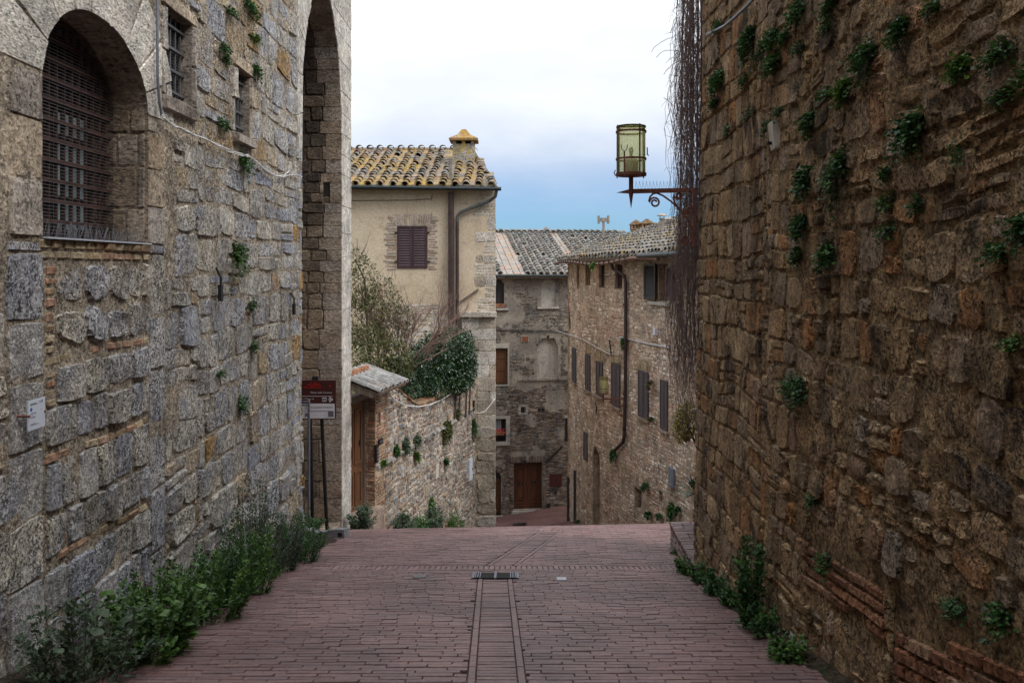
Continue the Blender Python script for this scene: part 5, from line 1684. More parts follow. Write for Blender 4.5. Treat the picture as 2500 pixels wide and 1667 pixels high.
for k in range(17):
    s = mH2.len * k / 16 ; sag = .06 * math.sin(k * .9) - .09 * math.exp(-((s - 7.0) / 1.6) ** 2)
    vs.append(mH2(s - .3 if k == 0 else s, ez(s) - .16 + sag, .46) if k else mH2(0, ez(0) - .15, .46) + (mH2.p[0] - mH2.p[3]).normalized() * .5)
q = MB(); q.tube(vs[:12], .055, 8); q.build('copper_gutter', M_copper, RH)
for k in range(2, 22):
    s = k * .42
    if s < 8.8:
        sag = .06 * math.sin(s / mH2.len * 16 * .9) - .09 * math.exp(-((s - 7.0) / 1.6) ** 2)
        q = MB(); q.obox(mH2(s, ez(s) - .15 + sag, .46), (1, 0, 0), (0, 1, 0), (0, 0, 1), .066, .012, .06); q.build('gutter_strap', M_iron, RH)
q = MB(); q.tube([mH2(9.3, ez(9) - .07, .47), mH2(mH2.len, ez(12) - .05, .47)], .07, 8); q.build('dark_gutter', M_gutter, RH)
pts = []
for (x, y, d) in ((1405, 607, .42), (1408, 618, .36), (1424, 626, .2), (1434, 634, .12), (1437, 648, .1), (1437, 760, .1), (1436, 900, .1), (1434, 1000, .1), (1431, 1016, .1), (1420, 1026, .1), (1412, 1034, .1)):
    s, t = mH2.hit(vw(x), vw(y), d); pts.append(mH2(s, t, d))
q = MB(); q.tube(pts, .055, 8); q.build('downpipe', M_pipe, RH)
for (x, y) in ((1436, 700), (1436, 800), (1435, 905), (1434, 985)):
    s, t = mH2.hit(vw(x), vw(y), .1); q = MB(); q.tube([mH2(s, t - .03, .1), mH2(s, t + .03, .1)], .066, 8); q.build('pipe_clip', M_iron, RH)
for (x, y0, y1) in ((1304.5, 1095, 1206), (1320, 1080, 1206)):
    s, t0 = mH2.hit(vw(x), vw(y1), .08); _, t1 = mH2.hit(vw(x), vw(y0), .08)
    q = MB(); q.tube([mH2(s, t0 - .3, .08), mH2(s, t1, .08)], .05, 8); q.build('standpipe', M_dcable, RH)
q = MB(); pts = []
for (x, y) in ((1305, 768), (1340, 780), (1375, 801), (1400, 813), (1421, 815), (1424, 776)):
    s, t = mH2.hit(vw(x), vw(y), .04); pts.append(mH2(s, t, .04))
q.tube(pts, .014, 5); q.build('pale_cable', M_cable, RH)
q = MB(); pts = []
for (x, y) in ((1422, 774), (1450, 780), (1490, 790), (1540, 799)):
    s, t = mH2.hit(vw(x), vw(y), .04); pts.append(mH2(s, t, .04))
q.tube(pts, .02, 5); q.build('pale_cable', M_cream_panel, RH)
q = MB(); s, t = rx(1405, 799); q.tube([mH2(s - .1, t + .26, .05), mH2(s + .08, t - .22, .05)], .022, 5); q.build('anchor_iron', M_iron, RH)
q = MB(); s, t = rx(1311, 738); q.tube([mH2(s - .12, t + .36, .05), mH2(s + .1, t - .3, .05)], .022, 5); q.build('anchor_iron', M_iron, RH)
q = MB(); A = [(1367, 925), (1374, 927), (1378, 934), (1377, 943), (1370, 948)]; q.tube([mH2(*rx(x, y), .12 if i not in (0, 4) else .02) for i, (x, y) in enumerate(A)], .022, 5); q.build('iron_hook', M_iron, RH)
s, t = rx(1546, 1096); q = MB(); q.mbox(mH2, s - .17, s + .17, t - .27, t + .27, .02, .07); o = tag(q.build('meter_box', M_greypanel), 'blue grey meter box low on the curved rubble house', 'meter box')
q = MB(); q.mbox(mH2, s - .145, s + .145, t - .245, t + .245, .07, .078); q.build('door', M_greypanel, o)
q = MB(); q.mbox(mH2, s - .03, s + .0, t - .2, t - .17, .078, .086); q.build('lock', M_cable, o)
s, t = rx(1509, 762); q = MB(); q.mbox(mH2, s - .07, s + .07, t - .09, t + .09, .0, .1); q.build('wall_box', M_white, RH)
q = MB(); s, t = rx(1394, 648); q.tube([mH2(s - .5, t + .2, .06), mH2(s + .6, t + .2, .06)], .012, 4); q.build('iron_rod', M_iron, RH)
# chimneys of the curved house
for (x0, y0, x1, y1, Y, lb) in ((1448, 505, 1474, 536, 34.7, 'rust brown brick chimney with a stepped tiled cap, the left of the touching pair'), (1472, 503, 1500, 533, 34.2, 'rust brown brick chimney with open arcaded head, right one of the touching pair')):
    A, B_ = P(vw(x0), vw(y1), Y), P(vw(x1), vw(y0), Y)
    w = B_.x - A.x; h = B_.z - A.z; cx_ = (A.x + B_.x) / 2
    o = thing('brick_chimney', lb, 'chimney', (cx_, Y, A.z - .6), 'brick chimneys on the curved house')
    q = MB(); q.box(A.x + .04, B_.x - .04, Y - .2, Y + .25, A.z - .7, A.z + h * .28); q.build('stack', M_brick, o)
    q = MB(); q.box(A.x, B_.x, Y - .24, Y + .29, A.z + h * .28, A.z + h * .33); q.build('string_course', M_brick, o)
    for k in range(4):
        xx = A.x + .05 + (w - .1) * k / 3
        for yy in (Y - .18, Y + .2):
            q = MB(); q.box(xx - .035, xx + .035, yy - .035, yy + .035, A.z + h * .33, A.z + h * .62); q.build('head_pier', M_brick, o)
    for k in range(4):
        f_ = 1.06 - .27 * k
        q = MB(); q.box(cx_ - w * .5 * f_, cx_ + w * .5 * f_, Y + .02 - .27 * f_, Y + .02 + .27 * f_, A.z + h * (.62 + .095 * k), A.z + h * (.712 + .095 * k)); q.build('cap_tile', M_brick, o)
for (x, y0, y1, Y, w, lb) in ((1520.5, 551, 493, 28.0, .085, 'tall pale zinc flue with a rain hat on the curved house roof'), (1537, 530, 502, 30.0, .11, 'short squat chimney pot beside the tall zinc flue')):
    A, B_ = P(vw(x), vw(y0), Y), P(vw(x), vw(y1), Y)
    o = thing('roof_flue', lb, 'flue', tuple(A), 'flues on the curved house')
    q = MB(); q.tube([A - V((0, 0, .3)), B_ - V((0, 0, .16))], w, 10); q.build('pipe', M_zinc, o)
    q = MB(); q.tube([B_ - V((0, 0, .17)), B_ - V((0, 0, .12))], w * 1.25, 10); q.build('collar', M_zinc, o)
    for sx in (-1, 1):
        q = MB(); q.box(A.x + sx * w * .8 - .01, A.x + sx * w * .8 + .01, Y - .01, Y + .01, B_.z - .13, B_.z - .04); q.build('stay', M_zinc, o)
    q = MB(); q.lathe(B_, [(w * 2.1, -.05), (w * 2.0, -.02), (w, .03), (.005, .06)], 12); q.f.append(tuple(range(11, -1, -1))); q.t.append(.5); q.build('rain_hat', M_zinc, o)
# ---------------------------------------------------------------- brick ramp at the corner of the right wall
RP = thing('brick_platform', 'low brick paved platform at the foot of the right wall corner', 'platform', (2.3, 10.5, gz(2.3, 10.5)))
xa = lambda y: 2.05 + .12 * (y - 9.3) / 1.9
ptop = lambda y: -3.35 - .13 * (y - 9.3) / 1.9
q = MB(); q.prism([V((xa(9.0) + .04, 9.0, ptop(9) - .018)), V((4.2, 9.0, ptop(9) - .018)), V((4.2, 11.17, ptop(11.2) - .018)), V((xa(11.17) + .04, 11.17, ptop(11.2) - .018))], (0, 0, -1.2)); q.build('platform_core', M_joint, RP)
pb = Pieces(); y = 9.05
mTop = lambda s, t, d: V((s, t, ptop(t) + d - .006))
while y < 11.14:
    x = xa(y) + (.0 if int(y * 100) % 2 else -.13)
    while x < 4.0:
        lo = max(x, xa(y) + .0)
        if x + .26 - lo > .05: pb.add(stone(mTop, lo + .002, x + .256, y + .002, y + .058, .006, .06, 3, edge=.003, back=-.012), U(.2, 1))
        x += .263
    y += .0625
mSd = Frame((xa(9.3), 9.3, 0), (.12, 1.9, 0), (-1.9, .12, 0))
z = -4.2
while z < -3.4:
    s = -.3 + (.13 if int(z * 100) % 2 else 0)
    while s < 1.9:
        tp = ptop(9.3 + s) - .085
        if z < tp - .02:
            hb_ = stone(mSd, s + .003, min(s + .26, 1.895) - .003, z + .004, min(z + .06, tp) - .003, .012, .1, 3)
            pb.add(hb_, U(0, .5))
        s += .266
    z += .066
s = -.3
while s < 1.88:
    def ms_(a, t, d): return mSd(a, ptop(9.3 + a) + t, d)
    pb.add(stone(ms_, s + .003, min(s + .056, 1.9), -.085, -.005, .015, .05, 3), U(0, .6)); s += .06
pb.emit(RP, 'paving_brick', M_paver, 300, 8)

# ---------------------------------------------------------------- wrought iron lantern on a bracket (built about its wall end)
def spiral(cx, cz, r0, r1, a0, turns, n=26):
    return [V((cx + (r0 + (r1 - r0) * k / n) * math.cos(a0 + turns * 2 * math.pi * k / n), 0, cz + (r0 + (r1 - r0) * k / n) * math.sin(a0 + turns * 2 * math.pi * k / n))) for k in range(n + 1)]
LY = 9.42
c0 = P(1698, 464, LY)
def LP(zx, zy): return V(((zx - 1115) / 954.0, 0, -(zy - 957) / 954.0))
LA = thing('wall_lantern', 'large yellow glass cylinder lantern on a rust red scrolled bracket at the right wall corner', 'street lamp', tuple(c0), 'street lanterns on iron brackets')
def lp(q, name, mat, par, **k):
    q.v = [c0 + V(p) for p in q.v]; return q.build(name, mat, par, **k)
q = MB(); q.obox((LP(1120, 957) + LP(430, 972)) / 2, (1, 0, .02), (0, 1, 0), (-.02, 0, 1), .365, .022, .025); arm = lp(q, 'arm', M_rust, LA)
q = MB(); a = LP(395, 972); q.v = [a + V((0, -.03, -.025)), a + V((0, .03, -.025)), a + V((0, .03, .025)), a + V((0, -.03, .025)), LP(243, 988)]; q.f = [(3, 2, 1, 0)] + [(k, (k + 1) % 4, 4) for k in range(4)]; q.t = [.5] * 5; lp(q, 'arrow_tip', M_rust, LA)
cx_ = LP(408, 0).x
zb = LP(0, 800).z
q = MB(); q.tube([V((cx_, 0, zb)), V((cx_, 0, LP(0, 1000).z))], .026, 8); q.tube([V((cx_, 0, LP(0, 995).z)), V((cx_, 0, LP(0, 1155).z))], [.027, .002], 8); lp(q, 'post', M_rust, LA)
q = MB(); q.lathe((cx_, 0, zb), [(.02, -.005), (.172, -.005), (.176, .0), (.176, .03), (.165, .03), (.01, .02)], 24); lp(q, 'lamp_base', M_rust, LA)
q = MB(); q.lathe((cx_, 0, 0), [(.164, zb + .03), (.164, LP(0, 262).z)], 32); lp(q, 'glass_cylinder', M_lampglass, LA, smooth=True)
q = MB(); q.lathe((cx_, 0, LP(0, 262).z), [(.167, -.008), (.169, .004), (.12, .012), (.01, .016)], 28); lp(q, 'glass_top', M_lampglass, LA, smooth=True)
for zy in (322, 620):
    q = MB(); z = LP(0, zy).z; q.lathe((cx_, 0, z), [(.167, -.011), (.176, -.011), (.176, .011), (.167, .011), (.167, -.011)], 28); lp(q, 'hoop', M_rust, LA)
q = MB(); z = LP(0, 268).z; q.lathe((cx_, 0, z), [(.166, -.006), (.171, -.006), (.171, .006), (.166, .006), (.166, -.006)], 28); lp(q, 'rim', M_iron, LA)
for wd, z1 in ((-64, 262), (26, 262), (150, 262), (-124, 560), (200, 262)):
    w = math.radians(wd); q = MB(); x, y = cx_ + .173 * math.cos(w), .173 * math.sin(w)
    q.obox((x, y, (zb - .012 + LP(0, z1).z) / 2), (-math.sin(w), math.cos(w), 0), (math.cos(w), math.sin(w), 0), (0, 0, 1), .008, .004, (LP(0, z1).z - zb + .03) / 2); lp(q, 'upright', M_rust, LA)
q = MB(); x, y = cx_ + .176 * math.cos(math.radians(-124)), .176 * math.sin(math.radians(-124))
q.tube([V((x - .035, y, LP(0, 482).z)), V((x - .03, y, LP(0, 530).z)), V((x, y, LP(0, 555).z)), V((x + .03, y, LP(0, 530).z)), V((x + .035, y, LP(0, 482).z))], .005, 5); lp(q, 'fork', M_iron, LA)
q = MB(); q.tube([V((cx_ + .185, 0, LP(0, 490).z)), V((cx_ + .187, 0, LP(0, 570).z)), V((cx_ + .205, 0, LP(0, 580).z))], .007, 5); lp(q, 'latch', M_iron, LA)
q = MB(); q.tube([V((cx_ - .178, 0, LP(0, 740).z)), V((cx_ - .195, 0, LP(0, 770).z)), V((cx_ - .178, 0, LP(0, 803).z))], .006, 5); lp(q, 'hook', M_iron, LA)
q = MB(); q.lathe((cx_, 0, 0), [(.085, zb + .03), (.085, LP(0, 632).z), (.06, LP(0, 615).z), (.025, LP(0, 600).z), (.022, LP(0, 580).z)], 16); lp(q, 'bulb_holder', M_signwhite, LA)
q = MB(); q.lathe((cx_, 0, LP(0, 530).z), [(.012, -.05), (.02, -.035), (.027, .0), (.027, .022), (.016, .045), (.002, .053)], 12); lp(q, 'bulb', M_paleglass, LA, smooth=True)
q = MB(); q.obox((LP(1100, 940) + LP(1100, 1590)) / 2, (1, 0, 0), (0, 1, 0), (0, 0, 1), .014, .025, .34); lp(q, 'wall_plate', M_rust, LA)
def scroll(pts, nm='scroll', r=.011):
    q = MB(); q.tube(pts, r, 6); lp(q, nm, M_rust, LA)
sp = spiral(LP(668, 0).x, LP(0, 1095).z, .022, .062, 0.3, 1.45, 24)
scroll(sp + [LP(604, 1080), LP(618, 1030), LP(650, 998), LP(690, 990), LP(760, 1020), LP(850, 1085), LP(920, 1150), LP(990, 1230), LP(1040, 1300), LP(1095, 1390)])
scroll(spiral(LP(930, 0).x, LP(0, 1022).z, .012, .042, 1.2, -1.6, 22) + [LP(880, 1010), LP(876, 1060), LP(893, 1110), LP(925, 1150)])
scroll(spiral(LP(1050, 0).x, LP(0, 1180).z, .012, .048, 2.0, 1.6, 22) + [LP(1030, 1222), LP(985, 1205), LP(930, 1150)])
scroll(spiral(LP(1000, 0).x, LP(0, 1505).z, .014, .056, 0.5, 1.7, 22) + [LP(1060, 1540), LP(1085, 1480), LP(1080, 1400)])
q = MB(); a = 450
while a < 880:
    q.tube([LP(a, 950), LP(a + 14, 862)], .0016, 3, caps=False); q.tube([LP(a + 34, 948), LP(a + 8, 858)], .0016, 3, caps=False); a += 38
lp(q, 'bird_wires', M_mesh, LA, kind='stuff')
def copy_tree(o, parent=None, loc=None):
    c = o.copy(); COL.objects.link(c)
    if parent: c.parent = parent
    if loc is not None: c.location = loc
    for ch in list(o.children): copy_tree(ch, c)
    return c
s, t = mH2.hit(vw(1434), vw(915), .1)
LB2 = copy_tree(LA, None, mH2(s, t, .08))
LB2['label'] = 'small distant yellow glass lantern reaching out beside the downpipe of the curved house'
lsc = .92; LB2.scale = (lsc, lsc, lsc)

# ---------------------------------------------------------------- tourist sign in the niche, fence foot, wall plaque
SY = 13.8
def SP(px, py, d=0.0): return P(px, py, SY - d)
sgo = SP(779, 976)
SG = thing('tourist_sign', 'maroon and white tourist direction sign on two dark posts in the tower niche', 'sign', (sgo.x, SY, -4.6))
x0, x1 = SP(690, 0).x, SP(817, 0).x
zt_, zm, zl = SP(0, 930).z, SP(0, 985).z, SP(0, 1021).z
b = MB(); b.box(x0, x1 + .02, SY, SY + .03, zl - .02, zt_ + .01); b.build('sign_board', M_signbrown, SG)
b = MB(); b.box(x0, x1, SY - .004, SY, zl, zm); b.build('white_panel', M_signwhite, SG)
ux, uz = V((1, 0, 0)), V((0, 0, 1))
def sl(py): b = MB(); b.box(x0, x1 - .03, SY - .007, SY - .004, SP(0, py).z - .003, SP(0, py).z + .003); return b
sl(967).build('rule', M_signwhite, SG); sl(1003).build('rule', M_galv, SG)
def sg(txt, px, py, size, mat, bold=.0, al='RIGHT'):
    return lettering(txt, size, mat, SG, SP(px, py, .008), ux, uz, align=al, bold=bold)
sg('Piazza della Cisterna', 810, 960, .043, M_signwhite)
sg('ca e Pozzo di', 766, 975, .040, M_signwhite); sg('ntasta', 752, 981, .040, M_signwhite)
sg('Informazioni Turistiche', 812, 995.5, .040, M_ink)
sg('i', 749, 999, .08, M_ink, .002)
sg('SAN GIMIGNANO', 784, 947.3, .036, M_signred, .001)
b = MB()                                         # little skyline of towers over the town's name
xs = SP(750, 0).x; zz = SP(0, 941.5).z
for k, h in enumerate((.012, .03, .018, .05, .022, .034, .06, .03, .055, .026, .04, .014)):
    b.box(xs + k * .0195, xs + k * .0195 + .009, SY - .008, SY - .003, zz, zz + h)
b.build('skyline_emblem', M_signred, SG)
b = MB(); c = SP(806, 942); b.prism([V((c.x + r * math.cos(a), SY - .008, c.z + r * math.sin(a))) for a, r in [(math.pi * k / 5, .018 if k % 2 == 0 else .009) for k in range(10)]], (0, .005, 0)); b.build('star_emblem', M_signred, SG)
b = MB(); c = SP(792, 975); b.box(c.x - .034, c.x + .034, SY - .008, SY - .004, c.z - .034, c.z + .034); b.build('pictogram', M_signwhite, SG)
b = MB()
for sx in (-1, 1):
    b.box(c.x + sx * .016 - .009, c.x + sx * .016 + .009, SY - .011, SY - .008, c.z - .02, c.z + .022)
b.box(c.x - .008, c.x + .008, SY - .011, SY - .008, c.z - .006, c.z + .004); b.build('binoculars', M_ink, SG)
b = MB(); c = SP(806, 975); b.box(c.x - .035, c.x + .03, SY - .008, SY - .004, c.z - .006, c.z + .006)
for sg_ in (-1, 1): b.obox((c.x + .015, SY - .006, c.z + sg_ * .014), (1, 0, -sg_), (0, 1, 0), (sg_, 0, 1), .028, .002, .007)
b.build('arrow', M_signwhite, SG)
for (xa_, ya_, xb_, yb_) in ((801, 1003, 815, 1017), (744, 1008, 752, 1017)):
    A, B_ = SP(xa_, yb_), SP(xb_, ya_); b = MB(); b.box(A.x, B_.x, SY - .006, SY - .004, A.z, B_.z); b.build('worn_patch', M_galv, SG)
for (xa_, ya_, xb_, yb_) in ((755, 1018, 764, 1272), (782, 1018, 799, 1270)):
    A, B_ = P(xa_, ya_, SY + .06), P(xb_, yb_, SY + .5)
    b = MB(); b.tube([B_ - V((0, 0, .25)), A + V((0, 0, .5))], .032, 8); b.build('post', M_iron, SG)
b = MB(); A = P(770, 926, SY + .06); b.box(A.x - .05, A.x + .05, SY + .03, SY + .1, A.z - .03, A.z + .05); b.build('clamp', M_iron, SG)
# fence foot and the end post of a site fence
FY = 12.75
c = P(793, 1290, FY)
FB = thing('concrete_block', 'heavy grey concrete fence foot lying on the bricks by the tower corner', 'concrete block', (c.x, FY, gz(c.x, FY)))
xl, xr = P(735, 0, FY).x, P(845, 0, FY).x
prof = []
nx = 12
top = [(.0, .145), (.1, .15), (.2, .14), (.3, .115), (.42, .10), (.55, .105), (.66, .125), (.8, .14), (1.0, .135)]
g0 = lambda x: gz(x, FY - .1)
pts = [V((xl + (xr - xl) * a, FY - .14, g0(xl + (xr - xl) * a) + h)) for a, h in top]
pts = [V((xr + .0, FY - .14, g0(xr) + .0)), ] + pts[::-1] + [V((xl, FY - .14, g0(xl) + .0))]
b = MB(); b.prism(pts, (.02, .26, -.05)); b.build('block', M_conc, FB)
b = MB(); b.box(xr - .1, xr - .035, FY - .146, FY - .138, g0(xr) + .03, g0(xr) + .09); b.build('lifting_hole', M_dark, FB)
A, B_ = P(754, 976, FY + .05), P(754, 1272, FY + .05)
FP = thing('fence_post', 'thin grey steel end post of a site fence before the tourist sign', 'post', tuple(B_))
b = MB(); b.tube([B_ - V((0, 0, .05)), A], .022, 10); b.build('post', M_galv, FP)
b = MB(); b.tube([P(754, 988, FY + .05), P(738, 988, FY + .05) - V((.5, 0, 0))], .02, 8); b.build('top_rail', M_galv, FP)
b = MB(); b.tube([P(754, 1258, FY + .05), P(735, 1268, FY + .05) - V((.4, 0, .02))], .02, 8); b.build('bottom_rail', M_galv, FP)
b = MB()
for k in range(5): x = A.x - .06 - k * .07; b.tube([V((x, FY + .05, A.z - .1)), V((x, FY + .05, B_.z + .12))], .003, 4, caps=False)
b.build('fence_wires', M_galv, FP, kind='stuff')
# plaque
s0, t1 = mL.hit(72, 980, .10); s1, _ = mL.hit(113, 967, .10); t0 = mL.hit(72, 1053, .1)[1]
PQ = thing('info_plaque', 'small white printed plaque standing off the grey wall below the arched window', 'plaque', tuple(mL((s0 + s1) / 2, t0, .0)))
b = MB(); b.mbox(mL, s0, s1, t0, t1, .085, .093); b.build('plate', M_white, PQ)
w, h = s1 - s0, t1 - t0
def pq(name, a, b_, c, d, mat): q = MB(); q.mbox(mL, s0 + w * a, s0 + w * b_, t0 + h * c, t0 + h * d, .093, .0945); q.build(name, mat, PQ)
pq('green_logo', .12, .19, .84, .90, M_green); pq('crest', .66, .71, .86, .92, M_galv); pq('crest', .78, .83, .86, .94, M_ink)
q = MB(); q.prism([mL(s0 + w * .16 + .012 * math.cos(k * .5236), t0 + h * .70 + .012 * math.sin(k * .5236), .093) for k in range(12)], (.0015, 0, 0)); q.build('blue_logo', M_blue, PQ)
for (a, b_, c) in ((.22, .42, .885), (.22, .55, .868), (.22, .50, .851), (.14, .44, .55), (.14, .26, .50), (.14, .42, .42), (.12, .42, .2), (.12, .60, .17), (.70, .78, .62)):
    pq('print_line', a, b_, c, c + (.022 if c in (.55, .42) else .009), M_galv)
for a in (.03, .97):
    q = MB(); q.tube([mL(s0 + w * a, t0 + h * .5, -.01), mL(s0 + w * a, t0 + h * .5, .10)], .008, 8); q.build('stud', M_rust, PQ)

# ---------------------------------------------------------------- cables
def cable(pts, r, mat, label, name='cable', cat='cable', grp=None):
    q = MB(); q.tube(pts, r, 5); return tag(q.build(name, mat, None, smooth=True), label, cat, grp)
def dens(f, lst, d, n=5, wig=.0):
    P_ = [f(*f.hit(vw(x), vw(y), d), d) for x, y in lst]; o = []
    for i in range(len(P_) - 1):
        for k in range(n): o.append(P_[i].lerp(P_[i + 1], k / n) + V((U(-wig, wig), U(-wig, wig), U(-wig, wig))))
    return o + [P_[-1]]
q = MB(); q.tube(dens(mL, [(361, -60), (361, 60), (362, 180), (366, 235), (372, 268)], .05), .013, 6)
cbl = tag(q.build('wall_cable', M_galv, None, True), 'grey conduit dropping down between the arched window and the first small window', 'cable')
run = [(372, 268), (395, 285), (430, 302), (480, 322), (515, 341), (545, 354), (572, 358), (592, 374), (608, 392), (630, 402), (650, 405)]
for k in range(3):
    r_ = [(x + U(-2, 2), y + U(-3, 3)) for x, y in run] + ([(664, 393), (690, 406)] if k < 2 else [(672, 401), (694, 407)])
    cable(dens(mL, r_, .06, 5, .006), .007, M_cable, ('thin white cable under the small left windows, its end looping up highest', 'thin white cable under the small left windows, running in the middle', 'thin white cable under the small left windows, sagging lowest at its end')[k], 'white_cable', 'cable', 'white cables strung along the left wall')
cable([mR(*mR.hit(vw(x), vw(y), .06), .06) for x, y in ((1601, 80), (1615, 73), (1640, 60), (1665, 38), (1685, 18), (1700, 2), (1716, -20))], .016, M_galv, 'thick grey cable sagging across the top of the right wall')
cable([mG(*mG.hit(px, py, .08), .08) for px, py in ((948, 958), (962, 975), (990, 990), (1020, 993), (1050, 988), (1080, 975), (1110, 955), (1125, 940))], .014, M_cable, 'pale cable sagging along the top of the garden wall')
cable([P(1158, 1006, 24.0), P(1170, 1009, 24.1), P(1185, 1003, 24.2), P(1200, 985, 24.4), P(1209, 972, 24.5)], .012, M_cable, 'white cable looping from the garden wall end to the cream house corner')
cable([P(vw(1308), vw(768), 33.0), P(vw(1298), vw(766), 34), P(vw(1275), vw(759), 36.3)], .014, M_cable, 'white cable between the far house and the curved house')
cable([P(vw(1308), vw(671), 33), P(vw(1340), vw(671), 31.2), P(vw(1360), vw(674), 30.2)], .010, M_dcable, 'thin dark wire crossing the far end of the curved house under its eaves')
# litter
for (px, py, s, lb) in ((1965, 1583, .075, 'crumpled white paper scrap at the foot of the right wall'), (1828, 1478, .03, 'tiny white paper shred on the bricks left of the big weed')):
    yy = 3000.0 / (py - 1070); xx = (px - CX) / F * yy; q = MB()
    for k in range(6 if s > .05 else 2):
        a = V((xx + U(-s, s), yy + U(-s, s), gz(xx, yy) + U(.01, .05))); u = V((U(-1, 1), U(-1, 1), U(-.2, .6))).normalized() * s; v = V((U(-1, 1), U(-1, 1), U(-.3, .3))).normalized() * s * .5
        q.add([a, a + u * .5 + v, a + u, a + u * .6 - v, a + u * .2 - v * .8], [(0, 1, 2), (0, 2, 3), (0, 3, 4)])
    tag(q.build('paper_scrap', M_paper), lb, 'litter', 'scraps of litter on the street')
q = MB()
for k in range(260):
    y = U(5.2, 12); x = U(-2.2, 2.0) if RS.random() < .35 else (-2.1 + abs(RS.gauss(0, .25)) if RS.random() < .6 else 1.95 - abs(RS.gauss(0, .15)))
    a = V((x, y, gz(x, y) + .006)); u = V((U(-1, 1), U(-1, 1), U(0, .3))).normalized() * U(.008, .022); v = u.orthogonal().normalized() * U(.003, .008)
    q.add([a, a + u * .5 + v, a + u, a + u * .5 - v], [(0, 1, 2, 3)], U(0, 1))
tag(q.build('leaf_litter', M_twig), 'specks of dry leaf and twig litter scattered over the paving', 'litter', kind='stuff')

# ---------------------------------------------------------------- plants
def leaf(mb, p, dr, size, wide=.5, tint=None):
    dr = dr.normalized()
    sd = dr.cross(V((U(-.4, .4), U(-.4, .4), 1)))
    if sd.length < .05: sd = dr.orthogonal()
    sd.normalize(); up = sd.cross(dr)
    w = size * wide * .5
    vs = [p, p + dr * size * .35 + sd * w - up * size * .06, p + dr * size * .75 + sd * w * .7 - up * size * .1, p + dr * size - up * size * .2,
          p + dr * size * .75 - sd * w * .7 - up * size * .1, p + dr * size * .35 - sd * w - up * size * .06, p + dr * size * .5 + up * size * .05]
    mb.add(vs, [(0, 1, 6), (1, 2, 6), (2, 3, 6), (3, 4, 6), (4, 5, 6), (5, 0, 6)], U(0, 1) if tint is None else tint)
def small_leaf(mb, p, dr, size, wide=.55, tint=None):
    dr = dr.normalized(); sd = dr.cross(V((U(-.6, .6), U(-.6, .6), 1)))
    if sd.length < .05: sd = dr.orthogonal()
    sd.normalize(); w = size * wide * .5; up = sd.cross(dr) * size * .12
    mb.add([p, p + dr * size * .5 + sd * w + up, p + dr * size, p + dr * size * .5 - sd * w + up], [(0, 1, 2), (0, 2, 3)], U(0, 1) if tint is None else tint)
def hang_tuft(name, root, n, w, h, thick, mat, leafsize, label, cat, grp, density=1.0, u=V((0, 1, 0)), lean=0.0, taper=.5):
    """a tuft rooted in a wall crack: leafy shoots bow out of the wall and hang down; root is its middle"""
    mb = MB(); stm = MB()
    shoots = max(5, int(10 * density * (w / .22) ** .6))
    per = max(10, int(density * 46 * max(h / .35, .4)))
    top = root + ZV * h * .42
    for k in range(shoots):
        a = U(-1, 1)
        p0 = top + u * a * w * .18 - ZV * U(0, h * .25) - n * .02
        ln = h * U(.45, 1.0) * (1 - taper * abs(a) * .6)
        rise = U(.05, .3) * h
        end = root + u * (a * w * .5 + lean * h) - ZV * h * (.5 - (1 - ln / h) * .9) + n * thick * U(.4, 1.0)
        mid = p0 + ZV * rise * .4 + n * thick * U(.6, 1.1) + u * a * w * .3
        pts = []
        for i in range(7):
            t = i / 6
            pts.append(p0 * (1 - t) ** 2 + mid * 2 * t * (1 - t) + end * t * t)
        stm.tube(pts, [.004 * (1 - .7 * i / 6) for i in range(7)], 3, caps=False)
        tb = U(0, .55) + (.25 if RS.random() < .25 else 0)
        for j in range(per // 2 + 2):
            t = U(.08, 1); i = min(int(t * 6), 5); f_ = t * 6 - i
            p = pts[i].lerp(pts[i + 1], f_) + V((RS.gauss(0, .018), RS.gauss(0, .018), RS.gauss(0, .018)))
            dr = n * U(.2, 1.0) + u * U(-1, 1) + ZV * U(-.9, .45)
            small_leaf(mb, p + dr * .004, dr, leafsize * U(.6, 1.25), .7, min(1, tb + U(0, .4)))
    o = mesh_obj(name, mb.v, mb.f, mat, None, mb.t, False, origin=root)
    tag(o, label, cat, grp)
    stm.build('stems', M_twig, o)
    return o
GRP = 'green tufts rooted in the right wall'
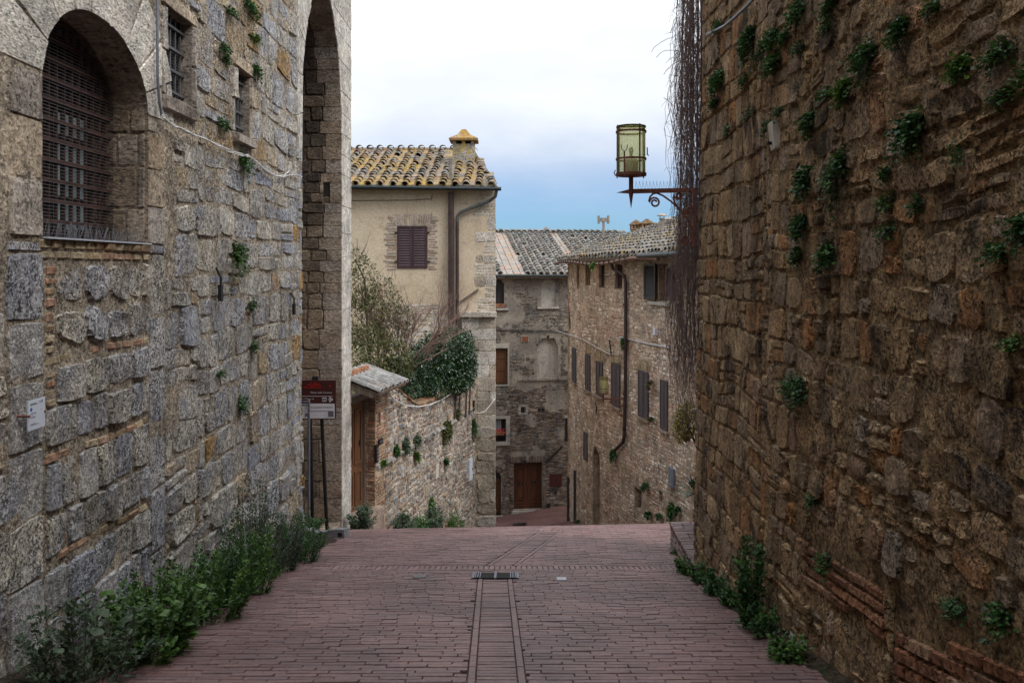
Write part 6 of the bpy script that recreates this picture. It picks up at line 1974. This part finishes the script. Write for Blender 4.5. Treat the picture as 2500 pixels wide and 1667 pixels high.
RT = [(1625, 195, 36, 74, 'dense bushy tuft at the very edge of the right wall, topmost big one there'), (1622, 62, 22, 30, 'small tuft under the grey cable at the wall edge'),
 (1616, 244, 16, 34, 'narrow tuft directly below the bushy one at the wall edge'), (1690, 112, 38, 110, 'long tuft hanging second in from the wall edge near the top'),
 (1682, 188, 26, 32, 'little round tuft below the long one near the wall edge'), (1712, 150, 20, 80, 'thin trailing tuft between two bigger ones high on the wall'),
 (1736, 105, 44, 70, 'broad tuft up high left of the tallest pair'), (1742, 160, 40, 60, 'drooping tuft straight under the broad high one'),
 (1768, 92, 30, 45, 'small tuft tucked against the tall high clump'), (1795, 45, 46, 90, 'tall dark clump reaching the top edge right of the cable'),
 (1798, 118, 22, 40, 'small dark tuft below the tall clump by the cable'), (1865, 25, 32, 60, 'tuft near the top edge left of the big round bush'),
 (1862, 66, 34, 46, 'lower half of the double tuft left of the big round bush'), (1828, 290, 34, 76, 'tuft just right of the pale stone slab'),
 (1950, 150, 76, 130, 'biggest round leafy bush on the upper right wall'), (1902, 225, 46, 84, 'bushy tuft touching the lower left of the biggest bush'),
 (1860, 222, 22, 40, 'dim small tuft left of the biggest bush'), (2025, 90, 46, 116, 'long leaning tuft right of the biggest bush'),
 (2092, 25, 32, 46, 'tuft cut by the top edge in the middle of the right wall'), (2155, 168, 66, 76, 'fan shaped tuft in the upper right wall'),
 (2245, 142, 72, 112, 'full bushy clump in the upper right, right of the fan shaped tuft'), (2330, 190, 90, 130, 'large bush cut by the right edge of view'),
 (2245, 236, 60, 66, 'low dark tuft under the full clump at upper right'), (2050, 325, 88, 140, 'wide green bush in the middle of the right wall'),
 (2152, 360, 62, 56, 'thin sparse tuft right of the wide middle bush'), (1822, 425, 52, 92, 'leafy tuft left of the longest trailing plant'),
 (1897, 425, 48, 180, 'longest trailing plant on the right wall'), (1812, 530, 38, 90, 'upper of two hanging tufts left of the lower wall'),
 (1803, 595, 30, 56, 'lower of the two hanging tufts, ends in a point'), (1875, 598, 38, 92, 'hanging tuft below the longest trailing plant'),
 (2000, 472, 38, 56, 'upper of three small tufts in a column'), (2064, 482, 38, 62, 'small tuft right of the column of three'),
 (2003, 540, 40, 46, 'lower tuft of the column of three'), (1995, 405, 30, 40, 'topmost tuft of the column of three'),
 (2310, 545, 92, 116, 'large pale bush at the right edge halfway up'), (2240, 588, 52, 52, 'dark tuft left of the large pale edge bush'),
 (1810, 908, 74, 100, 'round dark bush alone in the middle of the lower wall'), (2280, 795, 26, 30, 'tiny bright tuft low beside the dark gutter stain'),
 (1845, 1150, 24, 30, 'tiny tuft low on the wall under the round dark bush'), (1875, 1300, 32, 52, 'small tuft above the brick patch near the ground'),
 (2262, 1432, 62, 92, 'bushy tuft growing on top of the brick patch at bottom right'), (2165, 1402, 52, 40, 'low dark tuft on the broken edge of the brick patch'),
 (1645, 300, 16, 36, 'thin dull tuft near the edge level with the lantern'), (1690, 268, 26, 36, 'dull small tuft left of the pale slab'),
 (1757, 262, 16, 24, 'speck of green right above the pale slab'), (1732, 305, 12, 60, 'faint thin trail of green left of the pale slab')]
for (x, y, w, h, lb) in RT:
    s, t = mR.hit(vw(x), vw(y), .05)
    p = mR(s, t, .0); sc_w = vw(w) / (F * 2.06 / p.y ** 2); sc_h = vw(h) * p.y / F
    hang_tuft('wall_plant', p, V((-1, 0, 0)), min(sc_w * .62, .42), sc_h, min(.04 + sc_h * .16, .12), RS.choice((M_leaf, M_leaf, M_leaf, M_leaf_w, M_leaf_o if 'dull' in lb or 'dim' in lb else M_leaf)), U(.028, .04) if sc_h > .15 else .026, lb, 'wall plant', GRP, .9 if 'thin' in lb or 'dull' in lb else 1.7)
GRP2 = 'green tufts rooted in the left wall'
LT = [(575, 28, 44, 62, 'tuft hanging at the top of the left wall'), (585, 92, 18, 34, 'bright tuft below the topmost one on the left wall'), (514, 120, 20, 38, 'tuft left of the second small window, above it'),
 (585, 172, 16, 66, 'trailing tuft right above the second small window'), (511, 288, 30, 36, 'tuft left of the sill of the second small window'), (562, 388, 24, 74, 'tuft hanging below the cable on the left wall'),
 (546, 612, 28, 124, 'long bright hanging plant halfway up the left wall'), (577, 706, 14, 40, 'small tuft under the long hanging plant'), (558, 932, 22, 54, 'dull tuft low on the left wall'),
 (585, 800, 14, 34, 'tiny tuft right below the middle of the left wall'), (520, 140, 14, 20, 'very small tuft beside the left window above its lintel'), (505, 860, 12, 26, 'faint small tuft in a low crack of the left wall'), (530, 30, 18, 22, 'small tuft at the top left of the topmost clump')]
for (x, y, w, h, lb) in LT:
    s, t = mL.hit(vw(x), vw(y), .03)
    p = mL(s, t, .0); sc_w = vw(w) / (F * 3.15 / p.y ** 2); sc_h = vw(h) * p.y / F
    hang_tuft('wall_plant', p, V((1, 0, 0)), min(sc_w, .5), sc_h, min(.05 + sc_h * .12, .13), M_leaf_w if 'bright' in lb else M_leaf, .04, lb, 'wall plant', GRP2, 1.0)
GRP3 = 'green tufts rooted in the garden wall'
for (px, py, w, h, lb, m_, mt) in ((1090, 1060, 36, 76, 'largest ivy tuft hanging on the garden wall', mG, M_leaf_o), (1155, 1050, 14, 56, 'narrow ivy strip at the far end of the garden wall', mG, M_leaf),
   (990, 1095, 20, 56, 'pale ivy tuft on the string course of the garden wall', mG, M_leaf_s), (968, 1102, 18, 30, 'small ivy tuft left of the pale one on the string course', mG, M_leaf), (1016, 1078, 18, 36, 'upper ivy tuft between pale and largest ones', mG, M_leaf_s),
   (1015, 1118, 10, 34, 'bright small tuft below the string course', mG, M_leaf_w), (935, 1130, 12, 10, 'tiny weed by the gate on the garden wall', mG, M_leaf_w), (1116, 1010, 14, 26, 'small tuft high near the garden wall end', mG, M_leaf_o), (1052, 1240, 16, 60, 'dark climbing tuft low on the garden wall', mG, M_leaf), (1088, 1130, 8, 26, 'tiny dark tuft under the largest ivy', mG, M_leaf)):
    s, t = m_.hit(px, py, .04); p = m_(s, t, 0)
    hang_tuft('wall_plant', p, m_.n, w / F * p.y * 1.6, h / F * p.y, .10, mt, .07, lb, 'wall plant', GRP3, 1.1, m_.u)
GRP4 = 'plants rooted in the curved house wall'
for (x, y, w, h, lb, mt) in ((1395, 612, 13, 22, 'bright green moss hanging from the copper gutter joint', M_moss), (1497, 885, 8, 22, 'moss patch right of the lower shutters on the curved house', M_leaf_o), (1437, 790, 10, 34, 'dark tuft on the downpipe of the curved house', M_leaf), (1412, 1052, 12, 40, 'tuft under the downpipe foot of the curved house', M_leaf),
   (1500, 965, 6, 14, 'tiny tuft under the last shutters on the curved house', M_leaf_o), (1485, 1118, 14, 26, 'weed beside the cellar opening of the curved house', M_leaf), (1493, 1185, 12, 24, 'ground ivy patch low on the curved house, left one', M_leaf), (1518, 1188, 10, 20, 'small ground ivy patch in the middle low on the curved house', M_leaf), (1545, 1178, 14, 50, 'tall ground ivy at the near end of the curved house', M_leaf), (1560, 1175, 12, 24, 'low ivy next to the brick platform', M_leaf), (1330, 1200, 8, 14, 'weed at the foot of the two standpipes', M_leaf)):
    s, t = mH2.hit(vw(x), vw(y), .05); p, n_ = mH2.at(s); p = mH2(s, t, .45 if 'gutter' in lb else .03); u_ = V((n_.y, -n_.x, 0))
    hang_tuft('wall_plant', p, n_, vw(w) / F * p.y * 1.6, vw(h) / F * p.y, .16, mt, .075, lb, 'wall plant', GRP4, 1.0, u_)
# weeds along the foot of the walls
def weed(name, c, rx_, ry_, h, n, mat, size, label, grp, big=0, stems=26, lean=V((0, 0, 0)), broad=.6):
    mb = MB(); stm = MB(); zg = gz(c[0], c[1]) - .02
    base = V((c[0], c[1], zg))
    for k in range(stems):
        a = U(0, 6.283); r = math.sqrt(U(0, 1))
        tip = base + V((math.cos(a) * rx_ * r, math.sin(a) * ry_ * r, h * U(.45, 1.0) * (1 - .45 * r * r))) + lean * h
        p0 = base + V((math.cos(a) * rx_ * r * .55, math.sin(a) * ry_ * r * .55, 0))
        mid = p0.lerp(tip, .5) + V((U(-.05, .05), U(-.05, .05), h * .12))
        pts = [p0 * (1 - t) ** 2 + mid * 2 * t * (1 - t) + tip * t * t for t in [i / 5 for i in range(6)]]
        stm.tube(pts, [.0045 * (1 - .13 * i) for i in range(6)], 3, caps=False)
        tb = U(0, .6)
        for j in range(max(3, int(2.1 * n / stems))):
            t = U(.02, 1); i = min(int(t * 5), 4); p = pts[i].lerp(pts[i + 1], t * 5 - i)
            dr = V((U(-1, 1), U(-1, 1), U(-.3, .7)))
            dr = dr + (p - base).normalized() * .5
            p = p + V((RS.gauss(0, size * .5), RS.gauss(0, size * .5), RS.gauss(0, size * .35)))
            p.z = max(p.z, gz(p.x, p.y) + .01)
            (leaf if size > .045 else small_leaf)(mb, p, dr, size * U(.55, 1.3), broad, min(1, tb + U(0, .45)))
    for k in range(big):
        a = U(0, 6.283); p = base + V((math.cos(a) * rx_ * U(.2, .9), math.sin(a) * ry_ * U(.2, .9), h * U(.35, .85)))
        leaf(mb, p, V((U(-.4, 1), U(-1, .3), U(-.1, .4))), size * U(1.6, 2.4), .85, U(.3, 1))
    o = mesh_obj(name, mb.v, mb.f, mat, None, mb.t, False, origin=base)
    tag(o, label, 'weeds', grp)
    stm.build('stems', M_twig if mat is M_leaf_s else mat, o)
    return o
GW_ = 'weeds along the foot of the left wall'
for (x, y, rx_, ry_, h, n, mt, sz, lb, big, st_) in (
  (-2.62, 5.0, .42, .40, .62, 700, M_leaf_s, .045, 'pale leafy weed clump at the bottom left corner of view', 6, 26),
  (-2.50, 5.62, .40, .42, .62, 900, M_leaf_w, .05, 'nettle like weed clump with broad leaves, nearest along the left wall', 16, 34),
  (-2.66, 6.25, .38, .40, .66, 1000, M_leaf_w, .045, 'bright broad leaved weeds second nearest along the left wall', 14, 36),
  (-2.52, 6.85, .40, .40, .62, 1100, M_leaf_w, .04, 'green weed mound third along the left wall', 8, 36),
  (-2.62, 7.45, .40, .40, .80, 1200, M_leaf, .036, 'tall dark weed mound in the middle of the left wall foot', 4, 40),
  (-2.60, 8.05, .40, .40, .74, 1300, M_leaf_w, .034, 'small leaved green mound past the middle of the left wall', 3, 40),
  (-2.74, 8.72, .36, .38, 1.25, 1300, M_leaf_s, .032, 'tall grey green bushy weed against the left wall', 0, 40),
  (-2.62, 9.30, .36, .36, .80, 1200, M_leaf_s, .03, 'silvery mound of small leaves toward the end of the left wall', 0, 40),
  (-2.60, 10.05, .36, .34, .78, 1300, M_leaf, .034, 'last round dark bush at the end of the left wall weeds', 0, 42),
  (-2.82, 11.3, .16, .3, .34, 260, M_leaf_s, .03, 'little tuft at the left wall end before the fence foot', 0, 16)):
    weed('weed_clump', (x, y), rx_, ry_ * 1.05, h, int(n * 1.25), mt, sz * .95, lb, GW_, big, st_)
GW2 = 'weeds by the tower, gate and garden wall'
for (x, y, rx_, ry_, h, n, mt, sz, lb) in ((-3.45, 13.7, .35, .3, .28, 500, M_leaf, .05, 'dark weeds in the tower niche under the sign'), (-2.80, 15.3, .26, .3, .62, 900, M_leaf_s, .05, 'grey green bush left of the gate step'),
  (-2.35, 17.7, .26, .45, .62, 700, M_leaf_s, .055, 'grey green ivy mound right of the gate step'), (-2.1, 18.8, .25, .5, .58, 600, M_leaf, .06, 'low weeds along the foot of the garden wall'), (-1.85, 20.0, .25, .5, .95, 700, M_leaf_s, .06, 'tallest weed along the foot of the garden wall'), (-1.5, 21.6, .25, .5, .75, 400, M_leaf_w, .06, 'yellow green weeds at the far foot of the garden wall')):
    weed('weed_clump', (x, y), rx_, ry_, h, n, mt, sz, lb, GW2)
GW3 = 'weeds along the foot of the right wall'
for (x, y, rx_, ry_, h, n, mt, sz, lb, big) in ((1.93, 9.15, .12, .18, .20, 260, M_leaf_w, .04, 'bright weed at the far foot corner of the right wall', 0), (1.98, 8.55, .12, .18, .24, 260, M_leaf, .04, 'second weed from the far corner along the right wall foot', 0), (1.94, 7.85, .12, .2, .30, 320, M_leaf, .04, 'third weed from the far corner along the right wall foot', 0),
  (1.95, 7.35, .12, .16, .18, 220, M_leaf, .04, 'low weed with a pale rag of litter beside it on the right', 0), (1.90, 6.55, .17, .2, .84, 700, M_leaf, .042, 'tall dark bushy weed against the right wall', 5), (1.92, 6.25, .14, .16, .34, 200, M_leaf, .04, 'small dark weed in front of the tall bushy one', 0), (1.88, 5.55, .12, .14, .20, 140, M_leaf_w, .05, 'nearest small bright weed at the right wall foot', 3), (2.12, 10.6, .05, .25, .10, 80, M_leaf_w, .03, 'tiny weed along the base of the brick platform', 0)):
    weed('weed_clump', (x, y), rx_, ry_, h, n, mt, sz, lb, GW3, big, 18)
# clipped ivy hedge on the garden wall
def hedge(name, boxes, n, mat, size, label, cat, flow=0.0):
    mb = MB()
    tot = sum(b[3] * b[4] * b[5] for b in boxes)
    for (x, y, z, a, b_, c) in boxes:
        for k in range(int(n * a * b_ * c / tot)):
            u = V((RS.gauss(0, 1), RS.gauss(0, 1), RS.gauss(0, 1))).normalized()
            r = U(.80, 1.05) if RS.random() < .8 else U(.3, .8)
            f_ = 1 + .18 * noise.noise(V((x + u.x * 2.2, y + u.y * 2.2, z + u.z * 2.2)) * 1.7)
            p = V((x + u.x * a * r * f_, y + u.y * b_ * r * f_, z + u.z * c * r * f_))
            dr = u * .7 + V((U(-1, 1), U(-1, 1), U(-1.2, .4)))
            small_leaf(mb, p, dr, size * U(.6, 1.3), .6)
    o = mesh_obj(name, mb.v, mb.f, mat, None, mb.t, False, origin=V(boxes[0][:3]))
    tag(o, label, cat)
    return o
hb_ = []
for (px, py, w, h, Y, dp) in ((1010, 895, 75, 110, 20.8, .6), (1060, 880, 95, 130, 21.6, .7), (1105, 862, 95, 125, 22.4, .7), (1137, 868, 52, 130, 22.8, .5), (1040, 940, 70, 60, 20.8, .45), (1085, 925, 90, 75, 21.8, .5), (1120, 905, 70, 100, 22.4, .5), (990, 930, 40, 50, 20.0, .4), (965, 905, 60, 60, 19.6, .4), (1005, 950, 50, 40, 20.0, .35), (1145, 900, 40, 90, 23.2, .4), (1060, 955, 60, 36, 21.0, .5), (1110, 940, 60, 40, 22.2, .45)):
    c = P(px, py, Y); hb_.append((c.x, c.y, c.z, w / 2 / F * Y, dp, h / 2 / F * Y))
H_ = hedge('ivy_hedge', hb_, 21000, M_leaf_h, .075, 'dense glossy dark green ivy hedge spilling over the garden wall', 'hedge')
q = MB()
for (x, y, z, a, b_, c) in hb_: q.tube([V((x, y, -4.2)), V((x + .05, y, z - c * .3)), V((x - .05, y, z + c * .4))], [.03, .02, .008], 5)
q.build('stems', M_twig, H_)
# evergreen bush between the tower and the cream house
eb = []
for (px, py, w, h, Y, dp) in ((880, 690, 80, 130, 20.0, .5), (895, 780, 110, 150, 20.0, .6), (935, 740, 80, 130, 20.6, .5), (905, 850, 130, 110, 19.4, .5), (960, 800, 80, 120, 20.6, .5), (870, 640, 44, 70, 20.0, .3), (985, 775, 50, 60, 20.8, .3), (950, 870, 120, 80, 19.4, .5)):
    c = P(px, py, Y); eb.append((c.x, c.y, c.z, w / 2 / F * Y, dp, h / 2 / F * Y))
E_ = hedge('evergreen_bush', eb, 6200, M_leaf_o, .075, 'loose olive green bush growing beside the tower above the gate', 'bush')
tw = MB()
for (x, y, z, a, b_, c) in eb:
    for k in range(16):
        p = V((x + U(-a, a), y + U(-b_, b_), z + U(-c, c))); d_ = V((U(-.6, .6), U(-.5, .5), U(.4, 1.1))); tw.tube([p, p + d_ * .25, p + d_ * .5 + V((U(-.05, .05), 0, U(-.05, .05)))], [.008, .006, .003], 3, caps=False)
for (x, y, z, a, b_, c) in eb[:6]: tw.tube([V((-3.4, 20, -3.6)), V(((-3.4 + x) / 2, y, z - c * 1.2)), V((x, y, z))], [.04, .025, .01], 5)
tw.build('branches', M_twig, E_)
o_ = []
for (px, py, w, h, Y, dp) in ((905, 905, 100, 60, 18.9, .4), (960, 900, 90, 60, 19.4, .4), (880, 880, 50, 60, 18.6, .35)):
    c = P(px, py, Y); o_.append((c.x, c.y, c.z, w / 2 / F * Y, dp, h / 2 / F * Y))
S_ = hedge('garden_shrub', o_, 1300, M_leaf_o, .075, 'low straggly shrub just above the tiled gate canopy', 'shrub')
# bare twiggy shrub fanning out before the cream wall
bt = MB(); bl = MB()
def branch(p, d, ln, r, lev):
    n = 5; pts = [p]; dd = d.normalized()
    for k in range(n):
        dd = (dd + V((RS.gauss(0, .10), RS.gauss(0, .08), RS.gauss(0, .07) + .03))).normalized()
        pts.append(pts[-1] + dd * ln / n)
    bt.tube(pts, [r * (1 - .6 * k / n) for k in range(n + 1)], 4 if lev < 2 else 3, caps=False)
    if lev < 4:
        m_ = {0: 5, 1: 5, 2: 4, 3: 3}[lev]
        for k in range(m_):
            i = RS.randint(1 if lev else 2, n); t = U(-1, 1)
            nd = (dd + V((U(-.75, .75), U(-.5, .5), U(-.15, .55)))).normalized()
            branch(pts[i], nd, ln * U(.42, .7), r * .5, lev + 1)
base = P(985, 900, 20.4)
for (dx, dz, ln) in ((-.55, 1, 1.5), (-.85, .8, 1.3), (-.3, 1, 1.3), (.25, 1, 1.2), (.55, .85, 1.4), (.8, .7, 1.5), (1.0, .45, 1.2), (-1.0, .55, 1.1), (.05, 1, 1.0)):
    branch(base + V((dx * .1, 0, 0)), V((dx, U(-.2, .3), dz)), ln * .95, .028, 0)
o = tag(bt.build('bare_shrub', M_redtwig, None, False, origin=base), 'bare brown twiggy shrub fanning out before the cream wall and shutters', 'shrub')
# dead vine curtain at the corner of the right wall
vn = MB(); root = V((2.2, 9.9, 4.6))
for k in range(330):
    g = abs(RS.gauss(0, 1))
    dense = RS.random() < .8
    y = U(9.45, 10.7)
    xw = 2.06 + (y - 9.4) * .10
    x = xw + U(-.03, .22) if dense else xw - abs(RS.gauss(0, .055))
    z = U(2.6, 4.8) if RS.random() < .5 else U(-.8, 3)
    ln = U(1.0, 5.5)
    zend = max(z - ln, -1.95 + U(-.25, .7))
    n = max(5, int((z - zend) / .15)); pts = []
    px_, py_ = x, y; fl = 0.0
    spread = .10 if not dense else .03
    for i in range(n + 1):
        zz = z + (zend - z) * i / n
        px_ += RS.gauss(0, .036) ; py_ += RS.gauss(0, .03)
        bulge = -.06 * math.exp(-((zz + .6) / 1.2) ** 2) + (.02 * math.sin(zz * 2.3))
        px_ += (x - px_) * .16
        pts.append(V((max(px_, xw - .30) + bulge, py_, zz)))
    vn.tube(pts, [.0034 * U(.5, 1.4) * (1 - .5 * i / n) for i in range(n + 1)], 3, caps=False)
    for i in range(1, n, 2):
        if RS.random() < .55:
            p = pts[i]; d_ = V((RS.gauss(-.25, .7), U(-.6, .6), U(-.7, .5))).normalized() * U(.03, .16)
            vn.tube([p, p + d_ * .5 + V((0, 0, U(-.02, .03))), p + d_ + V((0, 0, U(-.06, .02)))], [.003, .0024, .0016], 3, caps=False)
for k in range(9):
    p = V((2.03 + U(-.02, .1), U(9.6, 10.3), U(-.5, 4.2))); pts = [p]; d_ = V((U(-.8, -.3), U(-.4, .2), U(-.5, .5)))
    for i in range(9):
        d_ = (d_ + V((RS.gauss(0, .18), RS.gauss(0, .2), RS.gauss(0, .25) - .10))).normalized(); pts.append(pts[-1] + d_ * .038)
    vn.tube(pts, [.0035] * 10, 3, caps=False)
VN = tag(mesh_obj('dead_vine', vn.v, vn.f, M_vine, None, vn.t, False, origin=root), 'leafless dead vine hanging in a long dark curtain down the right wall corner', 'vine')
q = MB()
for k in range(7): q.tube([V((2.20 + U(-.03, .12), 9.7 + k * .12, 5.4)), V((2.20 + U(-.03, .1), 9.7 + k * .13, 2.5 + U(-.5, .5))), V((2.17 + U(-.03, .1), 9.75 + k * .13, .4)), V((2.2 + U(-.03, .1), 9.8 + k * .12, -1.2))], [.014, .012, .010, .006], 5)
q.build('main_stem', M_vine, VN, kind='stuff')
b = MB(); b.box(2.62, 3.0, 9.25, 11.4, -5, 5.6); o = tag(b.build('vine_wall', M_mort_r), 'set back end of the right wall behind the dead vine', 'wall')
# yellow shrub and spiky yucca peeping round the corner
c = P(1676, 1030, 10.9)
Y_ = hedge('yellow_shrub', [(c.x - .01, c.y, c.z, .14, .18, .24), (c.x - .07, c.y, c.z - .12, .11, .15, .15), (c.x + .02, c.y, c.z + .14, .10, .12, .13)], 1500, M_leaf_y, .04, 'yellow green leafy shrub peeping out under the dead vine', 'shrub')
q = MB(); q.tube([V((c.x + .3, c.y, -3.5)), V((c.x + .22, c.y, -2.6)), V((c.x, c.y, c.z))], [.025, .02, .01], 5); q.build('stem', M_twig, Y_)
c = P(1682, 1204, 11.0); yb_ = MB()
for k in range(44):
    a = U(0, 6.283); el = U(-.35, 1.2); d_ = V((math.cos(a) * math.cos(el), math.sin(a) * math.cos(el), math.sin(el))); ln = U(.22, .34); sd = d_.cross(ZV).normalized() * .016
    p0 = V((c.x + .1, c.y, c.z)); m1 = p0 + d_ * ln * .6; tip = p0 + d_ * ln - ZV * .04
    yb_.add([p0 - sd * .5, p0 + sd * .5, m1 + sd, tip, m1 - sd], [(0, 1, 2, 4), (4, 2, 3)], U(0, .8))
YU = tag(yb_.build('yucca', M_leaf, None, False, origin=V((c.x + .1, c.y, -3.45))), 'spiky dark green yucca beside the brick platform', 'yucca')
q = MB(); q.tube([V((c.x + .1, c.y, -3.5)), V((c.x + .1, c.y, c.z))], .03, 6); q.build('trunk', M_twig, YU)
